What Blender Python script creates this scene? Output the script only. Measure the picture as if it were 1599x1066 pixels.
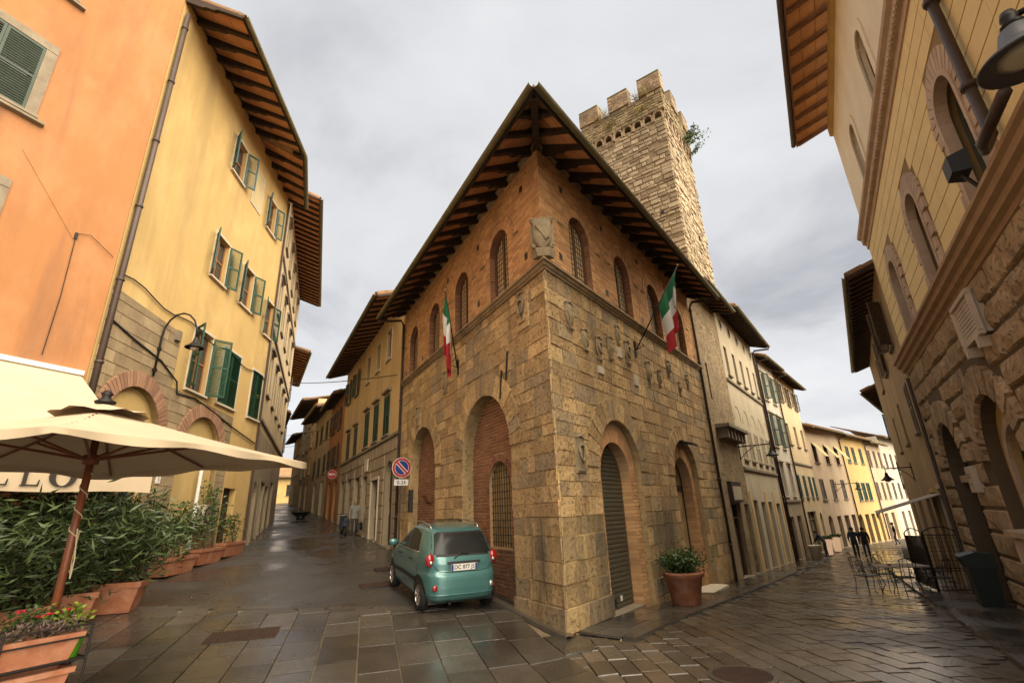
import bpy, bmesh, math, random
import numpy as np
from mathutils import Vector, Matrix
from mathutils.geometry import tessellate_polygon
for o in list(bpy.data.objects): bpy.data.objects.remove(o)
SC = bpy.context.scene
COL = SC.collection
RNG = random.Random(7)
R = math.radians

# ------------------------------------------------------------------ camera
EYE = 2.10
PITCH, ROLL = math.atan(265.4/755.0), math.atan(0.0387)
_fw = Vector((0, math.cos(PITCH), math.sin(PITCH)))
_r0 = Vector((1, 0, 0)); _u0 = _r0.cross(_fw)
_rt = _r0*math.cos(ROLL) - _u0*math.sin(ROLL)
_up = _u0*math.cos(ROLL) + _r0*math.sin(ROLL)
cam_data = bpy.data.cameras.new('camera'); cam = bpy.data.objects.new('camera', cam_data); COL.objects.link(cam)
cam.matrix_world = Matrix(((_rt.x, _up.x, -_fw.x, 0), (_rt.y, _up.y, -_fw.y, 0), (_rt.z, _up.z, -_fw.z, EYE), (0, 0, 0, 1)))
cam_data.sensor_width = 36; cam_data.lens = 36*755.0/1599.0
cam_data.clip_start = 0.05; cam_data.clip_end = 3000
SC.camera = cam

# ------------------------------------------------------------------ sky, sun, exposure
SUN_EL, SUN_AZ = 38.0, 126.0        # veiled sun to the right, over the lower street (azimuth from +Y, clockwise)
world = bpy.data.worlds.new('World'); SC.world = world; world.use_nodes = True
wt = world.node_tree; wt.nodes.clear()
def wn(t, **k):
    n = wt.nodes.new(t)
    for a, b in k.items(): setattr(n, a, b)
    return n
wl = wt.links.new
sky = wn('ShaderNodeTexSky', sky_type='NISHITA', sun_disc=False)
sky.sun_elevation = R(SUN_EL); sky.sun_rotation = R(SUN_AZ); sky.air_density = 1.0; sky.dust_density = 2.0
skym = wn('ShaderNodeVectorMath', operation='SCALE'); skym.inputs['Scale'].default_value = 0.02
wl(sky.outputs[0], skym.inputs[0])
tc = wn('ShaderNodeTexCoord'); sep = wn('ShaderNodeSeparateXYZ'); wl(tc.outputs['Generated'], sep.inputs[0])
zc = wn('ShaderNodeMath', operation='MAXIMUM'); zc.inputs[1].default_value = 0.0; wl(sep.outputs['Z'], zc.inputs[0])
za = wn('ShaderNodeMath', operation='ADD'); za.inputs[1].default_value = 0.22; wl(zc.outputs[0], za.inputs[0])
dx = wn('ShaderNodeMath', operation='DIVIDE'); wl(sep.outputs['X'], dx.inputs[0]); wl(za.outputs[0], dx.inputs[1])
dy = wn('ShaderNodeMath', operation='DIVIDE'); wl(sep.outputs['Y'], dy.inputs[0]); wl(za.outputs[0], dy.inputs[1])
cmb = wn('ShaderNodeCombineXYZ'); wl(dx.outputs[0], cmb.inputs[0]); wl(dy.outputs[0], cmb.inputs[1])
cn = wn('ShaderNodeTexNoise'); cn.inputs['Scale'].default_value = 1.15; cn.inputs['Detail'].default_value = 7; cn.inputs['Roughness'].default_value = 0.52; cn.inputs['Distortion'].default_value = 0.35
wl(cmb.outputs[0], cn.inputs['Vector'])
cr = wn('ShaderNodeValToRGB'); wl(cn.outputs['Fac'], cr.inputs[0])
e = cr.color_ramp.elements
e[0].position = 0.33; e[0].color = (0.062, 0.063, 0.067, 1)
e[1].position = 0.70; e[1].color = (0.119, 0.119, 0.120, 1)
m1 = e.new(0.46); m1.color = (0.094, 0.0945, 0.097, 1)
mixc = wn('ShaderNodeMix', data_type='RGBA', blend_type='MIX'); mixc.inputs[0].default_value = 0.94
wl(skym.outputs[0], mixc.inputs[6]); wl(cr.outputs[0], mixc.inputs[7])
bg = wn('ShaderNodeBackground'); bg.inputs[1].default_value = 1.0; wl(mixc.outputs[2], bg.inputs[0])
wo = wn('ShaderNodeOutputWorld'); wl(bg.outputs[0], wo.inputs[0])

sun_data = bpy.data.lights.new('sun', 'SUN'); sun = bpy.data.objects.new('sun', sun_data); COL.objects.link(sun)
sun_data.energy = 1.5; sun_data.angle = R(95); sun_data.color = (1.0, 0.87, 0.67)
_sd = Vector((math.sin(R(SUN_AZ))*math.cos(R(SUN_EL)), math.cos(R(SUN_AZ))*math.cos(R(SUN_EL)), math.sin(R(SUN_EL))))
sun.rotation_euler = _sd.to_track_quat('Z', 'Y').to_euler()
sun.location = (40, 10, 40)

vs = SC.view_settings
vs.view_transform = 'Standard'; vs.look = 'None'; vs.gamma = 1.0; vs.exposure = 3.05; vs.use_curve_mapping = False
SC.cycles.max_bounces = 7; SC.cycles.diffuse_bounces = 5; SC.cycles.glossy_bounces = 3; SC.cycles.transparent_max_bounces = 6
SC.cycles.sample_clamp_indirect = 4.0

# ------------------------------------------------------------------ materials
MATS = {}
def _n(t, ty, **k):
    n = t.nodes.new(ty)
    for a, b in k.items(): setattr(n, a, b)
    return n
def _math(t, op, a, b=None, clamp=False):
    n = _n(t, 'ShaderNodeMath', operation=op); n.use_clamp = clamp
    for i, x in enumerate((a, b)):
        if x is None: continue
        if isinstance(x, (int, float)): n.inputs[i].default_value = x
        else: t.links.new(x, n.inputs[i])
    return n.outputs[0]
def _noise(t, vec, scale, detail=4, rough=0.55, dist=0.0):
    n = _n(t, 'ShaderNodeTexNoise'); n.inputs['Scale'].default_value = scale; n.inputs['Detail'].default_value = detail
    n.inputs['Roughness'].default_value = rough; n.inputs['Distortion'].default_value = dist
    t.links.new(vec, n.inputs['Vector']); return n.outputs['Fac']
def _ramp(t, fac, stops, interp='LINEAR'):
    n = _n(t, 'ShaderNodeValToRGB'); n.color_ramp.interpolation = interp
    el = n.color_ramp.elements
    while len(el) < len(stops): el.new(0.5)
    for x, (p, c) in zip(el, stops):
        x.position = p; x.color = tuple(c)+(1,) if len(c) == 3 else c
    t.links.new(fac, n.inputs[0]); return n.outputs[0]
def _mix(t, fac, a, b, blend='MIX'):
    n = _n(t, 'ShaderNodeMix', data_type='RGBA', blend_type=blend)
    for i, x in ((0, fac), (6, a), (7, b)):
        if isinstance(x, (int, float)): n.inputs[i].default_value = x
        elif isinstance(x, tuple): n.inputs[i].default_value = x+(1,) if len(x) == 3 else x
        else: t.links.new(x, n.inputs[i])
    return n.outputs[2]
def _map(t, vec, sc):
    n = _n(t, 'ShaderNodeMapping'); n.inputs['Scale'].default_value = sc
    t.links.new(vec, n.inputs['Vector']); return n.outputs[0]
def sc3(c, k): return tuple(min(1, x*k) for x in c)
def surf(name, c, c2=None, var=0.5, scale=1.5, rv=0.0, rough=0.85, rough2=None, rscale=1.2, bump=0.25, bscale=40, bdist=0.01,
         stain=0.0, stain_c=None, sscale=0.8, streak=False, pits=0.0, pscale=18, metal=0.0, spec=0.35, coat=0.0, trans=0.0, emit=None, estr=0.0, sheen=0, slo=0.46, fine=0.0, patch=None, c3=None):
    """A procedural surface: base colour between c and c2 by noise and by piece, stains of their own shape, fine relief."""
    if name in MATS: return MATS[name]
    m = bpy.data.materials.new(name); m.use_nodes = True; MATS[name] = m
    t = m.node_tree; b = t.nodes['Principled BSDF']; L = t.links.new
    geo = _n(t, 'ShaderNodeNewGeometry'); pos = geo.outputs['Position']
    c2 = c2 or sc3(c, 0.72)
    v = _math(t, 'SUBTRACT', _noise(t, pos, scale, 6, 0.6), 0.5); v = _math(t, 'MULTIPLY', v, 2.2*var)
    if rv:
        at = _n(t, 'ShaderNodeAttribute', attribute_name='rnd'); oi = _n(t, 'ShaderNodeObjectInfo')
        r_ = _math(t, 'FRACT', _math(t, 'ADD', at.outputs['Fac'], oi.outputs['Random']))
        v = _math(t, 'ADD', v, _math(t, 'MULTIPLY', _math(t, 'SUBTRACT', r_, 0.5), rv))
    v = _math(t, 'ADD', v, 0.5, True)
    col = _mix(t, v, c2, c)
    if c3 and rv:
        q3 = _math(t, 'FRACT', _math(t, 'MULTIPLY', r_, 7.31))
        col = _mix(t, _math(t, 'MULTIPLY', _ramp(t, q3, [(c3[1], (1, 1, 1)), (c3[1]+.12, (0, 0, 0))]), .8), col, c3[0])
    if fine:
        fv = _noise(t, pos, bscale*0.6, 3, 0.7)
        col = _mix(t, fine, col, _ramp(t, fv, [(0.3, (0.35, 0.35, 0.35)), (0.7, (1, 1, 1))]), 'MULTIPLY')
    if patch:
        pn = _noise(t, _map(t, pos, (1, 1, .6)), patch[2], 8, 0.62, 0.25)
        pk = _ramp(t, pn, [(.47, (0, 0, 0)), (.64, (1, 1, 1))])
        col = _mix(t, _math(t, 'MULTIPLY', pk, patch[0]), col, patch[1])
    if stain:
        sv = _map(t, pos, (1, 1, 0.13)) if streak else pos
        sn = _noise(t, sv, sscale, 7, 0.68, 0.3)
        mask = _ramp(t, sn, [(slo, (0, 0, 0)), (slo+0.2, (1, 1, 1))])
        col = _mix(t, _math(t, 'MULTIPLY', mask, stain), col, stain_c or sc3(c, 0.3))
    if pits:
        vo = _n(t, 'ShaderNodeTexNoise'); vo.inputs['Scale'].default_value = pscale; vo.inputs['Detail'].default_value = 4; vo.inputs['Roughness'].default_value = 0.75
        L(pos, vo.inputs['Vector'])
        pm = _ramp(t, vo.outputs['Fac'], [(0.33, (1, 1, 1)), (0.45, (0, 0, 0))])
        col = _mix(t, _math(t, 'MULTIPLY', pm, pits), col, sc3(c, 0.25))
    L(col, b.inputs['Base Color'])
    if rough2 is not None:
        rn = _noise(t, pos, rscale, 5, 0.6)
        rr = _n(t, 'ShaderNodeMapRange'); rr.inputs[1].default_value = 0.38; rr.inputs[2].default_value = 0.62
        rr.inputs[3].default_value = rough2; rr.inputs[4].default_value = rough; L(rn, rr.inputs[0]); L(rr.outputs[0], b.inputs['Roughness'])
    else: b.inputs['Roughness'].default_value = rough
    b.inputs['Metallic'].default_value = metal; b.inputs['Specular IOR Level'].default_value = spec
    if coat: b.inputs['Coat Weight'].default_value = coat; b.inputs['Coat Roughness'].default_value = 0.04
    if trans: b.inputs['Transmission Weight'].default_value = trans
    if emit: b.inputs['Emission Color'].default_value = emit+(1,); b.inputs['Emission Strength'].default_value = estr
    if bump:
        bn = _noise(t, pos, bscale, 5, 0.65)
        if pits: bn = _math(t, 'SUBTRACT', bn, _math(t, 'MULTIPLY', pm, 1.2))
        bp = _n(t, 'ShaderNodeBump'); bp.inputs['Strength'].default_value = bump; bp.inputs['Distance'].default_value = bdist
        L(bn, bp.inputs['Height']); L(bp.outputs[0], b.inputs['Normal'])
    return m

# real-world base colours
STONE   = surf('travertine_block', (0.74, 0.50, 0.235), (0.41, 0.26, 0.118), var=0.65, scale=1.8, rv=0.95, fine=0.45, c3=((0.40, 0.30, 0.18), .14), bump=0.9, bscale=22, bdist=0.03, stain=0.55, stain_c=(0.10, 0.075, 0.045), sscale=0.75, streak=True, pits=0.8, pscale=15, rough=0.9)
STONE_M = surf('mortar_stone', (0.52, 0.365, 0.175), (0.32, 0.215, 0.10), var=0.8, scale=2.5, bump=0.7, bscale=26, bdist=0.03, stain=0.5, stain_c=(0.09, 0.07, 0.04), streak=True, pits=0.45, pscale=13, rough=0.95)
STONE_D = surf('stained_base_block', (0.58, 0.405, 0.19), (0.31, 0.21, 0.10), var=0.7, scale=2.2, rv=0.9, fine=0.45, c3=((0.30, 0.23, 0.14), .16), bump=0.8, bscale=22, bdist=0.03, stain=0.85, stain_c=(0.055, 0.045, 0.032), sscale=1.3, streak=True, pits=0.5, pscale=12, rough=0.85)
BRICK   = surf('red_brick', (0.66, 0.385, 0.175), (0.43, 0.23, 0.105), var=0.5, scale=1.2, rv=1.0, bump=0.5, bscale=60, stain=0.35, stain_c=(0.16, 0.09, 0.05), sscale=0.7, rough=0.92)
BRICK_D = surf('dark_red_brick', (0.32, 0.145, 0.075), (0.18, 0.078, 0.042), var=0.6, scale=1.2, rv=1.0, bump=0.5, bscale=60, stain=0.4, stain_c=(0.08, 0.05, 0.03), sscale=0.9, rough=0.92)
MORTAR  = surf('brick_mortar', (0.50, 0.33, 0.17), (0.36, 0.22, 0.115), bump=0.4, rough=0.95)
CORNICE = surf('weathered_moulding', (0.40, 0.29, 0.165), (0.21, 0.15, 0.085), var=0.8, scale=3, bump=0.5, stain=0.6, stain_c=(0.09, 0.07, 0.045), sscale=2)
SHIELD  = surf('carved_arms_stone', (0.36, 0.28, 0.165), (0.18, 0.135, 0.08), var=0.9, scale=6, bump=0.5, bscale=30, stain=0.5, stain_c=(0.07, 0.055, 0.035), sscale=3)
TOWERST = surf('tower_rubble', (0.46, 0.365, 0.24), (0.21, 0.155, 0.095), var=0.5, scale=1.0, rv=1.0, bump=0.7, bscale=16, bdist=0.04, stain=0.4, stain_c=(0.11, 0.08, 0.045), sscale=0.5, rough=0.95)
TOWERMO = surf('tower_mortar', (0.27, 0.20, 0.115), (0.16, 0.115, 0.065), var=0.8, bump=0.6, bscale=18, bdist=0.03, rough=0.95)
WOOD_D  = surf('dark_rafter_wood', (0.050, 0.030, 0.018), (0.022, 0.014, 0.009), var=0.8, scale=5, bump=0.3, rough=0.75)
WOOD_B  = surf('brown_wood', (0.16, 0.075, 0.033), (0.085, 0.04, 0.018), var=0.7, scale=6, bump=0.3, rough=0.6)
WOOD_O  = surf('orange_brown_frame', (0.36, 0.17, 0.06), (0.2, 0.09, 0.035), var=0.7, scale=5, rough=0.6)
SOFFIT  = surf('terracotta_soffit_tile', (0.58, 0.28, 0.125), (0.38, 0.17, 0.075), var=0.7, scale=2.5, rv=0.6, bump=0.3, rough=0.9)
TILE    = surf('roof_tile', (0.34, 0.19, 0.10), (0.15, 0.10, 0.055), var=0.9, scale=2.2, rv=0.6, bump=0.5, bscale=25, stain=0.5, stain_c=(0.13, 0.12, 0.05), sscale=2.5, rough=0.95)
GUTTER  = surf('mossy_gutter', (0.22, 0.19, 0.10), (0.11, 0.095, 0.05), var=0.8, scale=3, metal=0.2, rough=0.6, bump=0.2)
PIPE    = surf('brown_downpipe', (0.085, 0.058, 0.045), (0.05, 0.035, 0.028), var=0.6, scale=4, metal=0.3, rough=0.5, bump=0.1)
IRON    = surf('black_iron', (0.022, 0.019, 0.017), (0.012, 0.010, 0.009), metal=0.4, rough=0.5, bump=0.15)
GLASS   = surf('window_glass', (0.030, 0.034, 0.038), (0.018, 0.020, 0.022), rough=0.06, spec=0.7, bump=0.0)
LEADED  = surf('leaded_amber_glass', (0.60, 0.46, 0.27), (0.42, 0.31, 0.18), var=0.6, scale=2.2, rv=0.5, rough=0.25, spec=0.5, bump=0.15, bscale=9)
GREEN   = surf('green_shutter_paint', (0.006, 0.052, 0.024), (0.004, 0.030, 0.014), var=0.5, scale=3, rough=0.5, bump=0.08)
GREEN_D = surf('faded_green_shutter_paint', (0.065, 0.085, 0.062), (0.035, 0.048, 0.036), var=0.7, scale=3, rough=0.65, bump=0.15)
BROWN_S = surf('brown_shutter_paint', (0.12, 0.085, 0.055), (0.07, 0.048, 0.03), var=0.6, scale=3, rough=0.6, bump=0.1)
WHITE_S = surf('pale_stone_trim', (0.60, 0.52, 0.40), (0.42, 0.35, 0.26), var=0.6, scale=3, bump=0.2, stain=0.25, stain_c=(0.2, 0.16, 0.11), sscale=2)
GREYTR  = surf('grey_stone_trim', (0.27, 0.22, 0.155), (0.16, 0.125, 0.085), var=0.7, scale=3, bump=0.35, stain=0.4, stain_c=(0.08, 0.065, 0.045), sscale=2)
TERRA   = surf('terracotta_pot', (0.40, 0.155, 0.075), (0.25, 0.09, 0.045), var=0.7, scale=6, rough=0.7, bump=0.2, stain=0.3, stain_c=(0.5, 0.36, 0.26), sscale=3)
BLACKP  = surf('black_plastic', (0.018, 0.018, 0.018), (0.010, 0.010, 0.010), rough=0.5, bump=0.05)
WHITEP  = surf('white_enamel', (0.72, 0.70, 0.66), (0.6, 0.58, 0.54), var=0.3, rough=0.45, bump=0.0)
REDP    = surf('sign_red', (0.42, 0.03, 0.03), (0.32, 0.025, 0.025), var=0.3, rough=0.45, bump=0)
BLUEP   = surf('sign_blue', (0.02, 0.045, 0.22), (0.015, 0.035, 0.16), var=0.3, rough=0.45, bump=0)
TEXTM   = surf('dark_lettering', (0.035, 0.030, 0.026), (0.025, 0.02, 0.018), rough=0.6, bump=0)
CANVAS  = surf('cream_canvas', (0.50, 0.40, 0.275), (0.40, 0.315, 0.21), var=0.5, scale=1.5, rough=0.9, bump=0.25, bscale=120, bdist=0.003, stain=0.2, stain_c=(0.38, 0.29, 0.19), sscale=1.2)
LEAF_D  = surf('oleander_leaf', (0.080, 0.112, 0.034), (0.020, 0.036, 0.012), var=0.4, scale=3, rv=1.0, rough=0.45, bump=0, spec=0.4)
LEAF_G  = surf('bush_leaf', (0.075, 0.12, 0.028), (0.022, 0.045, 0.012), var=0.4, scale=4, rv=1.0, rough=0.45, bump=0)
LEAF_Y  = surf('lime_leaf', (0.30, 0.34, 0.04), (0.08, 0.15, 0.02), var=0.4, scale=4, rv=1.0, rough=0.5, bump=0)
STEM    = surf('plant_stem', (0.10, 0.075, 0.04), (0.055, 0.04, 0.022), rough=0.9, bump=0.2)
SOIL    = surf('potting_soil', (0.04, 0.028, 0.018), (0.02, 0.014, 0.009), rough=1.0, bump=0.6)
DRYG    = surf('dry_grass', (0.36, 0.27, 0.09), (0.17, 0.14, 0.045), rv=1.0, rough=0.9, bump=0)
ASPHALT = surf('wet_asphalt', (0.062, 0.056, 0.049), (0.030, 0.027, 0.024), var=0.7, scale=0.5, rough=0.5, rough2=0.10, rscale=0.45, bump=0.45, bscale=60, bdist=0.007, spec=0.75, fine=0.3)
SLAB    = surf('wet_paving_slab', (0.085, 0.072, 0.056), (0.036, 0.031, 0.025), var=0.7, scale=0.9, rv=0.9, rough=0.45, rough2=0.07, rscale=0.55, bump=0.5, bscale=26, bdist=0.006, spec=0.75, stain=0.3, stain_c=(0.022, 0.018, 0.014), sscale=1.6)
SETT    = surf('wet_street_stone', (0.125, 0.098, 0.068), (0.055, 0.043, 0.030), var=0.6, scale=0.6, rv=0.8, rough=0.45, rough2=0.09, rscale=0.5, bump=0.5, bscale=26, bdist=0.008, spec=0.7, stain=0.3, stain_c=(0.03, 0.022, 0.015), sscale=0.9)
JOINT   = surf('joint_sand', (0.24, 0.185, 0.115), (0.12, 0.092, 0.057), var=0.8, scale=2.5, rough=0.75, bump=0.4, bscale=50)
GROUND  = surf('earth_ground', (0.07, 0.06, 0.045), (0.04, 0.033, 0.025), var=0.7, scale=0.5, rough=0.9, bump=0.4)

# ------------------------------------------------------------------ mesh builder
class Fr:
    """A wall frame: origin, horizontal direction by azimuth, outward normal on one side."""
    def __init__(s, P, az, side=1):
        s.P = Vector((P[0], P[1])); a = R(az); s.d = Vector((math.sin(a), math.cos(a)))
        s.n = Vector((s.d.y, -s.d.x))*side; s.side = side; s.az = az
    def p(s, u, z, o=0.0):
        q = s.P + s.d*u + s.n*o; return (q.x, q.y, z)
    def at(s, u, o=0.0): q = s.P + s.d*u + s.n*o; return (q.x, q.y)
class MB:
    def __init__(s): s.v = []; s.f = []; s.r = []; s.m = []
    def add(s, pts, faces, r=None, m=0):
        b = len(s.v); s.v += [tuple(p) for p in pts]
        r = RNG.random() if r is None else r
        for f in faces: s.f.append([b+i for i in f]); s.r.append(r); s.m.append(m)
        return s
    def hexa(s, p, r=None, m=0):   # p: 4 back/bottom, 4 front/top
        return s.add(p, ((3, 2, 1, 0), (4, 5, 6, 7), (0, 1, 5, 4), (1, 2, 6, 5), (2, 3, 7, 6), (3, 0, 4, 7)), r, m)
    def bw(s, fr, u0, u1, z0, z1, o0, o1, c=0.0, r=None, m=0, jit=0.0):
        j = lambda: RNG.uniform(-jit, jit) if jit else 0
        back = [fr.p(u0, z0, o0), fr.p(u1, z0, o0), fr.p(u1, z1, o0), fr.p(u0, z1, o0)]
        fro = [fr.p(u0+c+j(), z0+c+j(), o1+j()), fr.p(u1-c+j(), z0+c+j(), o1+j()), fr.p(u1-c+j(), z1-c+j(), o1+j()), fr.p(u0+c+j(), z1-c+j(), o1+j())]
        return s.hexa(back+fro, r, m)
    def box(s, x0, x1, y0, y1, z0, z1, r=None, m=0):
        return s.hexa([(x0, y0, z0), (x1, y0, z0), (x1, y1, z0), (x0, y1, z0), (x0, y0, z1), (x1, y0, z1), (x1, y1, z1), (x0, y1, z1)], r, m)
    def prism(s, a, b, r=None, m=0):   # two equal rings of points
        n = len(a); fs = [tuple(range(n))[::-1], tuple(range(n, 2*n))] + [(i, (i+1) % n, n+(i+1) % n, n+i) for i in range(n)]
        return s.add(list(a)+list(b), fs, r, m)
    def ext(s, fr, poly, o0, o1, r=None, m=0):
        return s.prism([fr.p(u, z, o0) for u, z in poly], [fr.p(u, z, o1) for u, z in poly], r, m)
    def tube(s, pts, rad, n=6, r=None, m=0, caps=True):
        pts = [Vector(p) for p in pts]; rad = rad if isinstance(rad, (list, tuple)) else [rad]*len(pts)
        rings = []; up = None
        for i, p in enumerate(pts):
            t = (pts[min(i+1, len(pts)-1)]-pts[max(i-1, 0)]).normalized()
            if up is None: up = t.orthogonal().normalized()
            a = (up - t*up.dot(t))
            a = a.normalized() if a.length > 1e-5 else t.orthogonal().normalized()
            up = a; c = t.cross(a)
            rings.append([tuple(p + (a*math.cos(k*2*math.pi/n)+c*math.sin(k*2*math.pi/n))*rad[i]) for k in range(n)])
        V = [q for g in rings for q in g]; F = []
        for i in range(len(pts)-1):
            for k in range(n): F.append((i*n+k, i*n+(k+1) % n, (i+1)*n+(k+1) % n, (i+1)*n+k))
        if caps: F += [tuple(range(n))[::-1], tuple((len(pts)-1)*n+k for k in range(n))]
        return s.add(V, F, r, m)
    def lathe(s, prof, c=(0, 0, 0), n=16, r=None, m=0, caps=True):
        V = [(c[0]+q*math.cos(k*2*math.pi/n), c[1]+q*math.sin(k*2*math.pi/n), c[2]+z) for q, z in prof for k in range(n)]
        F = [(i*n+k, i*n+(k+1) % n, (i+1)*n+(k+1) % n, (i+1)*n+k) for i in range(len(prof)-1) for k in range(n)]
        if caps: F += [tuple(range(n))[::-1], tuple((len(prof)-1)*n+k for k in range(n))]
        return s.add(V, F, r, m)
    def grid(s, rows, r=None, m=0):
        h, w = len(rows), len(rows[0])
        return s.add([p for q in rows for p in q], [(i*w+j, i*w+j+1, (i+1)*w+j+1, (i+1)*w+j) for i in range(h-1) for j in range(w-1)], r, m)
    def leaf(s, p, d, l, w, r=None, m=0, up=None):
        d = Vector(d).normalized(); a = d.cross(up or Vector((RNG.uniform(-1, 1), RNG.uniform(-1, 1), RNG.uniform(-1, 1))))
        a = a.normalized() if a.length > 1e-4 else d.orthogonal().normalized()
        p = Vector(p); return s.add([p, p+d*l*.45+a*w/2, p+d*l, p+d*l*.45-a*w/2], [(0, 1, 2, 3)], r, m)
    def mesh(s, name, mats, smooth=False):
        me = bpy.data.meshes.new(name); me.from_pydata(s.v, [], s.f)
        for x in (mats if isinstance(mats, (list, tuple)) else [mats]): me.materials.append(x)
        a = me.attributes.new('rnd', 'FLOAT', 'FACE'); a.data.foreach_set('value', s.r)
        if any(s.m): me.polygons.foreach_set('material_index', s.m)
        if smooth: me.polygons.foreach_set('use_smooth', [True]*len(s.f))
        me.update(); return me
    def build(s, name, mats, parent=None, smooth=False, kind=None, label=None):
        return obj(name, s.mesh(name, mats, smooth), parent, kind, label)
def obj(name, me, parent=None, kind=None, label=None, mw=None):
    o = bpy.data.objects.new(name, me); COL.objects.link(o)
    if mw is not None: o.matrix_world = mw
    if parent:
        o.parent = parent; o.matrix_parent_inverse = wm(parent).inverted()
    if kind: o['kind'] = kind
    if label: o['label'] = label
    return o
WMC = {}
def wm(o):
    m = o.matrix_basis.copy()
    return wm(o.parent) @ o.matrix_parent_inverse @ m if o.parent else m
def thing(name, label, cat, loc=(0, 0, 0), rz=0.0, group=None):
    o = bpy.data.objects.new(name, None); COL.objects.link(o); o.empty_display_size = 0.2
    o.location = loc; o.rotation_euler = (0, 0, rz); o['label'] = label; o['category'] = cat
    if group: o['group'] = group
    return o
def tag(o, label, cat, group=None):
    o['label'] = label; o['category'] = cat
    if group: o['group'] = group
    return o
def struct(o): o['kind'] = 'structure'; return o
def copy_tree(o, parent=None):
    c = o.copy(); COL.objects.link(c); c.parent = parent
    for ch in o.children: copy_tree(ch, c)
    return c
def text_mesh(txt, size, mat, depth=0.004, name='lettering', font_sx=1.0):
    cu = bpy.data.curves.new('t', 'FONT'); cu.body = txt; cu.size = size; cu.align_x = 'CENTER'; cu.align_y = 'CENTER'; cu.extrude = depth; cu.resolution_u = 3
    cu.offset = size*0.008
    o = bpy.data.objects.new('t', cu); COL.objects.link(o)
    dg = bpy.context.evaluated_depsgraph_get(); me = bpy.data.meshes.new_from_object(o.evaluated_get(dg))
    bpy.data.objects.remove(o); bpy.data.curves.remove(cu)
    me.name = name; me.materials.clear(); me.materials.append(mat)
    for v in me.vertices: v.co.x *= font_sx
    return me
def face_mw(fr, u, z, o):
    """matrix that stands a flat XY drawing up on a wall frame, readable from outside"""
    x = Vector((-fr.n.y, fr.n.x, 0)); y = Vector((0, 0, 1)); n = Vector((fr.n.x, fr.n.y, 0)); p = fr.p(u, z, o)
    return Matrix(((x.x, y.x, n.x, p[0]), (x.y, y.y, n.y, p[1]), (x.z, y.z, n.z, p[2]), (0, 0, 0, 1)))

# ------------------------------------------------------------------ openings, walls, blocks
def arch(c, hw, z0, zs, n=14):
    return [(c-hw, z0)] + [(c-hw*math.cos(i*math.pi/n), zs+hw*math.sin(i*math.pi/n)) for i in range(n+1)] + [(c+hw, z0)]
def rect(c, hw, z0, z1): return [(c-hw, z0), (c-hw, z1), (c+hw, z1), (c+hw, z0)]
def hext(h, z):
    """half extents of a hole polygon at a height: (umin, umax) or None"""
    us = []
    n = len(h)
    for i in range(n):
        (a, za), (b, zb) = h[i], h[(i+1) % n]
        if (za <= z <= zb) or (zb <= z <= za):
            us += [a, b] if abs(zb-za) < 1e-9 else [a+(b-a)*(z-za)/(zb-za)]
    return (min(us), max(us)) if us else None
def wall(mb, fr, u0, u1, z0, z1, holes=(), o=0.0, depth=0.3, r=0.5, m=0, outer=None, mrev=None):
    out = outer or [(u0, z0), (u1, z0), (u1, z1), (u0, z1)]
    loops = [[Vector((u, z, 0)) for u, z in out]] + [[Vector((u, z, 0)) for u, z in h] for h in holes]
    flat = [p for l in loops for p in l]
    tris = tessellate_polygon(loops)
    mb.add([fr.p(p.x, p.y, o) for p in flat], tris, r, m)
    for h in holes:
        n = len(h)
        for i in range(n):
            a, b = h[i], h[(i+1) % n]
            mb.add([fr.p(*a, o), fr.p(*b, o), fr.p(*b, o-depth), fr.p(*a, o-depth)], [(0, 1, 2, 3)], r, m if mrev is None else mrev)
def fill(mb, fr, h, o, r=None, m=0):
    return mb.add([fr.p(u, z, o) for u, z in h], [tuple(range(len(h)))], r, m)
def ring(mb, fr, h_in, h_out, o0, o1, r=None, m=0):
    """flat ring between two open outlines of equal length, with thickness"""
    n = len(h_in)
    for i in range(n-1):
        a, b, c, d = h_in[i], h_in[i+1], h_out[i+1], h_out[i]
        mb.hexa([fr.p(*q, o0) for q in (a, b, c, d)]+[fr.p(*q, o1) for q in (a, b, c, d)], r, m)
def rows_blocks(u0, u1, zs, wmin, wmax, holes, rng, joint=0.012):
    out = []
    for z0, z1 in zip(zs[:-1], zs[1:]):
        bl = []
        for h in holes:
            e = [x for x in (hext(h, z0+(z1-z0)*k/6) for k in range(7)) if x]
            if e: bl.append((min(x[0] for x in e), max(x[1] for x in e)))
        bl.sort(); spans = []; a = u0
        for b0, b1 in bl:
            if b0 > a: spans.append((a, min(b0, u1)))
            a = max(a, b1)
        if a < u1: spans.append((a, u1))
        for s0, s1 in spans:
            w = s1-s0
            if w < 0.05: continue
            k = max(1, round(w/rng.uniform(wmin, wmax))); ws = [rng.uniform(0.65, 1.35) for _ in range(k)]; t = sum(ws); x = s0
            for q in ws:
                x2 = x+w*q/t; out.append((x+joint/2, x2-joint/2, z0+joint/2, z1-joint/2)); x = x2
    return out
def zrows(z0, z1, hmin, hmax, rng):
    zs = [z0]
    while zs[-1] < z1-hmin*0.6: zs.append(min(z1, zs[-1]+rng.uniform(hmin, hmax)))
    zs[-1] = z1; return zs
def voussoirs(fr, c, zs, r0, r1, n, o0, o1, joint=0.02, jag=0.0, a0=0, a1=180):
    """list of wedge builders round an arch"""
    out = []
    for i in range(n):
        t0 = R(a0+(a1-a0)*i/n)+joint/r1; t1 = R(a0+(a1-a0)*(i+1)/n)-joint/r1; ro = r1+RNG.uniform(-jag, jag)
        P = lambda r, t: (c-r*math.cos(t), zs+r*math.sin(t))
        tm = (t0+t1)/2
        out.append([P(r0, t0), P(r0, tm), P(r0, t1), P(ro, t1), P(ro, tm), P(ro, t0)])
    return out

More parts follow.
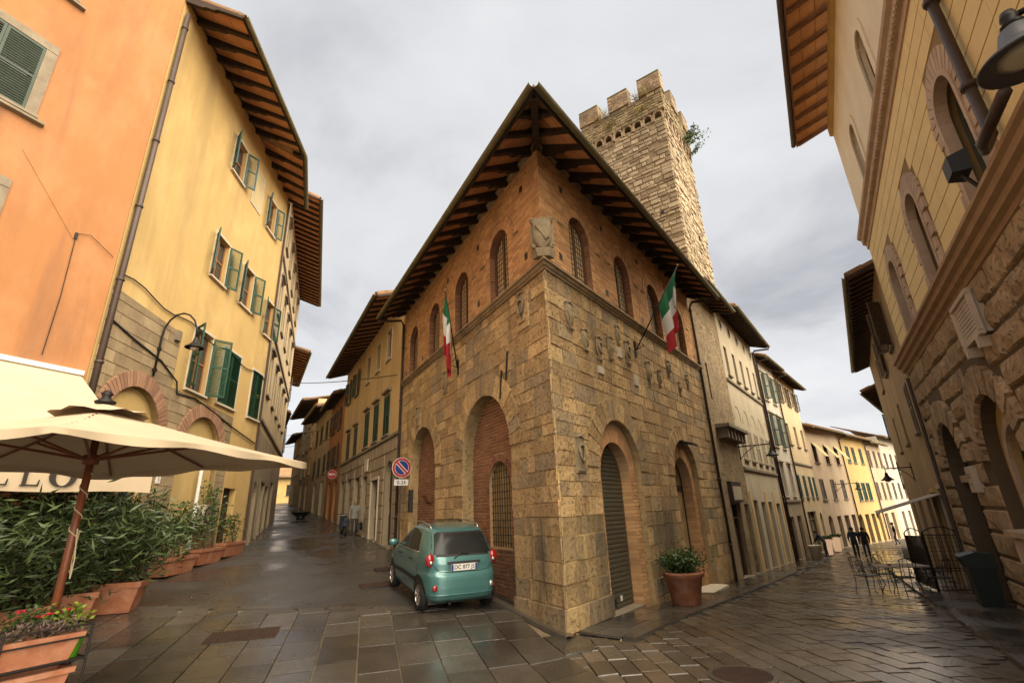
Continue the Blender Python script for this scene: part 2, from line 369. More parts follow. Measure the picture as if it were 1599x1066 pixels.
# ------------------------------------------------------------------ ground level
def lerp1(x, xs, ys): return float(np.interp(x, xs, ys))
C0 = (0.79, 9.77); AZL, AZR = -28.25, 35.85
_dR = (math.sin(R(AZR)), math.cos(R(AZR))); _eP = (math.sin(R(-16.6)), math.cos(R(-16.6)))
def gz(x, y):
    t = x*_eP[0]+y*_eP[1]-9.13
    zl = lerp1(t, [-2.2, -1.8, 0, 2.5, 10, 16, 29, 60, 120], [-.13, -.12, 0, .19, .74, 1.12, 2.02, 4.0, 6.4])
    r = (x-C0[0])*_dR[0]+(y-C0[1])*_dR[1]
    zr = lerp1(r, [-1, 0, 2, 12, 28, 60, 120], [0, 0, -.06, -.60, -1.3, -2.0, -2.4])
    w = min(max((x-.079*y+.1)/1.6+.5, 0), 1); w = w*w*(3-2*w)
    return zl*(1-w)+zr*w

# ------------------------------------------------------------------ building parts
SHC = {}
def shutter_mesh(w, h, pitch, mat):
    k = (round(w, 2), round(h, 2), round(pitch, 3), mat.name)
    if k in SHC: return SHC[k]
    mb = MB(); t = 0.022; s = 0.055
    mb.box(0, s, -t, t, 0, h); mb.box(w-s, w, -t, t, 0, h)
    for z in (0, h/2-s/2, h-s*1.2): mb.box(s, w-s, -t*.98, t*.98, z, z+s*1.2)
    z = s*1.4
    while z < h-s*1.5:
        if abs(z+pitch*.4-h/2) > s:
            mb.hexa([(s, -t*.8, z), (w-s, -t*.8, z), (w-s, t*.8, z+pitch*.55), (s, t*.8, z+pitch*.55),
                     (s, -t*.8, z+.012), (w-s, -t*.8, z+.012), (w-s, t*.8, z+pitch*.55+.012), (s, t*.8, z+pitch*.55+.012)])
        z += pitch
    SHC[k] = mb.mesh('shutter', mat); return SHC[k]
def shutter(parent, fr, u, z, o, w, h, sgn, ang, mat, pitch=0.075):
    """hinged at u; sgn = direction along the wall it reaches; ang = swing out of the wall plane"""
    x = Vector((fr.d.x, fr.d.y, 0))*sgn*math.cos(R(ang)) + Vector((fr.n.x, fr.n.y, 0))*math.sin(R(ang))
    zz = Vector((0, 0, 1)); y = zz.cross(x); p = fr.p(u, z, o)
    mw = Matrix(((x.x, y.x, 0, p[0]), (x.y, y.y, 0, p[1]), (x.z, y.z, 1, p[2]), (0, 0, 0, 1)))
    return obj('shutter', shutter_mesh(w, h, pitch, mat), parent, mw=mw)
def win(parent, fr, c, hw, z0, z1, shut=None, smat=None, trim=None, tw=0.12, sill=True, depth=0.16, ang=14, pitch=0.075, frame=None, pane=None, mull=2, hood=False, o=0.0):
    frame = frame or WOOD_B; s = 0.05; mb = MB()
    f0, f1 = o-depth-.02, o-depth+.03
    for a, b in ((c-hw, c-hw+s), (c+hw-s, c+hw), (c-s/2, c+s/2)): mb.bw(fr, a, b, z0, z1, f0, f1)
    for k in range(mull+1):
        z = z0+(z1-z0-s)*k/mull; mb.bw(fr, c-hw+s, c-s/2, z, z+s, f0+.003, f1-.003); mb.bw(fr, c+s/2, c+hw-s, z, z+s, f0+.003, f1-.003)
    w = mb.build('window', frame, parent)
    g = MB(); g.bw(fr, c-hw+.01, c+hw-.01, z0+.01, z1-.01, o-depth-.05, o-depth-.005); g.build('pane', pane or GLASS, w)
    if trim:
        t = MB(); e = 0.035
        t.bw(fr, c-hw-tw, c-hw, z0, z1, o, o+e, .006); t.bw(fr, c+hw, c+hw+tw, z0, z1, o, o+e, .006); t.bw(fr, c-hw-tw, c+hw+tw, z1, z1+tw, o, o+e+.005, .006)
        t.build('surround', trim, w)
    if hood:
        t = MB(); t.bw(fr, c-hw-tw-.06, c+hw+tw+.06, z1+tw, z1+tw+.14, o, o+.16, .02); t.build('hood', trim or GREYTR, w)
    if sill:
        t = MB(); t.bw(fr, c-hw-tw*1.1, c+hw+tw*1.1, z0-.09, z0, o-depth*.5, o+.11, .01); t.build('sill', trim or GREYTR, w)
    if shut == 'open':
        shutter(parent, fr, c-hw-.02, z0+.01, o+.05, hw, z1-z0-.02, -1, ang, smat, pitch); shutter(parent, fr, c+hw+.02, z0+.01, o+.05, hw, z1-z0-.02, 1, ang, smat, pitch)
    elif shut == 'closed':
        shutter(parent, fr, c-hw, z0+.01, o+.012, hw-.004, z1-z0-.02, 1, 0, smat, pitch); shutter(parent, fr, c+hw, z0+.01, o+.012, hw-.004, z1-z0-.02, -1, 0, smat, pitch)
    elif shut == 'half':
        shutter(parent, fr, c-hw, z0+.01, o+.03, hw, z1-z0-.02, 1, 55, smat, pitch); shutter(parent, fr, c+hw, z0+.01, o+.03, hw, z1-z0-.02, -1, 8, smat, pitch)
    return w
TILC = {}
def eave(parent, fr, u0, u1, zw, over, drop, spacing=0.7, rw=0.11, rh=0.15, gut=True, inner=4.0, soffit=None, wood=None, tiles='stuff', corbel=False, h0=None, h1=None, tsp=0.25, gm=None, tm=None):
    """sloping eaves: rafters, soffit tiles, roof slab, tile ends and gutter. h0/h1: hip tangent at either end"""
    soffit = soffit or SOFFIT; wood = wood or WOOD_D; sl = drop/over
    zo = lambda o: zw - sl*o
    e0 = -over*h0 if h0 else 0.0; e1 = over*h1 if h1 else 0.0
    i0 = inner*h0 if h0 else 0.0; i1 = -inner*h1 if h1 else 0.0
    roof = MB()
    A = [fr.p(u0+i0, zo(-inner)+rh, -inner), fr.p(u1+i1, zo(-inner)+rh, -inner), fr.p(u1+e1, zo(over)+rh, over), fr.p(u0+e0, zo(over)+rh, over)]
    B = [(x, y, z+.09) for x, y, z in A]
    roof.prism(A, B); rf = roof.build('roof', tm or TILE, parent)
    sf = MB(); n = max(2, int((u1+e1-u0-e0)/0.33))
    for i in range(n):
        a = u0+e0+(u1+e1-u0-e0)*i/n; b = u0+e0+(u1+e1-u0-e0)*(i+1)/n
        om = max(0.02, ((u0-a)/h0 if h0 and a < u0 else 0), ((b-u1)/h1 if h1 and b > u1 else 0))
        for k in range(3):
            oa, ob = om+(over-om)*k/3, om+(over-om)*(k+1)/3
            if ob-oa < .02: continue
            sf.hexa([fr.p(a+.006, zo(oa)+rh-.03, oa+.006), fr.p(b-.006, zo(oa)+rh-.03, oa+.006), fr.p(b-.006, zo(ob)+rh-.03, ob-.006), fr.p(a+.006, zo(ob)+rh-.03, ob-.006),
                     fr.p(a+.006, zo(oa)+rh-.006, oa+.006), fr.p(b-.006, zo(oa)+rh-.006, oa+.006), fr.p(b-.006, zo(ob)+rh-.006, ob-.006), fr.p(a+.006, zo(ob)+rh-.006, ob-.006)])
    sf.build('soffit_tile', soffit, parent, kind='stuff')
    cache = {}
    n = max(1, round((u1+e1-u0-e0)/spacing))
    for i in range(n+1):
        u = u0+e0+.06+(u1+e1-u0-e0-.12)*i/n
        om = -0.05
        if h0 and u < u0: om = (u0-u)/h0
        if h1 and u > u1: om = max(om, (u-u1)/h1)
        oe = over-.04
        if oe-om < .15: continue
        k = round(om, 2)
        if k not in cache:
            mb = MB(); w = rw/2
            if corbel and om < 0:
                low = [(-.05, -.16), (over*.30, -.16), (over*.36, -.10), (over*.50, -.10), (over*.56, -.02), (over*.72, 0.0), (oe, .01)]
            elif corbel: low = [(om, -.03), (om+(oe-om)*.6, -.02), (oe, .01)]
            else: low = [(om, 0), (oe-.08, 0), (oe, .05)]
            prof = [(o_, zo(o_)+d_) for o_, d_ in low] + [(oe, zo(oe)+rh-.031), (om, zo(om)+rh-.031)]
            mb.prism([fr.p(-w, z, o_) for o_, z in prof], [fr.p(w, z, o_) for o_, z in prof]); cache[k] = mb.mesh('rafter', wood)
        obj('rafter', cache[k], parent, mw=Matrix.Translation((fr.d.x*u, fr.d.y*u, 0)))
    fb = MB(); fb.add([fr.p(u0+e0, zo(over)+.02, over-.035), fr.p(u1+e1, zo(over)+.02, over-.035), fr.p(u1+e1, zo(over)+.02, over), fr.p(u0+e0, zo(over)+.02, over),
                       fr.p(u0+e0, zo(over)+rh, over-.035), fr.p(u1+e1, zo(over)+rh, over-.035), fr.p(u1+e1, zo(over)+rh, over), fr.p(u0+e0, zo(over)+rh, over)],
                      ((3, 2, 1, 0), (4, 5, 6, 7), (0, 1, 5, 4), (1, 2, 6, 5), (2, 3, 7, 6), (3, 0, 4, 7))); fb.build('fascia', wood, parent)
    if gut:
        g = MB(); ze = zo(over)+rh-.03; rr = .085; rows = []
        for k in range(9):
            a = math.pi*k/8; rows.append([fr.p(u0+e0*1.05, ze-rr*math.sin(a), over+.09-rr*math.cos(a)), fr.p(u1+e1*1.05, ze-rr*math.sin(a), over+.09-rr*math.cos(a))])
        g.grid(rows); g.build('gutter', gm or GUTTER, parent, smooth=True)
    def tile(u, mb):
        rr = .085; ra, rb = [], []
        for k in range(7):
            a = math.pi*k/6
            ra.append(fr.p(u+rr*math.cos(a), zo(over+.07)+rh+.08+rr*math.sin(a), over+.07)); rb.append(fr.p(u+rr*.8*math.cos(a), zo(over-.5)+rh+.08+rr*math.sin(a), over-.5))
        mb.grid([ra, rb]); mb.add(ra, [tuple(range(7))])
    n = int((u1+e1-u0-e0)/tsp)
    if tiles == 'parts':
        mb = MB(); tile(0, mb); me = mb.mesh('roof_tile', tm or TILE, True)
        for i in range(n):
            if h0 and (i+.5)*tsp < .5: continue
            obj('roof_tile', me, rf, mw=Matrix.Translation((fr.d.x*(u0+e0+(i+.5)*tsp), fr.d.y*(u0+e0+(i+.5)*tsp), RNG.uniform(-.012, .012))))
    elif tiles:
        mb = MB()
        for i in range(n): tile(u0+e0+(i+.5)*tsp, mb)
        mb.build('roof_tile', tm or TILE, rf, smooth=True, kind='stuff')
    return rf
def downpipe(parent, fr, u, z0, z1, over=0.0, zg=None, rad=0.055, mat=None, o=0.09, brackets=True):
    mb = MB(); pts = [fr.p(u, z0, o), fr.p(u, z1-.45, o)]
    if over: pts += [fr.p(u, z1-.25, o+.12), fr.p(u, (zg or z1)-.12, over+.05), fr.p(u, (zg or z1)+.02, over+.07)]
    mb.tube(pts, rad, 8)
    if brackets:
        z = z0+1.2
        while z < z1-.6: mb.tube([fr.p(u, z, o), fr.p(u, z+.07, o)], rad*1.3, 8); z += 2.3
    return mb.build('downpipe', mat or PIPE, parent, smooth=True)
def carcass(parent, fr, u0, u1, zb, zt, depth, mat, o=-0.32):
    mb = MB(); e = .012
    mb.prism([fr.p(u0+e, zb, o), fr.p(u1-e, zb, o), fr.p(u1-e, zb, -depth), fr.p(u0+e, zb, -depth)], [fr.p(u0+e, zt, o), fr.p(u1-e, zt, o), fr.p(u1-e, zt, -depth), fr.p(u0+e, zt, -depth)], .5)
    mb.add([fr.p(u0+e, zb, 0), fr.p(u0+e, zb, o), fr.p(u0+e, zt, o), fr.p(u0+e, zt, 0)], [(0, 1, 2, 3)], .5); mb.add([fr.p(u1-e, zb, 0), fr.p(u1-e, zb, o), fr.p(u1-e, zt, o), fr.p(u1-e, zt, 0)], [(0, 1, 2, 3)], .5)
    return mb.build('rear_wall', mat, parent)
def house(name, label, fr, u0, u1, zb, zt, mat, wins=(), doors=(), depth=7.0, over=0.9, drop=0.3, spacing=0.8, string=(), group=None, smat=None, lower=None, zl=None, eavekw=None, trim=None, cat='house', gable=None, uo=0.012):
    """wins: dict(c, hw, z0, z1, ...win kw); doors: dict(c, hw, z1, arch, mat, z0)"""
    x, y = fr.at((u0+u1)/2, -depth/2); t = thing(name, label, cat, (x, y, zb))
    if group: t['group'] = group
    holes = [rect(w['c'], w['hw'], w['z0'], w['z1']) for w in wins]; dh = []
    for d in doors:
        zg = d.get('z0', gz(*fr.at(d['c'], .3))+.03)
        d['zg'] = zg
        dh.append(arch(d['c'], d['hw'], zg, d['z1']-d['hw'], 10) if d.get('arch') else rect(d['c'], d['hw'], zg, d['z1']))
    if zl:
        a = MB(); wall(a, fr, u0+uo, u1-uo, zb, zl, [h for h in holes+dh if max(q[1] for q in h) <= zl]); a.build('lower_wall', lower, t)
        a = MB(); wall(a, fr, u0+uo, u1-uo, zl, zt, [h for h in holes+dh if max(q[1] for q in h) > zl]); a.build('wall', mat, t)
    else:
        a = MB(); wall(a, fr, u0+uo, u1-uo, zb, zt, holes+dh); a.build('wall', mat, t)
    carcass(t, fr, u0, u1, zb, zt, depth, mat)
    for w in wins:
        k = dict(w); k.setdefault('smat', smat); k.setdefault('trim', trim)
        win(t, fr, k.pop('c'), k.pop('hw'), k.pop('z0'), k.pop('z1'), **k)
    for d, h in zip(doors, dh):
        m = MB(); fill(m, fr, h, -.24); dd = m.build('door', d.get('mat', WOOD_D), t)
        zg, c, hw, z1 = d['zg'], d['c'], d['hw'], d['z1']
        if d.get('shop'):
            m = MB(); s = .06
            for a in (c-hw, c+hw-s, c-s/2): m.bw(fr, a, a+s, zg, z1, -.22, -.15)
            m.bw(fr, c-hw, c+hw, z1-.55, z1-.48, -.225, -.155); m.build('frame', d.get('fmat', WOOD_B), dd)
        else:
            m = MB(); 
            for a in (c-hw+.06, c+.04):
                for q in (zg+.15, zg+(z1-zg)*.5): m.bw(fr, a, a+hw-.1, q, q+(z1-zg)*.32, -.235, -.2, .03)
            m.build('panel', d.get('mat', WOOD_D), dd)
        if d.get('trim'):
            m = MB(); tw = .14
            if d.get('arch'): ring(m, fr, h, [(c+(u-c)*(hw+tw)/hw, z if z <= zg+.01 else z1-hw+(z-(z1-hw))*(hw+tw)/hw if z > z1-hw else z) for u, z in h], 0, .05)
            else: m.bw(fr, c-hw-tw, c-hw, zg, z1, 0, .05, .01); m.bw(fr, c+hw, c+hw+tw, zg, z1, 0, .05, .01); m.bw(fr, c-hw-tw, c+hw+tw, z1, z1+tw, 0, .055, .01)
            m.build('surround', d['trim'], dd)
        m = MB(); m.bw(fr, c-hw-.05, c+hw+.05, zg-.25, zg+.01, -.25, .12, .01); m.build('threshold', GREYTR, dd)
    for z in string:
        m = MB(); m.bw(fr, u0+.02, u1-.02, z-.09, z+.09, 0, .09, .03); m.build('string_course', trim or GREYTR, t)
    if over: eave(t, fr, u0+.02, u1-.02, zt-.05, over, drop, spacing, inner=depth*.6, **(eavekw or {}))
    return t
def W_(c, hw, z0, z1, **k): return dict(c=c, hw=hw, z0=z0, z1=z1, **k)
def D_(c, hw, z1, **k): return dict(c=c, hw=hw, z1=z1, **k)
def plaster(name, c, dirt=0.35, **k):
    return surf(name, c, sc3(c, 0.78), var=0.5, scale=0.7, bump=0.22, bscale=45, bdist=0.006, stain=dirt, stain_c=tuple(x*.45+.02 for x in c), sscale=0.85, streak=True, rough=0.92, slo=0.48, patch=(0.30, tuple(min(.85, x*1.12+.05) for x in c), 0.85), fine=0.12, **k)
P_YELLOW = plaster('yellow_plaster', (0.56, 0.38, 0.145), 0.5)
P_ORANGE = plaster('orange_plaster', (0.39, 0.172, 0.066), 0.7)
P_OCHRE  = plaster('ochre_plaster', (0.60, 0.41, 0.19), 0.6)
P_CREAM  = plaster('cream_plaster', (0.56, 0.43, 0.25), 0.3)
P_PALE   = plaster('pale_grey_plaster', (0.50, 0.42, 0.29), 0.4)
P_WHITE  = plaster('white_plaster', (0.54, 0.48, 0.38), 0.35)
P_PINK   = plaster('pink_plaster', (0.49, 0.365, 0.24), 0.35)
P_GOLD   = plaster('golden_plaster', (0.52, 0.36, 0.14), 0.3)
P_BROWN  = plaster('brown_stone_plaster', (0.40, 0.285, 0.16), 0.7)
P_DARK   = plaster('dark_stone_plaster', (0.34, 0.26, 0.165), 0.7)

# ================================================================== corner palazzo
FL = Fr(C0, AZL, -1); FR_ = Fr(C0, AZR, 1)
LL, LR = 11.55, 11.7
def make_palazzo():
    rng = random.Random(3)
    t = thing('corner_palazzo', 'brick and travertine corner palazzo with coats of arms and deep eaves at the fork', 'building', (C0[0], C0[1], 0))
    zc0, zc1, zt = 7.22, 7.42, 10.72
    bwR = [1.87, 4.57, 7.17, 9.8]; bwL = [2.25, 4.95, 7.6, 10.15]; whw, wz0, wzs = .56, 7.5, 8.92
    FACES = ((FL, LL, bwL), (FR_, LR, bwR))
    blocks_all = []; kh = 1.0/math.tan(R(32.05))
    for fr, LEN, cs in FACES:
        left = fr is FL
        # openings in the stone storey (outer outlines)
        big = [arch(3.42, 1.5, -1, 3.55), arch(8.7, 1.45, -1, 3.63)] if left else [arch(3.0, 1.2, -1, 2.97), arch(8.0, 1.18, -1, 2.95)]
        mb = MB(); wall(mb, fr, 0, LEN, -1.2, zc0+.05, big, depth=.42); mb.build('stone_wall', STONE_M, t)
        wh = [arch(c, whw, wz0, wzs) for c in cs]
        mb = MB(); wall(mb, fr, 0, LEN, zc0+.05, zt, wh, depth=.34); mb.build('brick_wall', MORTAR, t)
        # stone blocks
        spec = [(3.42, 3.55, 1.5, .58), (8.7, 3.63, 1.45, .55)] if left else [(3.0, 2.97, 1.2, .52), (8.0, 2.95, 1.18, .45)]
        hol = [arch(c, r+w, z, z) if False else [(c-r, -1)]+[(c-(r+w)*math.cos(i*math.pi/12), z+(r+w)*math.sin(i*math.pi/12)) for i in range(13)]+[(c+r, -1)] for c, z, r, w in spec]
        hol2 = []
        for (c, z, r, w) in spec:
            hol2.append([(c-r, -1.2), (c-r, z-.02)]+[(c-(r+w)*math.cos(i*math.pi/12), z+(r+w)*math.sin(i*math.pi/12)) for i in range(13)]+[(c+r, z-.02), (c+r, -1.2)])
        zs = [-.45, .02, .42, .80, 1.17, 1.62, 1.97]
        zs += zrows(1.97, zc0, .22, .42, rng)[1:]
        for a, b, z0, z1 in rows_blocks(-.045, LEN, zs, .40, .85, hol2, rng, .009):
            blocks_all.append((fr, a, b, z0, z1))
        # voussoirs
        for (c, z, r, w) in spec:
            for poly in voussoirs(fr, c, z, r, r+w, 19 if left else 15, 0, .03, .012, .05):
                m = MB(); m.ext(fr, poly, -.01, .03+RNG.uniform(0, .012)); m.build('voussoir', STONE, t)
    vis = [b for b in blocks_all if b[4] > (-.05)]
    dist = lambda b: (math.hypot(*b[0].at((b[1]+b[2])/2)) + .25*abs((b[3]+b[4])/2-2))/math.sqrt((b[2]-b[1])*(b[4]-b[3]))
    vis.sort(key=dist)
    for i, (fr, a, b, z0, z1) in enumerate(vis[:300]):
        m = MB(); pr = .008+RNG.uniform(0, .016)+(.05 if z1 < .5 else 0)
        m.bw(fr, a, b, z0, z1, -.01, pr, .006, jit=.010); m.build('stone_block', STONE_D if z1 < 2.0 else STONE, t)
    m = MB()
    for fr, a, b, z0, z1 in vis[300:]+[b for b in blocks_all if b[4] <= -.05]:
        m.bw(fr, a, b, z0, z1, -.01, .008+RNG.uniform(0, .016), .006, jit=.009)
    m.build('stone_block', STONE, t, kind='stuff')
    # bricks of the upper storey: real courses, joined
    m = MB()
    for fr, LEN, cs in FACES:
        hol = [[(c-.80, wz0-.1), (c-.80, wzs)]+[(c-.94*math.cos(i*math.pi/10), wzs+.94*math.sin(i*math.pi/10)) for i in range(11)]+[(c+.80, wzs), (c+.80, wz0-.1)] for c in cs]
        put = []
        nz = int((zt-.14-zc1)/.083)
        zs = [zc1+i*(zt-.14-zc1)/nz for i in range(nz+1)]
        for a, b, z0, z1 in rows_blocks(-.02, LEN, zs, .24, .31, hol, rng, .012): m.bw(fr, a, b, z0, z1, -.004, .012+rng.uniform(0, .007), .002)
        for c in cs:
            for s in (-1, 1):                    # jamb bricks
                zz = wz0-.08
                while zz < wzs:
                    a, b = sorted((c+s*whw, c+s*.80)); m.bw(fr, a+.004, b-.004, zz, zz+.071, -.004, .014, .002); zz += .083
            for poly in voussoirs(fr, c, wzs, whw, .80, 26, 0, 0, .006): m.ext(fr, poly, -.004, .016)
            for poly in voussoirs(fr, c, wzs, .815, .925, 20, 0, 0, .006): m.ext(fr, poly, -.004, .026)
    m.build('brick', BRICK, t, kind='stuff')
    for fr, LEN, cs in FACES:
        for c in cs:                              # reveal lining and hood-mould stops
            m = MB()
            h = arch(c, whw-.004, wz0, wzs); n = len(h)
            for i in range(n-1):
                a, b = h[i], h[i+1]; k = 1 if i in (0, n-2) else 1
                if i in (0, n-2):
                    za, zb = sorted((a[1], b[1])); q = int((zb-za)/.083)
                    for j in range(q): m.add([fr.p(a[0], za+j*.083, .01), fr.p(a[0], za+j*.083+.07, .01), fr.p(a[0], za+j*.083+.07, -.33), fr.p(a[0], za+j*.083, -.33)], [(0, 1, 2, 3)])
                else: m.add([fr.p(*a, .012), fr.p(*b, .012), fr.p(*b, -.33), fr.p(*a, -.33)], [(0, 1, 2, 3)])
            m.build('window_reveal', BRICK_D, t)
            for s in (-1, 1):
                a, b = sorted((c+s*.90, c+s*1.16)); m = MB(); m.bw(fr, a, b, wzs-.10, wzs-.05, 0, .05); m.build('arch_stop', CORNICE, t)
            # the window itself
            m = MB(); d0 = -.20
            hi = [(c+(u-c)*.86, wz0+.07 if z == wz0 else (wzs+(z-wzs)*.86 if z > wzs else z)) for u, z in arch(c, whw-.01, wz0, wzs)]
            ho = arch(c, whw-.01, wz0, wzs)
            ring(m, fr, hi, ho, d0-.03, d0+.05); m.bw(fr, c-whw*.86, c+whw*.86, wz0, wz0+.07, d0-.03, d0+.05); m.bw(fr, c-.03, c+.03, wz0+.07, wzs+whw*.86, d0-.028, d0+.045)
            w = m.build('window', WOOD_B, t)
            g = MB(); fill(g, fr, hi, d0); g.build('pane', LEADED, w)
            g = MB(); zz = wz0+.2
            while zz < wzs+.4:
                e = hext(hi, zz)
                if e: g.bw(fr, e[0], e[1], zz-.006, zz+.006, d0, d0+.012)
                zz += .155
            for du in (-.36, -.24, -.13, .13, .24, .36):
                zt_ = wzs+math.sqrt(max(0, (whw*.86)**2-du*du)); g.bw(fr, c+du-.005, c+du+.005, wz0+.07, zt_, d0, d0+.0115)
            g.build('lead_bar', IRON, w)
    # square putlog holes
    for fr, us in ((FR_, [(1.05, 9.95), (3.35, 9.93), (6.0, 9.92), (.78, 7.88), (3.3, 7.8), (5.86, 7.76), (8.5, 7.72), (11.2, 7.75), (8.6, 9.9)]),
                   (FL, [(.85, 9.95), (3.6, 9.7), (.75, 7.95), (3.6, 7.85), (6.3, 7.8), (8.9, 7.75), (11.1, 7.7), (6.2, 9.8)])):
        for u, z in us:
            m = MB(); m.bw(fr, u-.07, u+.07, z-.09, z+.09, -.02, .021); m.build('putlog_hole', BLACKP, t)
    # string cornice and frieze under the eaves
    for fr, LEN, _ in FACES:
        m = MB(); prof = [(0, zc0), (.05, zc0), (.06, zc0+.04), (.10, zc0+.06), (.12, zc0+.11), (.17, zc0+.13), (.17, zc0+.18), (.03, zc1+.03), (0, zc1+.03)]
        m.prism([fr.p(-o*kh, z, o) for o, z in prof], [fr.p(LEN, z, o) for o, z in prof]); m.build('string_cornice', CORNICE, t)
        m = MB(); prof = [(0, zt-.16), (.03, zt-.16), (.05, zt-.08), (.09, zt-.05), (.09, zt), (0, zt)]
        m.prism([fr.p(-o*kh, z, o) for o, z in prof], [fr.p(LEN, z, o) for o, z in prof]); m.build('eaves_moulding', CORNICE, t)
    # roof
    eave(t, FL, 0, LL, 10.72, 1.14, .60, .66, .12, .15, corbel=True, h0=kh, tiles='parts', inner=4.2)
    eave(t, FR_, 0, LR, 10.72, 1.14, .60, .66, .12, .15, corbel=True, h0=kh, tiles='parts', inner=4.2)
    m = MB(); bis = (FL.d+FR_.d).normalized(); tip = Vector(C0)-bis*(1.14/math.sin(R(32.05)))
    a = Vector(C0)+bis*.1
    side = Vector((-bis.y, bis.x))*.08
    m.hexa([(a.x+side.x, a.y+side.y, 10.56), (a.x-side.x, a.y-side.y, 10.56), (tip.x-side.x, tip.y-side.y+.15, 10.1), (tip.x+side.x, tip.y+side.y+.15, 10.1),
            (a.x+side.x, a.y+side.y, 10.82), (a.x-side.x, a.y-side.y, 10.82), (tip.x-side.x, tip.y-side.y+.15, 10.24), (tip.x+side.x, tip.y+side.y+.15, 10.24)]); m.build('hip_rafter', WOOD_D, t)
    m = MB(); a = FL.at(LL, 0); b = FR_.at(LR, 0); c = (Vector(C0)+bis*12)
    A = [FL.p(.3, 0, -.45), FL.p(LL, 0, -.45), FR_.p(LR, 0, -.45), FR_.p(.3, 0, -.45)]
    m.prism([(x, y, -1) for x, y, _ in A], [(x, y, 10.7) for x, y, _ in A]); m.build('rear_wall', STONE_M, t)
    # side returns at the far ends
    for fr, LEN in ((FL, LL), (FR_, LR)):
        m = MB(); m.add([fr.p(LEN, -1, 0), fr.p(LEN, -1, -.6), fr.p(LEN, 10.72, -.6), fr.p(LEN, 10.72, 0)], [(0, 1, 2, 3)]); m.build('end_wall', STONE_M, t)
    downpipe(t, FR_, LR-.12, -.55, 10.5, 1.14, 10.2)
    downpipe(t, FL, LL+.02, .85, 10.5, 1.14, 10.2)
    # ---- left face: blind arches of brick
    def brickfill(fr, hole, o, mat, hol=()):
        m = MB(); zz = min(z for u, z in hole); top = max(z for u, z in hole)
        nz = int((top-zz)/.085)
        for i in range(nz):
            z0, z1 = zz+i*.085, zz+i*.085+.073
            e0 = hext(hole, z0); e1 = hext(hole, z1)
            if not e0 or not e1: continue
            a, b = max(e0[0], e1[0]), min(e0[1], e1[1])
            for (p, q, r, s) in rows_blocks(a, b, [z0, z1], .23, .29, hol, rng, .012): m.bw(fr, p, q, r, s, o-.005, o+.012+rng.uniform(0, .006), .002)
        return m
    for c, r, z in ((3.42, 1.5, 3.55), (8.7, 1.45, 3.63)):
        h = arch(c, r, -.1, z)
        win_h = [arch(3.25, .62, 1.28, 2.72)] if c < 5 else []
        m = MB(); wall(m, FL, 0, 0, 0, 0, win_h, o=-.34, depth=.3, outer=h); m.build('infill_wall', MORTAR, t)
        hol = [[(3.25-.80, 1.28), (3.25-.80, 2.72)]+[(3.25-.80*math.cos(i*math.pi/10), 2.72+.80*math.sin(i*math.pi/10)) for i in range(11)]+[(3.25+.80, 2.72), (3.25+.80, 1.28)]] if win_h else []
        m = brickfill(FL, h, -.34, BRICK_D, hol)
        if win_h:
            for poly in voussoirs(FL, 3.25, 2.72, .62, .80, 22, 0, 0, .007): m.ext(FL, poly, -.345, -.318)
            zz = 1.28
            while zz < 2.7:
                for s in (-1, 1):
                    a, b = sorted((3.25+s*.62, 3.25+s*.80)); m.bw(FL, a+.004, b-.004, zz, zz+.073, -.345, -.32)
                zz += .085
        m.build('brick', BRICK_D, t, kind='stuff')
    g = MB(); fill(g, FL, arch(3.25, .61, 1.28, 2.72), -.60); gw = g.build('window', GLASS, t)
    g = MB()
    for k in range(-4, 5):
        u = 3.25+k*.135; top = 2.72+math.sqrt(max(0, .61**2-(k*.135)**2)); g.tube([FL.p(u, 1.29, -.40), FL.p(u, top, -.40)], .009, 5)
    z = 1.4
    while z < 3.3:
        e_ = hext(arch(3.25, .61, 1.28, 2.72), z)
        if e_: g.tube([FL.p(e_[0], z, -.40), FL.p(e_[1], z, -.40)], .009, 5)
        z += .17
    g.build('grille', IRON, gw)
    # ---- right face: roller shutter and door in brick-lined arches
    def brick_arch(fr, c, r_out, zs, r_in, zi, depth):
        h = arch(c, r_out, -.7, zs); hin = arch(c, r_in, -.7, zi)
        m = MB(); wall(m, fr, 0, 0, 0, 0, [hin], o=-.14, depth=depth, outer=h); m.build('arch_infill', MORTAR, t)
        m = MB()
        for poly in voussoirs(fr, c, zi, r_in, r_out-.03, 30, 0, 0, .007): m.ext(fr, poly, -.145, -.124)
        z = -.68
        while z < zi:
            for s in (-1, 1):
                a, b = sorted((c+s*r_in, c+s*(r_out-.02))); mid = (a+b)/2
                if int(z/.085) % 2: m.bw(fr, a+.004, b-.004, z, z+.073, -.145, -.124, .002)
                else: m.bw(fr, a+.004, mid-.006, z, z+.073, -.145, -.124, .002); m.bw(fr, mid+.006, b-.004, z, z+.073, -.145, -.122, .002)
                x = c+s*(r_in-.004); e = s
                m.add([fr.p(x, z, -.125), fr.p(x, z+.073, -.125), fr.p(x, z+.073, -.14-depth), fr.p(x, z, -.14-depth)], [(0, 1, 2, 3)])
            z += .085
        m.build('brick', BRICK, t, kind='stuff')
    brick_arch(FR_, 2.95, 1.19, 2.97, .84, 2.80, .30)
    brick_arch(FR_, 8.0, 1.17, 2.95, .80, 2.78, .36)
    sh = surf('olive_shutter_steel', (0.125, 0.112, 0.075), (0.085, 0.076, 0.052), var=0.6, scale=3, metal=0.25, rough=0.45, bump=0.1, stain=0.3, stain_c=(0.05, 0.04, 0.03), sscale=2)
    hin = arch(2.95, .83, -.10, 2.80); m = MB(); m.bw(FR_, 2.12, 3.78, -.2, -.06, -.50, -.10, .01); m.build('shutter_sill', GREYTR, t)
    z = -.055; first = None
    base = MB(); fill(base, FR_, hin, -.41); rs = base.build('roller_shutter', sh, t)
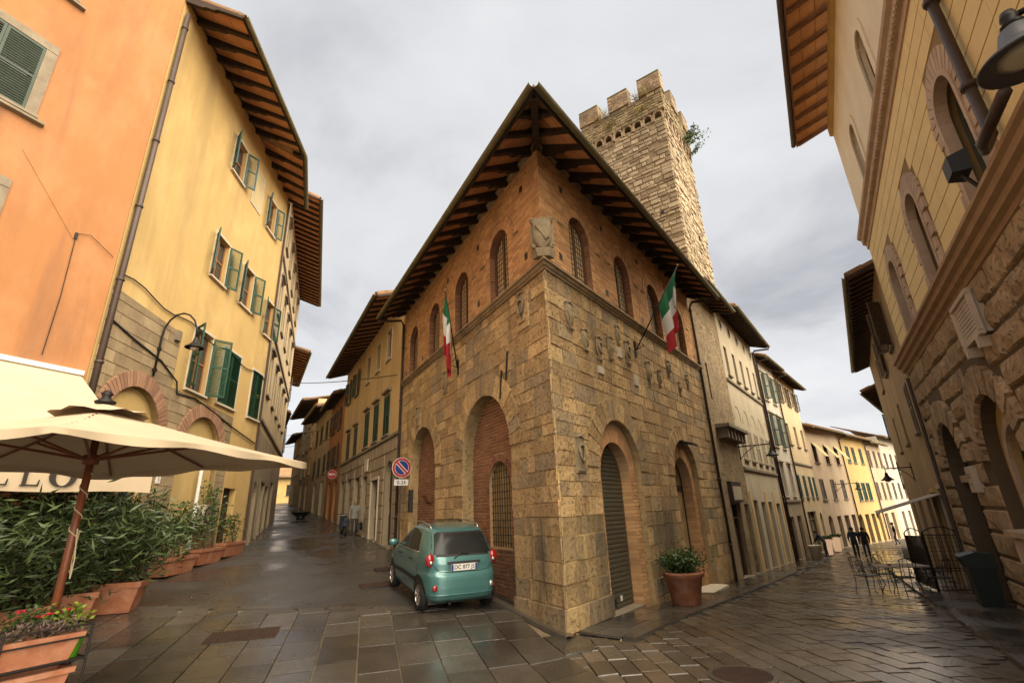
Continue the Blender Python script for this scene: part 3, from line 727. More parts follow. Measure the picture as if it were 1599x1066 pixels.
    while z < 3.6:
        e0, e1 = hext(hin, z), hext(hin, z+.10)
        if e0 and (e1 or z > 3.4):
            e1 = e1 or e0; a, b = max(e0[0], e1[0]), min(e0[1], e1[1])
            if b-a > .1:
                m = MB(); pr = [(0, .003), (.018, .012), (.022, .05), (.018, .088), (0, .098)]
                m.prism([FR_.p(a, z+q, -.405+p) for p, q in pr], [FR_.p(b, z+q, -.405+p) for p, q in pr]); m.build('slat', sh, rs)
        z += .1035
    m = MB(); m.bw(FR_, 2.72, 2.80, .03, .16, -.39, -.36); m.tube([FR_.p(2.76, .03, -.37), FR_.p(2.80, -.03, -.33), FR_.p(2.86, -.02, -.33)], .012, 5); m.build('handle', BLACKP, rs)
    m = MB(); m.bw(FR_, 3.05, 3.14, .08, .19, -.385, -.372); m.build('sticker', WHITEP, rs)
    hd = arch(8.0, .79, -.4, 2.78); m = MB(); fill(m, FR_, hd, -.52); dd = m.build('door', GLASS, t)
    m = MB(); ring(m, FR_, [(8.0+(u-8.0)*.86, z if z <= 2.78 else 2.78+(z-2.78)*.86) for u, z in hd], hd, -.53, -.44); m.bw(FR_, 7.3, 8.7, 2.55, 2.72, -.53, -.42); m.bw(FR_, 7.96, 8.04, -.4, 2.55, -.53, -.43)
    for a in (7.32, 8.04): m.bw(FR_, a, a+.64, -.38, .35, -.52, -.45, .02)
    m.build('frame', WOOD_D, dd)
    m = MB(); m.bw(FR_, 6.9, 9.25, -.62, -.30, -.2, .42, .012); m.build('doorstep', WHITE_S, t)
    # lamp hood over the door
    m = MB(); m.prism([FR_.p(7.75, 4.02, .0), FR_.p(7.75, 4.10, .0), FR_.p(7.75, 3.98, .42), FR_.p(7.75, 3.93, .42)], [FR_.p(8.3, 4.02, .0), FR_.p(8.3, 4.10, .0), FR_.p(8.3, 3.98, .42), FR_.p(8.3, 3.93, .42)]); m.build('floodlight', BLACKP, t)
    # tie rods and small iron
    for u, z in ((1.85, 5.5), (2.2, 5.1)):
        m = MB(); m.tube([FL.p(u, z+.35, .05), FL.p(u+.12, z-.35, .05)], .022, 6); m.build('tie_rod', IRON, t)
    return t
PAL = make_palazzo()

def shield_arms(fr, u, z, w, h, label, style=0, o=.02, base=False):
    """a carved coat of arms: backing slab, bulging shield, crest scrolls, lower ribbon"""
    def pt(x, y, d): return fr.p(u+x, z+y, o+d)
    m = MB(); rows = []; n = 9
    for j in range(n):
        y = h*(.5-j/(n-1)); k = 1-abs(j/(n-1)-.35)*.5
        ww = w*.5*(1.0 if j < 5 else math.cos((j-4)/(n-5)*math.pi/2*.93))
        rows.append([pt(ww*x, y, (.055 if style != 2 else .04)*(1-abs(x)**2.2)*(1-abs(j/(n-1)-.45)**2*1.2)+.012) for x in (-1, -.8, -.5, -.2, 0, .2, .5, .8, 1)])
    m.grid(rows)
    s = m.build('coat_of_arms', SHIELD, PAL, smooth=True, label=label)
    m = MB()
    for sx in (-1, 1):
        pts = [pt(sx*(w*.42+.05*math.cos(a)*(1-a/9)-.02), h*.5+.04*math.sin(a)*(1-a/9), .03) for a in [i*.6 for i in range(9)]]
        m.tube(pts, .02, 6)
    m.tube([pt(-w*.36, h*.5+.02, .03), pt(0, h*.5+.06, .05), pt(w*.36, h*.5+.02, .03)], [.02, .035, .02], 6)
    m.build('crest', SHIELD, s, smooth=True)
    m = MB()
    if style == 0:
        for a in range(3): m.tube([pt(-w*.28+w*.28*a-.02, h*.18, .055), pt(-w*.28+w*.28*a+.03, -h*.05, .065), pt(-w*.2+w*.2*a, -h*.25, .045)], [.02, .024, .012], 5)
    elif style == 1: m.tube([pt(-w*.4, h*.3, .035), pt(0, 0, .065), pt(w*.35, -h*.3, .03)], .025, 6)
    else: m.tube([pt(-w*.3, h*.2, .06), pt(0, h*.28, .09), pt(w*.3, h*.2, .06), pt(w*.2, -h*.15, .08), pt(0, -h*.3, .08), pt(-w*.2, -h*.15, .08), pt(-w*.3, h*.2, .06)], .028, 5)
    m.build('charge', SHIELD, s, smooth=True)
    m = MB(); m.tube([pt(-w*.45, -h*.54, .02), pt(-w*.2, -h*.58, .035), pt(w*.2, -h*.58, .035), pt(w*.45, -h*.54, .02)], .022, 6); m.build('ribbon', SHIELD, s, smooth=True)
    return s
for i, (u, z, w, h) in enumerate([(.93, 6.38, .50, .78), (1.62, 5.95, .42, .62), (2.35, 5.92, .40, .72), (3.05, 6.10, .42, .72), (3.62, 6.62, .36, .62), (4.2, 6.25, .48, .80), (5.7, 5.95, .50, .86), (6.6, 5.95, .38, .60), (7.65, 6.5, .42, .62), (8.55, 5.95, .36, .55), (9.6, 6.4, .34, .6)]):
    shield_arms(FR_, u, z, w*.72, h*.72, 'weathered carved shield set in the travertine wall', i % 3)
shield_arms(FL, 1.03, 6.70, .44, .66, 'small carved shield on a square slab', 2)
shield_arms(FR_, .92, 3.22, .36, .62, 'worn relief panel beside the roller shutter', 2)
shield_arms(FL, 6.3, 6.15, .4, .6, 'worn round-headed carved shield', 1)
shield_arms(FL, 9.2, 5.55, .5, .6, 'weathered carved shield with broken rim', 0)
for u, z, w, h in ((3.62, 6.12, .28, .30), (4.6, 5.52, .30, .34), (2.35, 5.35, .3, .2)):
    m = MB(); m.bw(FR_, u-w/2, u+w/2, z-h/2, z+h/2, 0, .055, .006); m.build('marble_plaque', WHITE_S, PAL)
m = MB(); m.bw(FR_, .72, 1.14, 2.80, 3.66, 0, .05, .02); m.build('relief_panel', SHIELD, PAL)
m = MB(); m.bw(FL, .74, 1.32, 6.12, 7.1, 0, .05, .015); m.build('shield_slab', STONE, PAL)
def corner_shield():
    """large scrolled cartouche that straddles the corner above the cornice"""
    bis = -(FL.d+FR_.d).normalized(); cx, cy = C0[0]+bis.x*.05, C0[1]+bis.y*.05; tx = Vector((-bis.y, bis.x))
    def P(x, z, d): x *= .82; d *= .85; return (cx+tx.x*x+bis.x*d, cy+tx.y*x+bis.y*d, z)
    m = MB(); rows = []; prof = [(7.66, .05), (7.72, .15), (7.82, .22), (7.95, .26), (8.10, .27), (8.24, .25), (8.33, .27), (8.38, .20)]
    for z, w in prof: rows.append([P(w*x, z, .20+.10*(1-abs(x)**2)*math.sin(math.pi*min(1, (z-7.6)/.8))-.10*(abs(x) > .95)) for x in (-1, -.92, -.6, -.3, 0, .3, .6, .92, 1)])
    m.grid(rows); s = m.build('coat_of_arms', SHIELD, PAL, smooth=True, label='large scrolled corner cartouche above the cornice')
    m = MB(); rows = []                              # rough strapwork slab behind the shield
    for z, w in ((7.60, .14), (7.70, .30), (7.80, .27), (7.92, .34), (8.06, .31), (8.20, .35), (8.32, .29), (8.42, .34), (8.50, .20)): rows.append([P(w*x, z, .14-.08*abs(x)) for x in (-1, -.6, 0, .6, 1)])
    m.grid(rows); m.build('strapwork', SHIELD, s)
    for sx in (-1, 1):
        for zz, r0 in ((8.40, .06), (7.72, .05)):
            m = MB(); m.tube([P(sx*(.26+r0*math.cos(a)*(1-a/10)), zz+r0*math.sin(a)*(1-a/10), .15) for a in [i*.55 for i in range(12)]], .028, 6); m.build('scroll', SHIELD, s, smooth=True)
    m = MB(); m.hexa([P(-.19, 8.20, .22), P(-.10, 8.27, .22), P(.19, 7.88, .22), P(.10, 7.80, .22), P(-.18, 8.19, .325), P(-.10, 8.25, .325), P(.17, 7.89, .325), P(.10, 7.82, .325)]); m.build('charge', SHIELD, s)
    m = MB(); m.hexa([P(-.30, 7.44, .02), P(.30, 7.44, .02), P(.34, 7.62, .02), P(-.34, 7.62, .02), P(-.16, 7.44, .24), P(.16, 7.44, .24), P(.20, 7.62, .30), P(-.20, 7.62, .30)]); m.build('corbel', SHIELD, s)
corner_shield()

# ================================================================== tower
def make_tower():
    rng = random.Random(11)
    off = .6; n = Vector((-math.cos(R(AZR)), math.sin(R(AZR)))); P0 = Vector(C0)+n*off+FR_.d*15.97
    S = 5.25; t = thing('stone_tower', 'tall square rubble-stone tower with battlements behind the palazzo roof', 'tower', (P0.x+1, P0.y+3, -.5))
    fa = Fr(P0, AZR, 1)                           # street face
    fb = Fr(P0, AZR-90, -1)                       # face towards the palazzo
    fc = Fr(Vector(P0)+fa.d*S, AZR-90, 1); fd = Fr(Vector(P0)+fb.d*S, AZR, -1)
    zt = 24.3
    m = MB()
    q = [fa.p(.02, -1, -.02), fa.p(S-.02, -1, -.02), fa.p(S-.02, -1, -S+.02), fa.p(.02, -1, -S+.02)]
    m.prism(q, [(x, y, zt) for x, y, z in q], .5); m.build('shaft', TOWERMO, t)
    m = MB(); big = []
    for fr in (fa, fb):
        zs = zrows(9.5, zt-.1, .18, .36, rng)
        for a, b, z0, z1 in rows_blocks(0, S, zs, .34, .62, [], rng, .05):
            if rng.random() < .04: continue
            m.bw(fr, a, b, z0, z1, -.03, .02+rng.uniform(-.02, .045), .02, jit=.02)
    m.build('stone_block', TOWERST, t, kind='stuff')
    # corbel table: little brick arches
    c = MB(); TB = surf('tower_brick', (0.40, 0.29, 0.18), (0.22, 0.15, 0.09), rv=1.0, bump=0.5, bscale=40, stain=0.45, stain_c=(0.08, 0.065, 0.04), sscale=1.2)
    k = 8; w = S/k
    for fr in (fa, fb, fc, fd):
        for i in range(k):
            u = w*(i+.5)
            for poly in voussoirs(fr, u, zt+.15, w*.33, w*.5, 7, 0, 0, .01): c.ext(fr, poly, -.05, .09)
            c.ext(fr, [(u-w*.5, zt-.15), (u-w*.36, zt-.25), (u-w*.33, zt+.15), (u-w*.5, zt+.15)], -.05, .075)
            c.ext(fr, [(u+w*.5, zt-.15), (u+w*.5, zt+.15), (u+w*.33, zt+.15), (u+w*.36, zt-.25)], -.05, .075)
    c.build('corbel_arch', TB, t, kind='stuff')
    p = MB(); A = [(-.09, .09), (S+.09, .09), (S+.09, -S-.09), (-.09, -S-.09)]
    p.prism([fa.p(u, zt+.40, o) for u, o in A], [fa.p(u, 26.25, o) for u, o in A], .4); p.build('parapet', TOWERMO, t)
    m = MB()
    for fr in (fa, fb):
        for a, b, z0, z1 in rows_blocks(-.17, S+.17, zrows(zt+.42, 26.25, .16, .26, rng), .3, .55, [], rng, .04): m.bw(fr, a, b, z0, z1, .07, .10+rng.uniform(0, .06), .02, jit=.02)
    m.build('parapet_block', surf('parapet_rubble', (0.38, 0.29, 0.16), (0.16, 0.12, 0.065), rv=1.0, bump=0.6, bscale=20, stain=0.65, stain_c=(0.055, 0.05, 0.025), sscale=0.9), t, kind='stuff')
    moss = surf('mossy_cap', (0.22, 0.21, 0.055), (0.12, 0.11, 0.035), var=0.9, scale=3, bump=0.6, bscale=30)
    def merlon(fr, u0, u1, ztop):
        mm = MB(); mm.bw(fr, u0, u1, 26.25, ztop, -.40, .19, 0); o_ = mm.build('merlon', TOWERMO, t)
        mm = MB()
        for a, b, z0, z1 in rows_blocks(u0, u1, zrows(26.25, ztop-.1, .10, .16, rng), .22, .34, [], rng, .02): mm.bw(fr, a, b, z0, z1, .18, .21+rng.uniform(0, .02), .006)
        for e_, du in ((u0, -.012), (u1, .012)):
            for z0, z1 in zip(np.arange(26.25, ztop-.2, .14), np.arange(26.37, ztop-.08, .14)):
                mm.add([fr.p(e_+du, z0, .19), fr.p(e_+du, z1, .19), fr.p(e_+du, z1, -.4), fr.p(e_+du, z0, -.4)], [(0, 1, 2, 3)])
        mm.build('brick', TB, o_, kind='stuff')
        mm = MB(); mm.bw(fr, u0-.03, u1+.03, ztop-.005, ztop+.10, -.42, .22, .03); mm.build('cap', moss, o_)
    for fr in (fb,):
        for u0, u1, z in ((-.17, 1.25, 27.55), (1.95, 3.3, 27.45), (4.05, 5.42, 27.4)): merlon(fr, u0, u1, z)
    for u0, u1, z in ((1.75, 2.85, 27.5), (3.9, 5.2, 27.4)): merlon(fa, u0, u1, z)
    for fr in (fc,):
        for u0, u1, z in ((1.6, 2.7, 27.6), (3.9, 5.0, 27.6)): merlon(fr, u0, u1, z)
    for fr, u, z, h in ((fa, 2.3, 22.2, .9), (fa, 1.4, 18.5, .35), (fa, 3.4, 17.2, .3), (fb, 1.0, 17.6, .3), (fa, 3.2, 23.4, .25)):
        mm = MB(); mm.bw(fr, u-.1, u+.1, z, z+h, -.05, .05); mm.build('slit', BLACKP, t)
    return t, fa, fb, fc, S
TOW, TFA, TFB, TFC, TS = make_tower()
def tuft(name, label, pts, mat, n, l, w, spread, grp=None, upw=1.0, cat='plant'):
    m = MB()
    for p in pts:
        for _ in range(n):
            d = (RNG.uniform(-1, 1)*spread, RNG.uniform(-1, 1)*spread, upw*RNG.uniform(.3, 1))
            q = (p[0]+RNG.uniform(-.15, .15), p[1]+RNG.uniform(-.15, .15), p[2]+RNG.uniform(-.05, .05)); m.leaf(q, d, l*RNG.uniform(.5, 1.2), w)
    return tag(m.build(name, mat), label, cat, grp)
for k, (u, z) in enumerate(((.9, 26.3), (1.5, 26.25), (3.5, 26.2), (3.9, 26.1))):
    tuft('grass_tuft', 'dry yellow grass tuft growing on the tower battlement', [TFB.p(u, z-.1, .2)], DRYG, 60, .7, .03, .8, 'grass on the tower top', .6)
for u, z in ((1.3, 25.6), (3.3, 25.5)): tuft('grass_tuft', 'dry yellow grass hanging below a merlon gap of the tower', [TFB.p(u, z, .25)], DRYG, 70, .7, .03, .6, 'hanging grass on the tower', -.8)
def tower_bush():
    t = thing('wall_shrub', 'green shrub sprouting from the street side of the tower parapet', 'shrub', TFA.p(4.2, 24.6, .2))
    m = MB(); lf = MB()
    for i in range(16):
        b = Vector(TFA.p(RNG.uniform(3.6, 5.2), RNG.uniform(23.6, 26.0), .15)); d = Vector((TFA.n.x*RNG.uniform(.3, 1), TFA.n.y*RNG.uniform(.3, 1), RNG.uniform(-.2, .9)))
        e_ = b+d*RNG.uniform(.5, 1.0); m.tube([b, (b+e_)/2+Vector((0, 0, .1)), e_], [.02, .015, .006], 4)
        for _ in range(40):
            q = b+(e_-b)*RNG.uniform(.2, 1.05)+Vector((RNG.uniform(-.25, .25),)*3); lf.leaf(q, (RNG.uniform(-1, 1), RNG.uniform(-1, 1), RNG.uniform(-.6, 1)), .16, .08)
    for i in range(5):
        b = Vector(TFA.p(5.2, 25.6, .2)); e_ = Vector(TFA.p(5.25+i*.15, 26.1+RNG.uniform(-.6, .7), .5+RNG.random()*.8)); m.tube([b, (b+e_)/2+Vector((0, 0, .15)), e_], [.025, .018, .008], 4)
        for _ in range(16): lf.leaf(e_+Vector((RNG.uniform(-.28, .28), RNG.uniform(-.28, .28), RNG.uniform(-.25, .25))), (RNG.uniform(-1, 1), RNG.uniform(-1, 1), RNG.uniform(-1, 1)), .18, .10)
    m.build('branch', STEM, t); lf.build('foliage', LEAF_G, t)
tower_bush()

# ================================================================== ground, streets, paving
def ground_sheet():
    xs = sorted(set([-600, -300, -150, -90]+[-60+i*1.5 for i in range(81)]+[90, 150, 300, 600])); ys = sorted(set([-200, -60, -20]+[-6+i*1.0 for i in range(110)]+[120, 150, 250, 600]))
    m = MB(); m.grid([[(x, y, gz(x, y)-.06) for x in xs] for y in ys], .5); return struct(m.build('ground', GROUND))
ground_sheet()
def sheet(name, pts_rows, mat, lift):
    m = MB(); m.grid([[(x, y, gz(x, y)+lift) for x, y in row] for row in pts_rows], .5); return struct(m.build(name, mat))
fy = Fr((-11.6, 20.6), -6.76, 1)      # yellow house wall
def lerp2(a, b, t): return (a[0]+(b[0]-a[0])*t, a[1]+(b[1]-a[1])*t)
def edge_y(x): return 12.11-.056*(x+9.56)
# left street: asphalt from the paving edge up the hill
rows = []
for i in range(90):
    y = 0+i*.9
    xl, xr = -16-max(0, y-20)*.62, (2.4 if y < 11 else C0[0]-(y-9.77)*.40)
    rows.append([(xl+(xr-xl)*k/24, y) for k in range(25)])
rows = [[(x, max(y, edge_y(x))) for x, y in r] for r in rows if r[0][1] > 11]
sheet('left_street', rows, ASPHALT, -.012)
# bed under the slabs and the right street
rows = [[(-14+(0.9+14)*k/24, 3.5+(edge_y(-14+14.9*k/24)-3.5)*j/16) for k in range(25)] for j in range(17)]
sheet('paving_bed', rows, JOINT, -.030)
FRB = Fr((10.96, 12.18), 31.1, -1)    # right-hand rusticated palace
rows = []
for i in range(80):
    r = -9+i*.95; a = FR_.at(r, .0); 
    w = 12.5 if r < 6 else max(5.0, 12.5-(r-6)*.5)
    rows.append([(a[0]+FR_.n.x*w*k/14+ (0), a[1]+FR_.n.y*w*k/14) for k in range(15)])
sheet('right_street', rows, surf('street_joint', (0.10, 0.078, 0.05), (0.05, 0.038, 0.026), var=0.8, scale=1.5, rough=0.6, rough2=0.2, rscale=0.6, bump=0.4), -.02)

def slabs():
    """big sandstone slabs in bands in front of the fork, each its own piece"""
    bed = bpy.data.objects['paving_bed']; rng = random.Random(5)
    e = Vector(_eP); s = Vector((e.y, -e.x)); n = 0; rest = MB(); lst = []
    for b in range(-18, 14):
        v0, v1 = b*.62, (b+1)*.62; t = 4.2+rng.uniform(0, .6)
        while t < 14.5:
            l = rng.uniform(.55, 1.25); lst.append((v0, v1, t, t+l)); t += l
    cen = lambda q: e*((q[2]+q[3])/2)+s*((q[0]+q[1])/2)
    keep = []
    for q in lst:
        c = cen(q)
        if c.y < 4.0 or c.x < -13.5: continue
        if c.x > .079*c.y+.30: continue
        if c.x > -1.2 and (c-Vector(C0)).dot(FL.n) < .05 and c.y > 9.5: continue
        ne = e*q[2]+s*((q[0]+q[1])/2)
        if ne.y > edge_y(ne.x)-.08: continue
        keep.append(q)
    keep.sort(key=lambda q: cen(q).length)
    for i, q in enumerate(keep):
        v0, v1, t0, t1 = q; j = .017; m = MB() if i < 300 else rest
        cor = [e*t0+s*v0, e*t0+s*v1, e*t1+s*v1, e*t1+s*v0]; cc = cen(q)
        lo = [(p.x, p.y) for p in cor]; lo = [(p[0]+(cc.x-p[0])*j*1.6, p[1]+(cc.y-p[1])*j*1.6) for p in lo]; hi = [(p[0]+(cc.x-p[0])*.012, p[1]+(cc.y-p[1])*.012) for p in lo]
        dz = rng.uniform(-.003, .004); tl = rng.uniform(-.003, .003)
        def top(p, k): y = min(p[1], edge_y(p[0])-.02); return (p[0], y, gz(p[0], y)+dz+tl*(k % 2)+.006)
        m.hexa([(p[0], min(p[1], edge_y(p[0])-.02), gz(*p)-.05) for p in lo]+[top(p, k) for k, p in enumerate(hi)], rng.random())
        if i < 300: m.build('paving_slab', SLAB, bed)
    if rest.v: rest.build('paving_slab', SLAB, bed, kind='stuff')
slabs()
def edging():
    bed = bpy.data.objects['paving_bed']; x = -11.5
    while x < -1.6:
        l = RNG.uniform(.7, 1.2); m = MB(); a, b = x+.01, x+l-.01
        m.hexa([(a, edge_y(a)-.02, gz(a, edge_y(a))-.05), (b, edge_y(b)-.02, gz(b, edge_y(b))-.05), (b, edge_y(b)+.20, gz(b, edge_y(b))-.05), (a, edge_y(a)+.20, gz(a, edge_y(a))-.05),
                (a, edge_y(a)-.02, gz(a, edge_y(a))+.008), (b, edge_y(b)-.02, gz(b, edge_y(b))+.008), (b, edge_y(b)+.20, gz(b, edge_y(b)+.2)+.006), (a, edge_y(a)+.20, gz(a, edge_y(a)+.2)+.006)]); m.build('edge_stone', SLAB, bed); x += l
edging()
def setts():
    """street stones of the right-hand street, courses laid askew"""
    rng = random.Random(9); st = bpy.data.objects['right_street']; a = R(-4); e = Vector((math.sin(a), math.cos(a))); s = Vector((e.y, -e.x)); near = []
    for b in range(-20, 150):
        v0, v1 = b*.30, (b+1)*.30; t = 1.0+rng.uniform(0, .4)
        while t < 48:
            l = rng.uniform(.40, .75); c = e*(t+l/2)+s*((v0+v1)/2)
            r = (c-Vector(C0)).dot(FR_.d); o = (c-Vector(C0)).dot(FR_.n)
            ok = (o > 1.25 or r < .15) and c.x > .079*c.y-.30 and c.y > 3.2
            orb = (c-FRB.P).dot(FRB.n)
            if orb < 1.55 and (c-FRB.P).dot(FRB.d) < 24: ok = False
            if r > 6 and o > max(5.0, 12.5-(r-6)*.5)-.2: ok = False
            if r > 30 and o < 1.25: ok = False
            if ok and r < 38: near.append((c.length, v0, v1, t, t+l))
            t += l
    near.sort(); big = MB()
    for i, (d, v0, v1, t0, t1) in enumerate(near):
        m = MB() if i < 300 else big; cor = [e*t0+s*v0, e*t0+s*v1, e*t1+s*v1, e*t1+s*v0]; cc = sum(cor, Vector((0, 0)))/4; dz = rng.uniform(-.005, .006)-(.012 if cc.x < .079*cc.y+.45 else 0)
        lo = [p+(cc-p)*.035 for p in cor]; hi = [p+(cc-p)*.075 for p in cor]
        m.hexa([(p.x, p.y, gz(p.x, p.y)-.05) for p in lo]+[(p.x, p.y, gz(p.x, p.y)+dz+rng.uniform(-.003, .003)) for p in hi], rng.random())
        if i < 300: m.build('street_stone', SETT, st)
    big.build('street_stone', SETT, st, kind='stuff')
setts()
def sidewalk(name, fr, r0, r1, w, hgt, sl, lab):
    rng = random.Random(4); m = MB(); rows = []
    n = int((r1-r0)/1.0)
    rows = [[(lambda q: (q[0], q[1], gz(*q)+hgt-.012))(fr.at(r0+(r1-r0)*i/n, w*k/3)) for k in range(4)] for i in range(n+1)]
    m.grid(rows, .5)
    m.add([p for i in range(n+1) for p in (fr.p(r0+(r1-r0)*i/n, gz(*fr.at(r0+(r1-r0)*i/n, w))+hgt-.012, w), fr.p(r0+(r1-r0)*i/n, gz(*fr.at(r0+(r1-r0)*i/n, w))-.08, w))], [(2*i, 2*i+2, 2*i+3, 2*i+1) for i in range(n)], .5)
    sw = struct(m.build(name, JOINT)); k = 0; big = MB()
    r = r0
    while r < r1-.2:
        l = rng.uniform(.55, .95); cuts = [0, w*rng.uniform(.3, .7), w-.24]
        for a, b in zip(cuts[:-1], cuts[1:]):
            far = k >= 150; q = big if far else MB(); dz = rng.uniform(-.003, .004); j = .009
            P = lambda u, o: fr.p(u, gz(*fr.at(u, o))+hgt+dz, o)
            B = lambda u, o: fr.p(u, gz(*fr.at(u, o))+hgt-.05, o)
            q.hexa([B(r+j, a+j), B(r+l-j, a+j), B(r+l-j, b-j), B(r+j, b-j), P(r+j*1.6, a+j*1.6), P(r+l-j*1.6, a+j*1.6), P(r+l-j*1.6, b-j*1.6), P(r+j*1.6, b-j*1.6)], rng.random())
            if not far: q.build('paving_slab', SLAB, sw)
            k += 1
        r += l
    r = r0
    while r < r1-.3:
        l = rng.uniform(.9, 1.5); q = MB(); j = .008; dz = .012
        P = lambda u, o, z: fr.p(u, gz(*fr.at(u, o))+z, o)
        q.hexa([P(r+j, w-.23, -.1), P(r+l-j, w-.23, -.1), P(r+l-j, w+.012, -.1), P(r+j, w+.012, -.1), P(r+j, w-.23, hgt+dz-.004), P(r+l-j, w-.23, hgt+dz-.004), P(r+l-j, w, hgt+dz-.012), P(r+j, w, hgt+dz-.012)], rng.random()); q.build('kerb_stone', SLAB, sw); r += l
    if big.v: big.build('paving_slab', SLAB, sw, kind='stuff')
    return sw
sidewalk('pavement', FR_, .25, 40, 1.15, .05, .6, 'a')
sidewalk('pavement', FRB, -9, 24, 1.42, .07, .6, 'b')
# thin granite strip along the left face of the palazzo
m = MB(); m.grid([[(lambda q: (q[0], q[1], gz(*q)+z_))(FL.at(-.2+i*.5, o)) for o, z_ in ((0, .06), (.16, .05), (.18, -.02))] for i in range(24)]); struct(m.build('wall_kerb', SLAB))

# ================================================================== left side: orange, yellow and the houses up the hill
FO = Fr((-10.5, 11.36), 22.44, 1)
def orange_house():
    t = thing('orange_house', 'tall orange plastered house with grey shuttered windows behind the café awning', 'house', (-14, 8, -.3))
    ws = [(-3.35, .74, 11.60, 13.55), (-3.35, .74, 15.55, 17.5), (-3.35, .74, 7.7, 9.5)]
    sh = [rect(-6.3, 1.1, -.2, 3.4), arch(-2.6, .95, -.2, 2.0)]
    m = MB(); wall(m, FO, -14, 0, -1, 24, [rect(*w) for w in ws]+sh); m.build('wall', P_ORANGE, t); carcass(t, FO, -14, 0, -1, 24, 8, P_ORANGE)
    for c, hw, z0, z1 in ws:
        win(t, FO, c, hw, z0, z1, 'closed', GREEN_D, GREYTR, .24, pitch=.07)
        m = MB(); m.bw(FO, c-hw-.42, c+hw+.42, z0-.20, z0-.10, 0, .13, .02); m.build('sill_ledge', GREYTR, t)
    m = MB(); fill(m, FO, sh[0], -.25); d = m.build('shop_window', GLASS, t)
    m = MB()
    for u in (-7.35, -6.3, -5.25): m.bw(FO, u-.04, u+.04, -.2, 3.4, -.24, -.17)
    m.build('frame', WOOD_B, d)
    m = MB(); fill(m, FO, sh[1], -.10); m.build('blind_arch', P_ORANGE, t)
orange_house()
def orange_conduit():
    t = bpy.data.objects['orange_house']
    m = MB(); m.tube([FO.p(-.95, 5.9, .03), FO.p(-.93, 7.4, .03), FO.p(-.98, 9.1, .03)], .010, 5); m.tube([FO.p(-.98, 9.1, .03), FO.p(-.7, 9.2, .04), FO.p(-.1, 8.85, .05)], .008, 5); m.build('conduit', IRON, t)
    m = MB(); m.tube([FO.p(-2.4, 10.6, .02), FO.p(-1.0, 8.9, .02)], .003, 4); m.build('wire', IRON, t)
    m = MB(); m.bw(FO, -1.0, -.94, 8.95, 9.12, 0, .04); m.build('insulator', IRON, t)
orange_conduit()
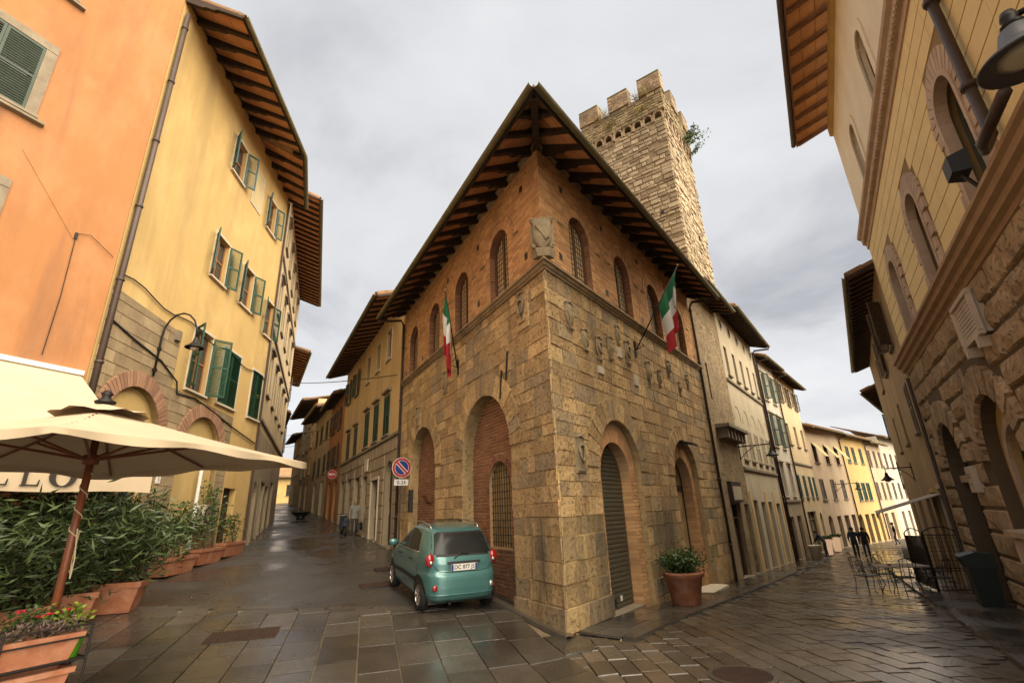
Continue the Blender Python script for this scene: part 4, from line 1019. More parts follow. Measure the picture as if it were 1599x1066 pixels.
def yellow_house():
    rng = random.Random(21)
    t = thing('yellow_house', 'tall yellow plastered house with bright green shutters over bare stone arches', 'house', (-14, 16, .5))
    zb, zt = -.5, 18.8; u0, u1 = -9.28, 1.5
    W1 = [W_(-4.15, .50, 15.55, 17.2, shut='open', ang=38), W_(-.40, .46, 15.3, 16.95, shut='open', ang=30)]
    W2 = [W_(-4.25, .52, 10.75, 12.5, shut='open', ang=32), W_(-1.75, .52, 10.75, 12.5, shut='open', ang=32), W_(.95, .45, 10.4, 12.1, shut='open', ang=20)]
    W3 = [W_(-4.35, .62, 6.42, 8.6, shut='open', ang=48), W_(-2.03, .74, 6.42, 8.6, shut='closed'), W_(.62, .55, 6.42, 8.5, shut='closed')]
    ars = [(-7.25, 1.25, 4.60), (-3.3, 1.36, 4.36)]
    dark = rect(-.45, .55, .6, 3.4)
    holes = [rect(w['c'], w['hw'], w['z0'], w['z1']) for w in W1+W2+W3]
    m = MB(); wall(m, fy, u0, u1, zb, zt, holes+[arch(c, r, zb+.05, z) for c, r, z in ars]+[dark], depth=.28); m.build('wall', P_YELLOW, t); carcass(t, fy, u0, u1, zb, zt, 8, P_YELLOW, o=-.36)
    for i, w in enumerate(W1+W2+W3):
        k = dict(w); win(t, fy, k.pop('c'), k.pop('hw'), k.pop('z0'), k.pop('z1'), smat=GREEN if i > 1 else surf('blue_green_shutter', (0.03, 0.085, 0.07), (0.018, 0.05, 0.042), rough=.5, bump=.08), trim=WHITE_S, tw=.10, frame=WOOD_O, **k)
    m = MB(); fill(m, fy, dark, -.24); m.build('door', WOOD_D, t)
    m = MB(); fill(m, fy, rect(-2.2, .46, 15.5, 17.2), .012); bl = m.build('blind_window', plaster('beige_blind', (0.52, 0.42, 0.22), .3), t)
    m = MB(); ring(m, fy, rect(-2.2, .46, 15.5, 17.2)+[(-2.66, 15.5)], rect(-2.2, .56, 15.38, 17.3)+[(-2.76, 15.38)], 0, .03); m.build('surround', WHITE_S, bl)
    # bare stone zone with brick-ringed arches
    SB = surf('bare_ashlar', (0.36, 0.27, 0.155), (0.22, 0.16, 0.09), var=.6, scale=1.6, rv=.8, bump=.6, bscale=24, bdist=.02, stain=.5, stain_c=(.12, .09, .055), sscale=1.0)
    out = [(-9.2, zb), (-9.2, 8.15), (-5.75, 8.05), (-5.75, 6.25), (-1.15, 6.12), (-1.15, zb)]
    hs = [arch(c, r, zb+.05, z) for c, r, z in ars]
    m = MB(); wall(m, fy, 0, 0, 0, 0, hs, o=.012, depth=.25, outer=out); st = m.build('bare_stone', SB, t)
    hol = [[(c-r-.0, zb), (c-r, z)]+[(c-(r+.46)*math.cos(i*math.pi/12), z+(r+.46)*math.sin(i*math.pi/12)) for i in range(13)]+[(c+r, z), (c+r, zb)] for c, r, z in ars]
    for a, b, z0, z1 in rows_blocks(-9.2, -5.78, zrows(5.2, 8.05, .26, .40, rng), .45, .8, hol, rng, .014)+rows_blocks(-5.7, -1.2, zrows(2.2, 6.1, .26, .40, rng), .45, .8, hol, rng, .014):
        m = MB(); m.bw(fy, a, b, z0, z1, .01, .022+RNG.uniform(0, .01), .006); m.build('stone_block', SB, st)
    BR = surf('rose_brick', (0.36, 0.20, 0.12), (0.22, 0.115, 0.07), rv=1.0, bump=.4, stain=.3, stain_c=(.15, .1, .07))
    for c, r, z in ars:
        for poly in voussoirs(fy, c, z, r, r+.44, 34, 0, 0, .012, .02):
            q = MB(); q.ext(fy, poly, .0, .05+RNG.uniform(0, .008)); q.build('arch_brick', BR, t)
    m = MB(); fill(m, fy, arch(ars[0][0], ars[0][1], zb+.05, ars[0][2]), -.16); fill(m, fy, arch(ars[1][0], ars[1][1], zb+.05, ars[1][2]), -.16); m.build('arch_infill', P_GOLD, t)
    m = MB(); m.bw(fy, -7.9, -6.5, .6, 3.35, -.16, -.10); w = m.build('shop_window', GLASS, t)
    m = MB()
    for u in (-7.95, -7.2, -6.5): m.bw(fy, u, u+.09, .6, 3.4, -.1, -.03)
    m.bw(fy, -7.95, -6.41, 3.3, 3.42, -.1, -.02); m.build('frame', WOOD_B, w)
    m = MB(); m.tube([fy.p(-3.0, .9, .02), fy.p(-3.0, 4.0, .02)], .06, 8); m.build('vent_pipe', WHITEP, t)
    hk = math.tan(R(7.57)); eave(t, fy, u0, -2.7, zt, 1.9, .78, .80, .13, .16, inner=4, tiles='stuff', corbel=True, h1=hk)
    q = Vector(fy.at(-2.7, 0)); f2 = Fr(q, -21.9, 1); eave(t, f2, 0, 4.0, zt, 1.9, .78, .80, .13, .16, inner=3, tiles='stuff', corbel=True, h0=hk)
    downpipe(t, fy, u0+.12, .2, 18.6, 0, rad=.075, o=.12)
    # cables stapled along the facade
    m = MB(); pts = [fy.p(-9.1+i*.52, 8.55+.10*math.sin(i*1.1)-.03*i*.3, .05) for i in range(21)]; m.tube(pts, .022, 5); m.build('cable', BLACKP, t)
    m = MB(); pts = [fy.p(-9.0, 7.25, .05), fy.p(-8.0, 7.05, .06), fy.p(-6.6, 6.85, .05), fy.p(-5.6, 6.45, .06), fy.p(-5.45, 6.1, .05), fy.p(-4.4, 6.2, .05), fy.p(-3.0, 6.02, .05), fy.p(-1.1, 5.7, .05), fy.p(1.2, 5.4, .05)]; m.tube(pts, .028, 5); m.build('cable', BLACKP, t)
    m = MB(); m.bw(fy, -6.15, -5.9, 7.7, 8.05, 0, .12, .01); m.build('junction_box', GREYTR, t)
    m = MB(); m.tube([fy.p(1.35, 1.2, .08), fy.p(1.35, 18.2, .08)], .05, 7); m.build('downpipe', PIPE, t)
yellow_house()
FG = Fr(fy.at(1.5), -21.5, 1)
def ww(cs, rows, hw, **k): return [W_(c, hw, a, b, **k) for c in cs for a, b in rows]
house('cream_house', 'tall cream house with stone-hooded windows after the yellow house', FG, 0.02, 15.6, -.2, 19.4, P_CREAM,
      wins=ww((1.6, 4.4, 7.2, 10.0, 12.8), ((8.0, 10.1), (12.3, 14.3), (16.2, 17.9)), .5, hood=True, trim=GREYTR, smat=BROWN_S)[:],
      doors=[D_(1.8, .7, 3.9, arch=1, mat=WOOD_D), D_(4.6, .9, 4.0, mat=WOOD_D, trim=GREYTR), D_(7.6, .9, 4.0, mat=WOOD_D), D_(10.6, .9, 4.4, mat=WOOD_D)], string=(6.6, 11.0, 15.2), lower=P_DARK, zl=6.2, over=1.5, drop=.5, spacing=.6)
FG2 = Fr(FG.at(15.6), -27.8, 1)
house('narrow_ochre_house', 'narrow ochre house with a stepped-back eave beyond the cream house', FG2, 0.02, 12, .8, 15.2, P_OCHRE, wins=ww((2, 5, 8), ((7, 9), (11, 13)), .5, shut='open', smat=BROWN_S), doors=[D_(3, .8, 5), D_(7, .8, 5.2)], over=1.2, string=(6,))
house('brown_stone_house', 'brown stone house on the left of the hill street', FG2, 12, 30, 1.4, 12.5, P_BROWN, wins=ww((14, 18, 22), ((7, 8.6), (9.8, 11.2)), .5), doors=[D_(16, .9, 5.6)], over=.8)

# right side of the hill street (continues the palazzo's left face)
house('ochre_house', 'ochre house with green shutters and a dark rusticated ground floor beside the palazzo', FL, LL+.12, 26.6, -.3, 11.75, P_OCHRE,
      wins=[W_(c, .44, 9.3, 10.8, trim=WHITE_S, tw=.06) for c in (14.4, 16.7, 19.1)]+[W_(c, .44, 9.3, 10.8, smat=GREEN_D, shut='open') for c in (22.4, 25.0)]
      + [W_(c, .50, 5.62, 7.5, smat=GREEN, shut='closed', hood=True) for c in (14.3, 16.5, 18.7)]+[W_(c, .46, 5.5, 7.2, smat=GREEN_D, shut='closed', hood=True) for c in (21.8, 24.2)],
      doors=[D_(13.35, .62, 4.4, arch=1), D_(15.95, .70, 3.75, trim=WHITE_S, mat=WOOD_D), D_(18.4, .6, 4.1), D_(20.5, .7, 4.2), D_(23.0, .7, 4.3), D_(25.3, .6, 4.3)],
      string=(5.42,), lower=P_DARK, zl=5.35, over=1.3, drop=.42, spacing=.7)
def f1_rust():
    t = bpy.data.objects['ochre_house']; rng = random.Random(8)
    hol = [rect(13.35, .85, -1, 4.7), rect(15.95, .95, -1, 4.0), rect(18.4, .7, -1, 4.2), rect(20.5, .8, -1, 4.3), rect(23, .8, -1, 4.4), rect(25.3, .7, -1, 4.4)]
    for a, b, z0, z1 in rows_blocks(LL+.2, 26.5, [.9, 1.45, 2.0, 2.55, 3.1, 3.65, 4.2, 4.75, 5.3], .7, 1.3, hol, rng, .04):
        m = MB(); m.bw(FL, a, b, z0, z1, -.01, .035, .015); m.build('ashlar_block', P_DARK, t)
f1_rust()
house('salmon_house', 'narrow salmon house up the hill next to the ochre house', FL, 26.6, 33.2, .3, 10.6, P_ORANGE, wins=ww((28.6, 31.4), ((5.6, 7.1), (8.2, 9.7)), .48, smat=BROWN_S, shut='open'), doors=[D_(28.4, .6, 4.6), D_(31.2, .7, 4.6)], over=.8)
FF3 = Fr(FL.at(33.2), -29.6, -1)
house('tan_house', 'tan house with balconies of shutters farther up the hill', FF3, 0.02, 9, .8, 11.0, P_PALE, wins=ww((1.7, 4.5, 7.3), ((5.6, 7.1), (8.4, 9.9)), .5, smat=GREEN_D, shut='closed'), doors=[D_(2, .7, 5), D_(6, .8, 5)], over=1.2)
house('brick_gabled_house', 'tall house with a brown roof that closes the bend of the hill street', FF3, 9, 20, 1.2, 13.4, P_CREAM, wins=ww((11, 14, 17), ((6.2, 7.8), (8.8, 10.4), (11.2, 12.6)), .55, smat=BROWN_S), doors=[D_(12, .7, 5.4), D_(16, .7, 5.6)], over=1.4)
house('far_tan_house', 'far tan house at the top of the hill street', FF3, 20, 28, 1.6, 11.6, P_OCHRE, wins=ww((21.6, 24, 26.4), ((7, 8.4), (9.3, 10.6)), .55, smat=GREEN_D), doors=[D_(24, .8, 6)], over=1.0)
FEND = Fr((-45, 82), 62, 1)
house('small_orange_house', 'small orange house with a tiled roof at the end of the hill street', FEND, 0, 14, 2.5, 9.3, P_GOLD, wins=ww((4, 7.2, 10.5), ((6.0, 7.8),), .6), doors=[D_(8.5, .7, 7, z0=4.7)], over=.7, drop=.4)

# ================================================================== right-hand palace: rusticated ground floor, scored plaster above
def right_palace():
    rng = random.Random(31)
    t = thing('rusticated_palace', 'yellow palace with rough rusticated ground floor and arched stone windows', 'building', (14, 12, -.4))
    RUST = surf('rusticated_block', (0.56, 0.41, 0.245), (0.35, 0.25, 0.14), var=.6, scale=1.6, rv=.7, bump=.9, bscale=14, bdist=.05, pits=.35, pscale=9, stain=.35, stain_c=(.10, .075, .045), sscale=1.0, rough=.95)
    RJ = surf('rustication_joint', (0.13, 0.095, 0.055), (0.08, 0.058, 0.034), bump=.4)
    SCOR = surf('scored_plaster', (0.82, 0.65, 0.32), (0.72, 0.55, 0.25), var=.5, scale=1.0, rv=.35, bump=.2, bscale=60, bdist=.004, stain=.15, stain_c=(.4, .28, .12), rough=.9)
    PINK = surf('rosy_stone', (0.58, 0.44, 0.31), (0.42, 0.31, 0.21), var=.6, scale=3, rv=.5, bump=.5, bscale=40, stain=.25, stain_c=(.2, .14, .09), sscale=2)
    WHT = plaster('pale_upper_plaster', (0.84, 0.75, 0.54), .12)
    ue = 3.65; un = -11.2
    gwh = [(-3.05, 1.22, 2.72), (1.15, 1.12, 2.80), (-7.9, 1.22, 2.72)]
    H0 = [arch(c, r, -.75 if c > 0 else .2, z) for c, r, z in gwh]
    m = MB(); wall(m, FRB, un, ue, -1.2, 5.86, H0, depth=.40); m.build('lower_wall', RJ, t)
    UC = [-6.75, -2.93, .95]; U1 = [arch(c, .58, 6.36, 8.22) for c in UC+[-10.6]]
    m = MB(); wall(m, FRB, un, ue, 5.86, 10.5, U1, depth=.34); m.build('middle_wall', surf('score_groove', (0.30, 0.19, 0.07), (0.22, 0.14, 0.05), bump=.2), t)
    U2 = [arch(c, .46, 11.35, 12.95) for c in (-7.2, -3.35, .45)]
    m = MB(); wall(m, FRB, un, ue, 10.5, 15.85, U2, depth=.3); m.build('upper_wall', WHT, t)
    carcass(t, FRB, un, ue, -1.2, 15.85, 9, WHT, o=-.45)
    # rusticated blocks
    hol = [[(c-r-.02, -1), (c-r-.02, z)]+[(c-(r+.62)*math.cos(i*math.pi/12), z+(r+.62)*math.sin(i*math.pi/12)) for i in range(13)]+[(c+r+.02, z), (c+r+.02, -1)] for c, r, z in gwh]
    zs = [-.75, -.2]+[.28+i*.50 for i in range(12)]; zs[-1] = 5.84
    for a, b, z0, z1 in rows_blocks(-10.5, ue, zs, .75, 1.35, hol, rng, .055):
        m = MB(); n = 3; pr = rng.uniform(.05, .085)
        g = [[FRB.p(a+(b-a)*i/3, z0+(z1-z0)*j/2, -.01+(0 if i in (0, 3) or j in (0, 2) else 0)) for i in range(4)] for j in range(3)]
        c = .035
        ring0 = [(a, z0, 0), (b, z0, 0), (b, z1, 0), (a, z1, 0)]
        us = [a, a+c, (a*2+b)/3, (a+2*b)/3, b-c, b]; zz = [z0, z0+c, (z0+z1)/2, z1-c, z1]
        rows = [[FRB.p(u, z, (-.01 if iu in (0, 5) or iz in (0, 4) else pr*(.62 if iu in (1, 4) or iz in (1, 3) else 1)+rng.uniform(-.022, .022))) for iu, u in enumerate(us)] for iz, z in enumerate(zz)]
        m.grid(rows); m.build('rusticated_block', RUST, t)
    for c, r, z in gwh:
        for poly in voussoirs(FRB, c, z, r, r+.60, 11, 0, 0, .03, .06):
            m = MB(); cu = sum(p[0] for p in poly)/6; cz = sum(p[1] for p in poly)/6
            m.prism([FRB.p(u, zz_, -.01) for u, zz_ in poly], [FRB.p(cu+(u-cu)*.86, cz+(zz_-cz)*.9, .10) for u, zz_ in poly]); m.build('voussoir', RUST, t)
    # ground-floor window and door inside the recesses
    for c, r, z in (gwh[0], gwh[2]):
        h = arch(c, r, .2, z); inn = arch(c-.12, .80, 1.42, 2.55)
        m = MB(); wall(m, FRB, 0, 0, 0, 0, [inn], o=-.24, depth=.2, outer=h); m.build('recess_wall', P_GOLD, t)
        m = MB(); fill(m, FRB, inn, -.44); w = m.build('window', GLASS, t)
        m = MB(); ring(m, FRB, inn, [(c-.12+(u-c+.12)*1.22, zz_ if zz_ <= 2.55 else 2.55+(zz_-2.55)*1.22) for u, zz_ in inn], -.25, -.17); m.build('surround', PINK, w)
        m = MB(); ring(m, FRB, [(c-.12+(u-c+.12)*.88, zz_ if zz_ <= 2.55 else 2.55+(zz_-2.55)*.88) for u, zz_ in inn], inn, -.43, -.36); m.bw(FRB, c-.15, c-.09, 1.42, 3.3, -.43, -.37); m.build('frame', GREEN_D, w)
        m = MB(); m.bw(FRB, c-1.25, c+1.1, 1.26, 1.42, -.3, .22, .03); m.bw(FRB, c-1.0, c-.82, .75, 1.26, -.05, .16, .05); m.bw(FRB, c+.72, c+.9, .75, 1.26, -.05, .16, .05); m.build('sill', PINK, w)
    c, r, z = gwh[1]; h = arch(c, r, -.75, z)
    m = MB(); fill(m, FRB, [(c-r, 2.55)]+[q for q in h if q[1] > 2.55]+[(c+r, 2.55)], -.34); lun = m.build('fanlight', BLACKP, t)
    m = MB(); m.bw(FRB, c-r, c+r, 2.38, 2.60, -.39, -.14, .02); m.build('lintel', PINK, t)
    m = MB(); fill(m, FRB, rect(c, r, -.75, 2.4), -.38); d = m.build('door', WOOD_D, t)
    m = MB()
    for a in (c-r+.12, c+.06):
        for q in (-.45, .55, 1.5): m.bw(FRB, a, a+r-.2, q, q+.75, -.38, -.34, .03)
    m.build('panel', WOOD_D, d)
    # cornice between the storeys
    prof = [(0, 5.78), (.06, 5.80), (.08, 5.88), (.16, 5.92), (.18, 6.02), (.26, 6.06), (.28, 6.16), (.34, 6.20), (.34, 6.27), (.05, 6.34), (0, 6.34)]
    m = MB(); m.prism([FRB.p(un, z, o) for o, z in prof], [FRB.p(ue+.1, z, o) for o, z in prof]); m.build('cornice', surf('brown_cornice', (0.42, 0.29, 0.17), (0.26, 0.17, 0.10), var=.7, scale=3, bump=.3), t)
    # scored plaster panels
    hol = [[(c-.95, 6.3), (c-.95, 8.22)]+[(c-1.03*math.cos(i*math.pi/12), 8.22+1.03*math.sin(i*math.pi/12)) for i in range(13)]+[(c+.95, 8.22), (c+.95, 6.3)] for c in UC]
    zs = [6.36+i*.375 for i in range(11)]+[10.48]; k = 0
    for i in range(len(zs)-1):
        sh = 0 if i % 2 else .5
        for (s0, s1, z0, z1) in [(a_, b_, zs[i], zs[i+1]) for (a_, b_, _, _) in rows_blocks(-10.0, ue, [zs[i], zs[i+1]], 90, 99, hol, rng, 0)]:
            n_ = max(1, round((s1-s0)/1.0))
            for j in range(n_):
                m = MB(); m.bw(FRB, s0+(s1-s0)*j/n_+.004, s0+(s1-s0)*(j+1)/n_-.004, z0+.011, z1-.011, -.005, .014, .003); m.build('plaster_panel', SCOR, t)
    # arched windows of the middle storey: dentate stone ring
    for c in UC:
        z0, zs_ = 6.36, 8.22; h = arch(c, .58, z0, zs_)
        for i, poly in enumerate(voussoirs(FRB, c, zs_, .60, .99, 15, 0, 0, .014)):
            m = MB(); m.ext(FRB, poly, -.005, .06); m.build('voussoir', PINK, t)
        zz_ = z0; i = 0
        while zz_ < zs_-.1:
            for s in (-1, 1):
                ww_ = .92 if i % 2 else .78; a, b = sorted((c+s*.60, c+s*ww_)); m = MB(); m.bw(FRB, a, b, zz_+.012, min(zs_, zz_+.30)-.012, -.005, .06, .01); m.build('quoin', PINK, t)
            zz_ += .31; i += 1
        m = MB(); ring(m, FRB, arch(c, .52, z0, zs_), arch(c, .62, z0, zs_), -.1, .085); m.build('archivolt', PINK, t)
        m = MB(); fill(m, FRB, arch(c, .57, z0, zs_), -.30); w = m.build('window', GLASS, t)
        m = MB(); ring(m, FRB, arch(c, .46, z0, zs_), arch(c, .57, z0, zs_), -.30, -.22); m.bw(FRB, c-.035, c+.035, z0, zs_+.5, -.30, -.23); m.bw(FRB, c-.5, c+.5, zs_-.06, zs_+.02, -.3, -.225); m.build('frame', GREEN_D, w)
        m = MB()
        zq = 7.2
        while zq < 8.7:
            e_ = hext(arch(c, .46, z0, zs_), zq)
            if e_: m.bw(FRB, e_[0], c-.04, zq, zq+.03, -.29, -.245)
            zq += .075
        m.build('louvre', GREEN_D, w)
    # dentil frieze
    m = MB(); prof = [(0, 10.45), (.05, 10.47), (.06, 10.62), (.14, 10.66), (.16, 10.84), (.24, 10.90), (.26, 10.98), (.04, 11.06), (0, 11.06)]
    m.prism([FRB.p(un, z, o) for o, z in prof], [FRB.p(ue+.08, z, o) for o, z in prof]); fz = m.build('frieze', PINK, t)
    m = MB(); m.bw(FRB, 0, .07, 10.64, 10.74, .05, .17); me = m.mesh('dentil', PINK)
    for i in range(95): u = -10+i*.143; obj('dentil', me, fz, mw=Matrix.Translation((FRB.d.x*u, FRB.d.y*u, 0)))
    for c in (-7.2, -3.35, .45):
        m = MB(); ring(m, FRB, arch(c, .46, 11.35, 12.95), arch(c, .72, 11.35, 12.95), -.05, .045); m.build('surround', WHT, t)
        m = MB(); fill(m, FRB, arch(c, .46, 11.35, 12.95), -.22); w = m.build('window', surf('pale_curtain_glass', (0.34, 0.31, 0.26), (0.25, 0.23, 0.19), rough=.15, spec=.6, bump=0), t)
        m = MB(); ring(m, FRB, arch(c, .37, 11.35, 12.95), arch(c, .46, 11.35, 12.95), -.22, -.15); m.bw(FRB, c-.03, c+.03, 11.35, 13.35, -.22, -.16); m.build('frame', WOOD_B, w)
    m = MB(); m.bw(FRB, un, ue+.03, 15.45, 15.86, 0, .12, .03); m.build('eaves_band', P_GOLD, t)
    eave(t, FRB, un, ue, 15.9, 1.25, .42, .82, .13, .17, soffit=surf('orange_soffit', (0.60, 0.29, 0.10), (0.42, 0.19, 0.065), rv=.5, bump=.2), wood=surf('warm_rafter', (0.24, 0.115, 0.05), (0.13, 0.06, 0.028), var=.6, scale=4), gm=PIPE)
    m = MB(); m.tube([FRB.p(-7.95, 16, .14), FRB.p(-7.95, 6.75, .14), FRB.p(-8.05, 6.5, .30), FRB.p(-8.4, 6.42, .42), FRB.p(-9.4, 6.42, .42)], .07, 8)
    for zq in (7.6, 9.3, 11.5, 13.5): m.tube([FRB.p(-7.95, zq, .14), FRB.p(-7.95, zq+.08, .14)], .11, 8)
    m.build('downpipe', PIPE, t, smooth=True)
    m = MB(); m.tube([FRB.p(ue-.05, -.5, .1), FRB.p(ue-.05, 5.7, .1)], .05, 7); m.build('downpipe', PIPE, t)
    # marble tablet with incised lines on two corbels
    m = MB(); c = -4.2; m.bw(FRB, c-.62, c+.62, 4.80, 5.62, 0, .16, .01); pl = m.build('memorial_tablet', WHITE_S, t, label='framed white marble tablet under the cornice')
    m = MB()
    for a, b, z0, z1 in ((c-.66, c+.66, 5.56, 5.66), (c-.66, c+.66, 4.76, 4.84), (c-.66, c-.57, 4.84, 5.56), (c+.57, c+.66, 4.84, 5.56)): m.bw(FRB, a, b, z0, z1, .12, .20, .01)
    m.build('border', WHITE_S, pl)
    for s in (-.42, .42):
        m = MB(); m.ext(FRB, [(c+s-.08, 4.76), (c+s+.08, 4.76), (c+s+.06, 4.56), (c+s-.06, 4.56)], 0, .22); m.build('corbel', WHITE_S, pl)
    m = MB()
    for i in range(8):
        u = c-.45+RNG.uniform(0, .08)
        while u < c+.42:
            l = RNG.uniform(.03, .11); m.bw(FRB, u, u+l, 5.46-i*.075, 5.46-i*.075+.022, .158, .163); u += l+.03
    m.build('incised_line', GREYTR, pl, kind='stuff')
    m = MB(); m.bw(FRB, -.68, -.22, 2.12, 2.72, 0, .17, .01); p2 = m.build('name_plate', WHITE_S, t)
    m = MB()
    for zq in (2.52, 2.46, 2.30): 
        u = -.6
        while u < -.32: l = RNG.uniform(.03, .08); m.bw(FRB, u, u+l, zq, zq+.02, .168, .173); u += l+.02
    m.build('incised_line', GREYTR, p2, kind='stuff')
right_palace()

# old stone house beyond it, then the rest of that side
FH = Fr(FRB.at(3.7), 34.0, -1)
house('rough_stone_house', 'rough brown stone house with a deep timber eave beside the rusticated palace', FH, .02, 17, -1.6, 9.9, P_BROWN,
      wins=[W_(2.2, .5, 7.3, 9.0, shut='open', smat=BROWN_S, ang=50), W_(7, .5, 7.3, 9.0, shut='open', smat=BROWN_S), W_(2.2, .45, 4.2, 5.9, shut='closed', smat=BROWN_S), W_(7, .5, 4.2, 5.9), W_(11.5, .5, 4.2, 5.9), W_(11.5, .5, 7.3, 9.0)],
      doors=[D_(1.3, .55, 2.3, trim=WHITE_S), D_(3.6, .6, 2.2, trim=P_GOLD), D_(6.5, .8, 2.0), D_(10.5, .9, 1.9), D_(14.5, .8, 1.8)], over=.85, drop=.28, spacing=.55)
FH2 = Fr(FH.at(17), 42.0, -1)
house('far_brown_house', 'far brown house on the shaded side of the lower street', FH2, .02, 16, -2.4, 8.6, P_BROWN, wins=ww((2, 5.5, 9), ((2.5, 4.1), (5.4, 7)), .5, smat=GREEN_D, shut='open'), doors=[D_(3, .8, 1.2), D_(8, .8, 1.2)], over=.8)

# ================================================================== left side of the lower street
RUBB = surf('rubble_wall', (0.40, 0.29, 0.155), (0.22, 0.155, 0.085), var=.9, scale=2.6, bump=.9, bscale=9, bdist=.06, pits=.4, pscale=7, stain=.4, stain_c=(.13, .09, .05), sscale=.8)
t = house('rubble_stone_house', 'narrow rubble-stone house between the palazzo and the pale striped palace', FR_, LR+.02, 16.45, -1.2, 11.4, RUBB, wins=[W_(13.0, .14, 6.3, 7.9, sill=False, mull=1)],
      doors=[D_(13.75, .75, 2.05, shop=1, mat=GLASS), D_(15.7, .42, 2.05, mat=GLASS)], over=.85, drop=.3, spacing=.6)
m = MB(); m.bw(FR_, 12.7, 16.3, 5.05, 5.22, 0, .55, .02); m.build('stone_ledge', GREYTR, t)
for u in (12.9, 13.5, 14.1, 14.7, 15.3, 15.9): m = MB(); m.ext(FR_, [(u, 4.65), (u+.18, 4.65), (u+.18, 5.05), (u, 5.05)], 0, .42); m.build('corbel', GREYTR, t)
m = MB(); m.bw(FR_, 12.95, 14.6, 2.12, 2.95, 0, .16, .02); s = m.build('shop_sign', WOOD_D, t); m = MB(); m.bw(FR_, 13.08, 14.47, 2.22, 2.75, .15, .172); m.build('panel', P_PALE, s)
t = house('pale_palace', 'pale grey-cream palace with oval attic windows and tall narrow openings', FR_, 16.45, 25.2, -1.8, 11.75, P_PALE,
      wins=[W_(c, .30, 8.2, 9.75, smat=BROWN_S, tw=.06) for c in (17.4, 19.15, 20.9, 22.65, 24.4)]+[W_(c, .42, 4.05, 5.6, shut='closed', smat=P_PALE, tw=.05, pitch=.1) for c in (17.5, 19.2, 20.9, 22.6, 24.3)],
      doors=[D_(17.5, .7, 2.2, shop=1, mat=GLASS), D_(19.5, .5, 2.1, shop=1, mat=GLASS), D_(21.3, .55, 2.1, mat=WOOD_D), D_(23.6, .6, 2.0, mat=WOOD_D)], string=(7.85, 3.6), over=1.0, drop=.35, spacing=.4)
for c in (17.3, 19.1, 20.9, 22.7, 24.5):
    m = MB(); m.ext(FR_, [(c+.24*math.cos(a), 11.0+.30*math.sin(a)) for a in [i*math.pi/8 for i in range(16)]], -.02, .02); o_ = m.build('oval_window', GLASS, t)
    h = [(c+.24*math.cos(i*math.pi/8), 11.0+.30*math.sin(i*math.pi/8)) for i in range(17)]; m = MB(); ring(m, FR_, h, [(c+(u-c)*1.3, 11+(z-11)*1.25) for u, z in h], 0, .035); m.build('surround', P_PALE, o_)
    m = MB(); h = arch(c, .62, 5.9, 6.0, 10); ring(m, FR_, h, arch(c, .70, 5.9, 6.0, 10), 0, .02); m.build('blind_arch', P_PALE, t)
downpipe(t, FR_, 25.1, -1.2, 11.6, 1.0, 11.4)
m = MB()
for u in (16.6, 20.1, 22.3, 24.7): m.bw(FR_, u, u+.5, -1.6, 2.6, .0, .04, .01)
m.build('pilaster_strip', P_OCHRE, t, kind='stuff')
FD = Fr(FR_.at(25.0), 39.0, 1)
t = house('white_house', 'narrow white house with dark green shutters between the pale palace and the cream house', FD, .5, 5.3, -2, 11.2, P_WHITE, wins=ww((1.8, 4.0), ((8.4, 10.1), (5.4, 7.4)), .48, smat=GREEN_D, shut='half', hood=True, trim=WHITE_S)+ww((1.8, 4.0), ((2.4, 4.3),), .45, trim=WHITE_S, hood=True),
      doors=[D_(1.7, .6, 1.2, mat=GLASS, shop=1), D_(3.9, .6, 1.2, mat=GLASS, shop=1)], string=(2.1,), lower=P_DARK, zl=1.9, over=.7)
downpipe(t, FD, .6, -1.3, 11.0, .7, 10.9)
t = house('cream_shuttered_house', 'cream house with three rows of shuttered windows and a glass shopfront', FD, 5.3, 12.9, -2.2, 11.0, P_CREAM, wins=ww((6.6, 9.2, 11.8), ((9.0, 10.4),), .42, smat=BROWN_S, shut='open')+ww((6.6, 9.2, 11.8), ((5.9, 7.4),), .44, smat=GREEN_D)+ww((6.3, 8.3, 10.4, 12.1), ((2.3, 3.8),), .40, smat=GREEN, shut='closed'),
      doors=[D_(8.4, 1.6, 1.35, mat=surf('pale_green_glass', (.16, .19, .13), (.11, .13, .09), rough=.1, spec=.6, bump=0), shop=1), D_(11.9, .55, 1.2, arch=1)], over=.75, string=(4.6,))
downpipe(t, FD, 5.4, -1.4, 10.8, .75, 10.7)
FE = Fr(FD.at(12.9), 48.0, 1)
def flap(t, fr, c, hw, z1):
    m = MB(); A = [fr.p(c-hw, z1, .04), fr.p(c+hw, z1, .04), fr.p(c+hw, z1-1.15, .85), fr.p(c-hw, z1-1.15, .85)]; m.prism(A, [(x, y, z+.03) for x, y, z in A]); m.build('tilted_blind', surf('straw_blind', (.46, .40, .20), (.34, .29, .14), rough=.9), t)
t = house('blind_windowed_house', 'cream-pink house with tilted straw blinds on its top windows', FE, .02, 8.3, -2.3, 7.95, P_PINK, wins=ww((1.5, 4.3, 7.0), ((5.0, 6.6),), .45)+ww((1.3, 3.9, 6.6), ((2.1, 3.7),), .45, smat=BROWN_S, shut='closed'), doors=[D_(1.4, .5, .9, arch=1), D_(3.6, .5, .8), D_(5.5, .6, .8), D_(7.4, .55, .8)], over=.7)
for c in (1.5, 4.3, 7.0): flap(t, FE, c, .5, 6.55)
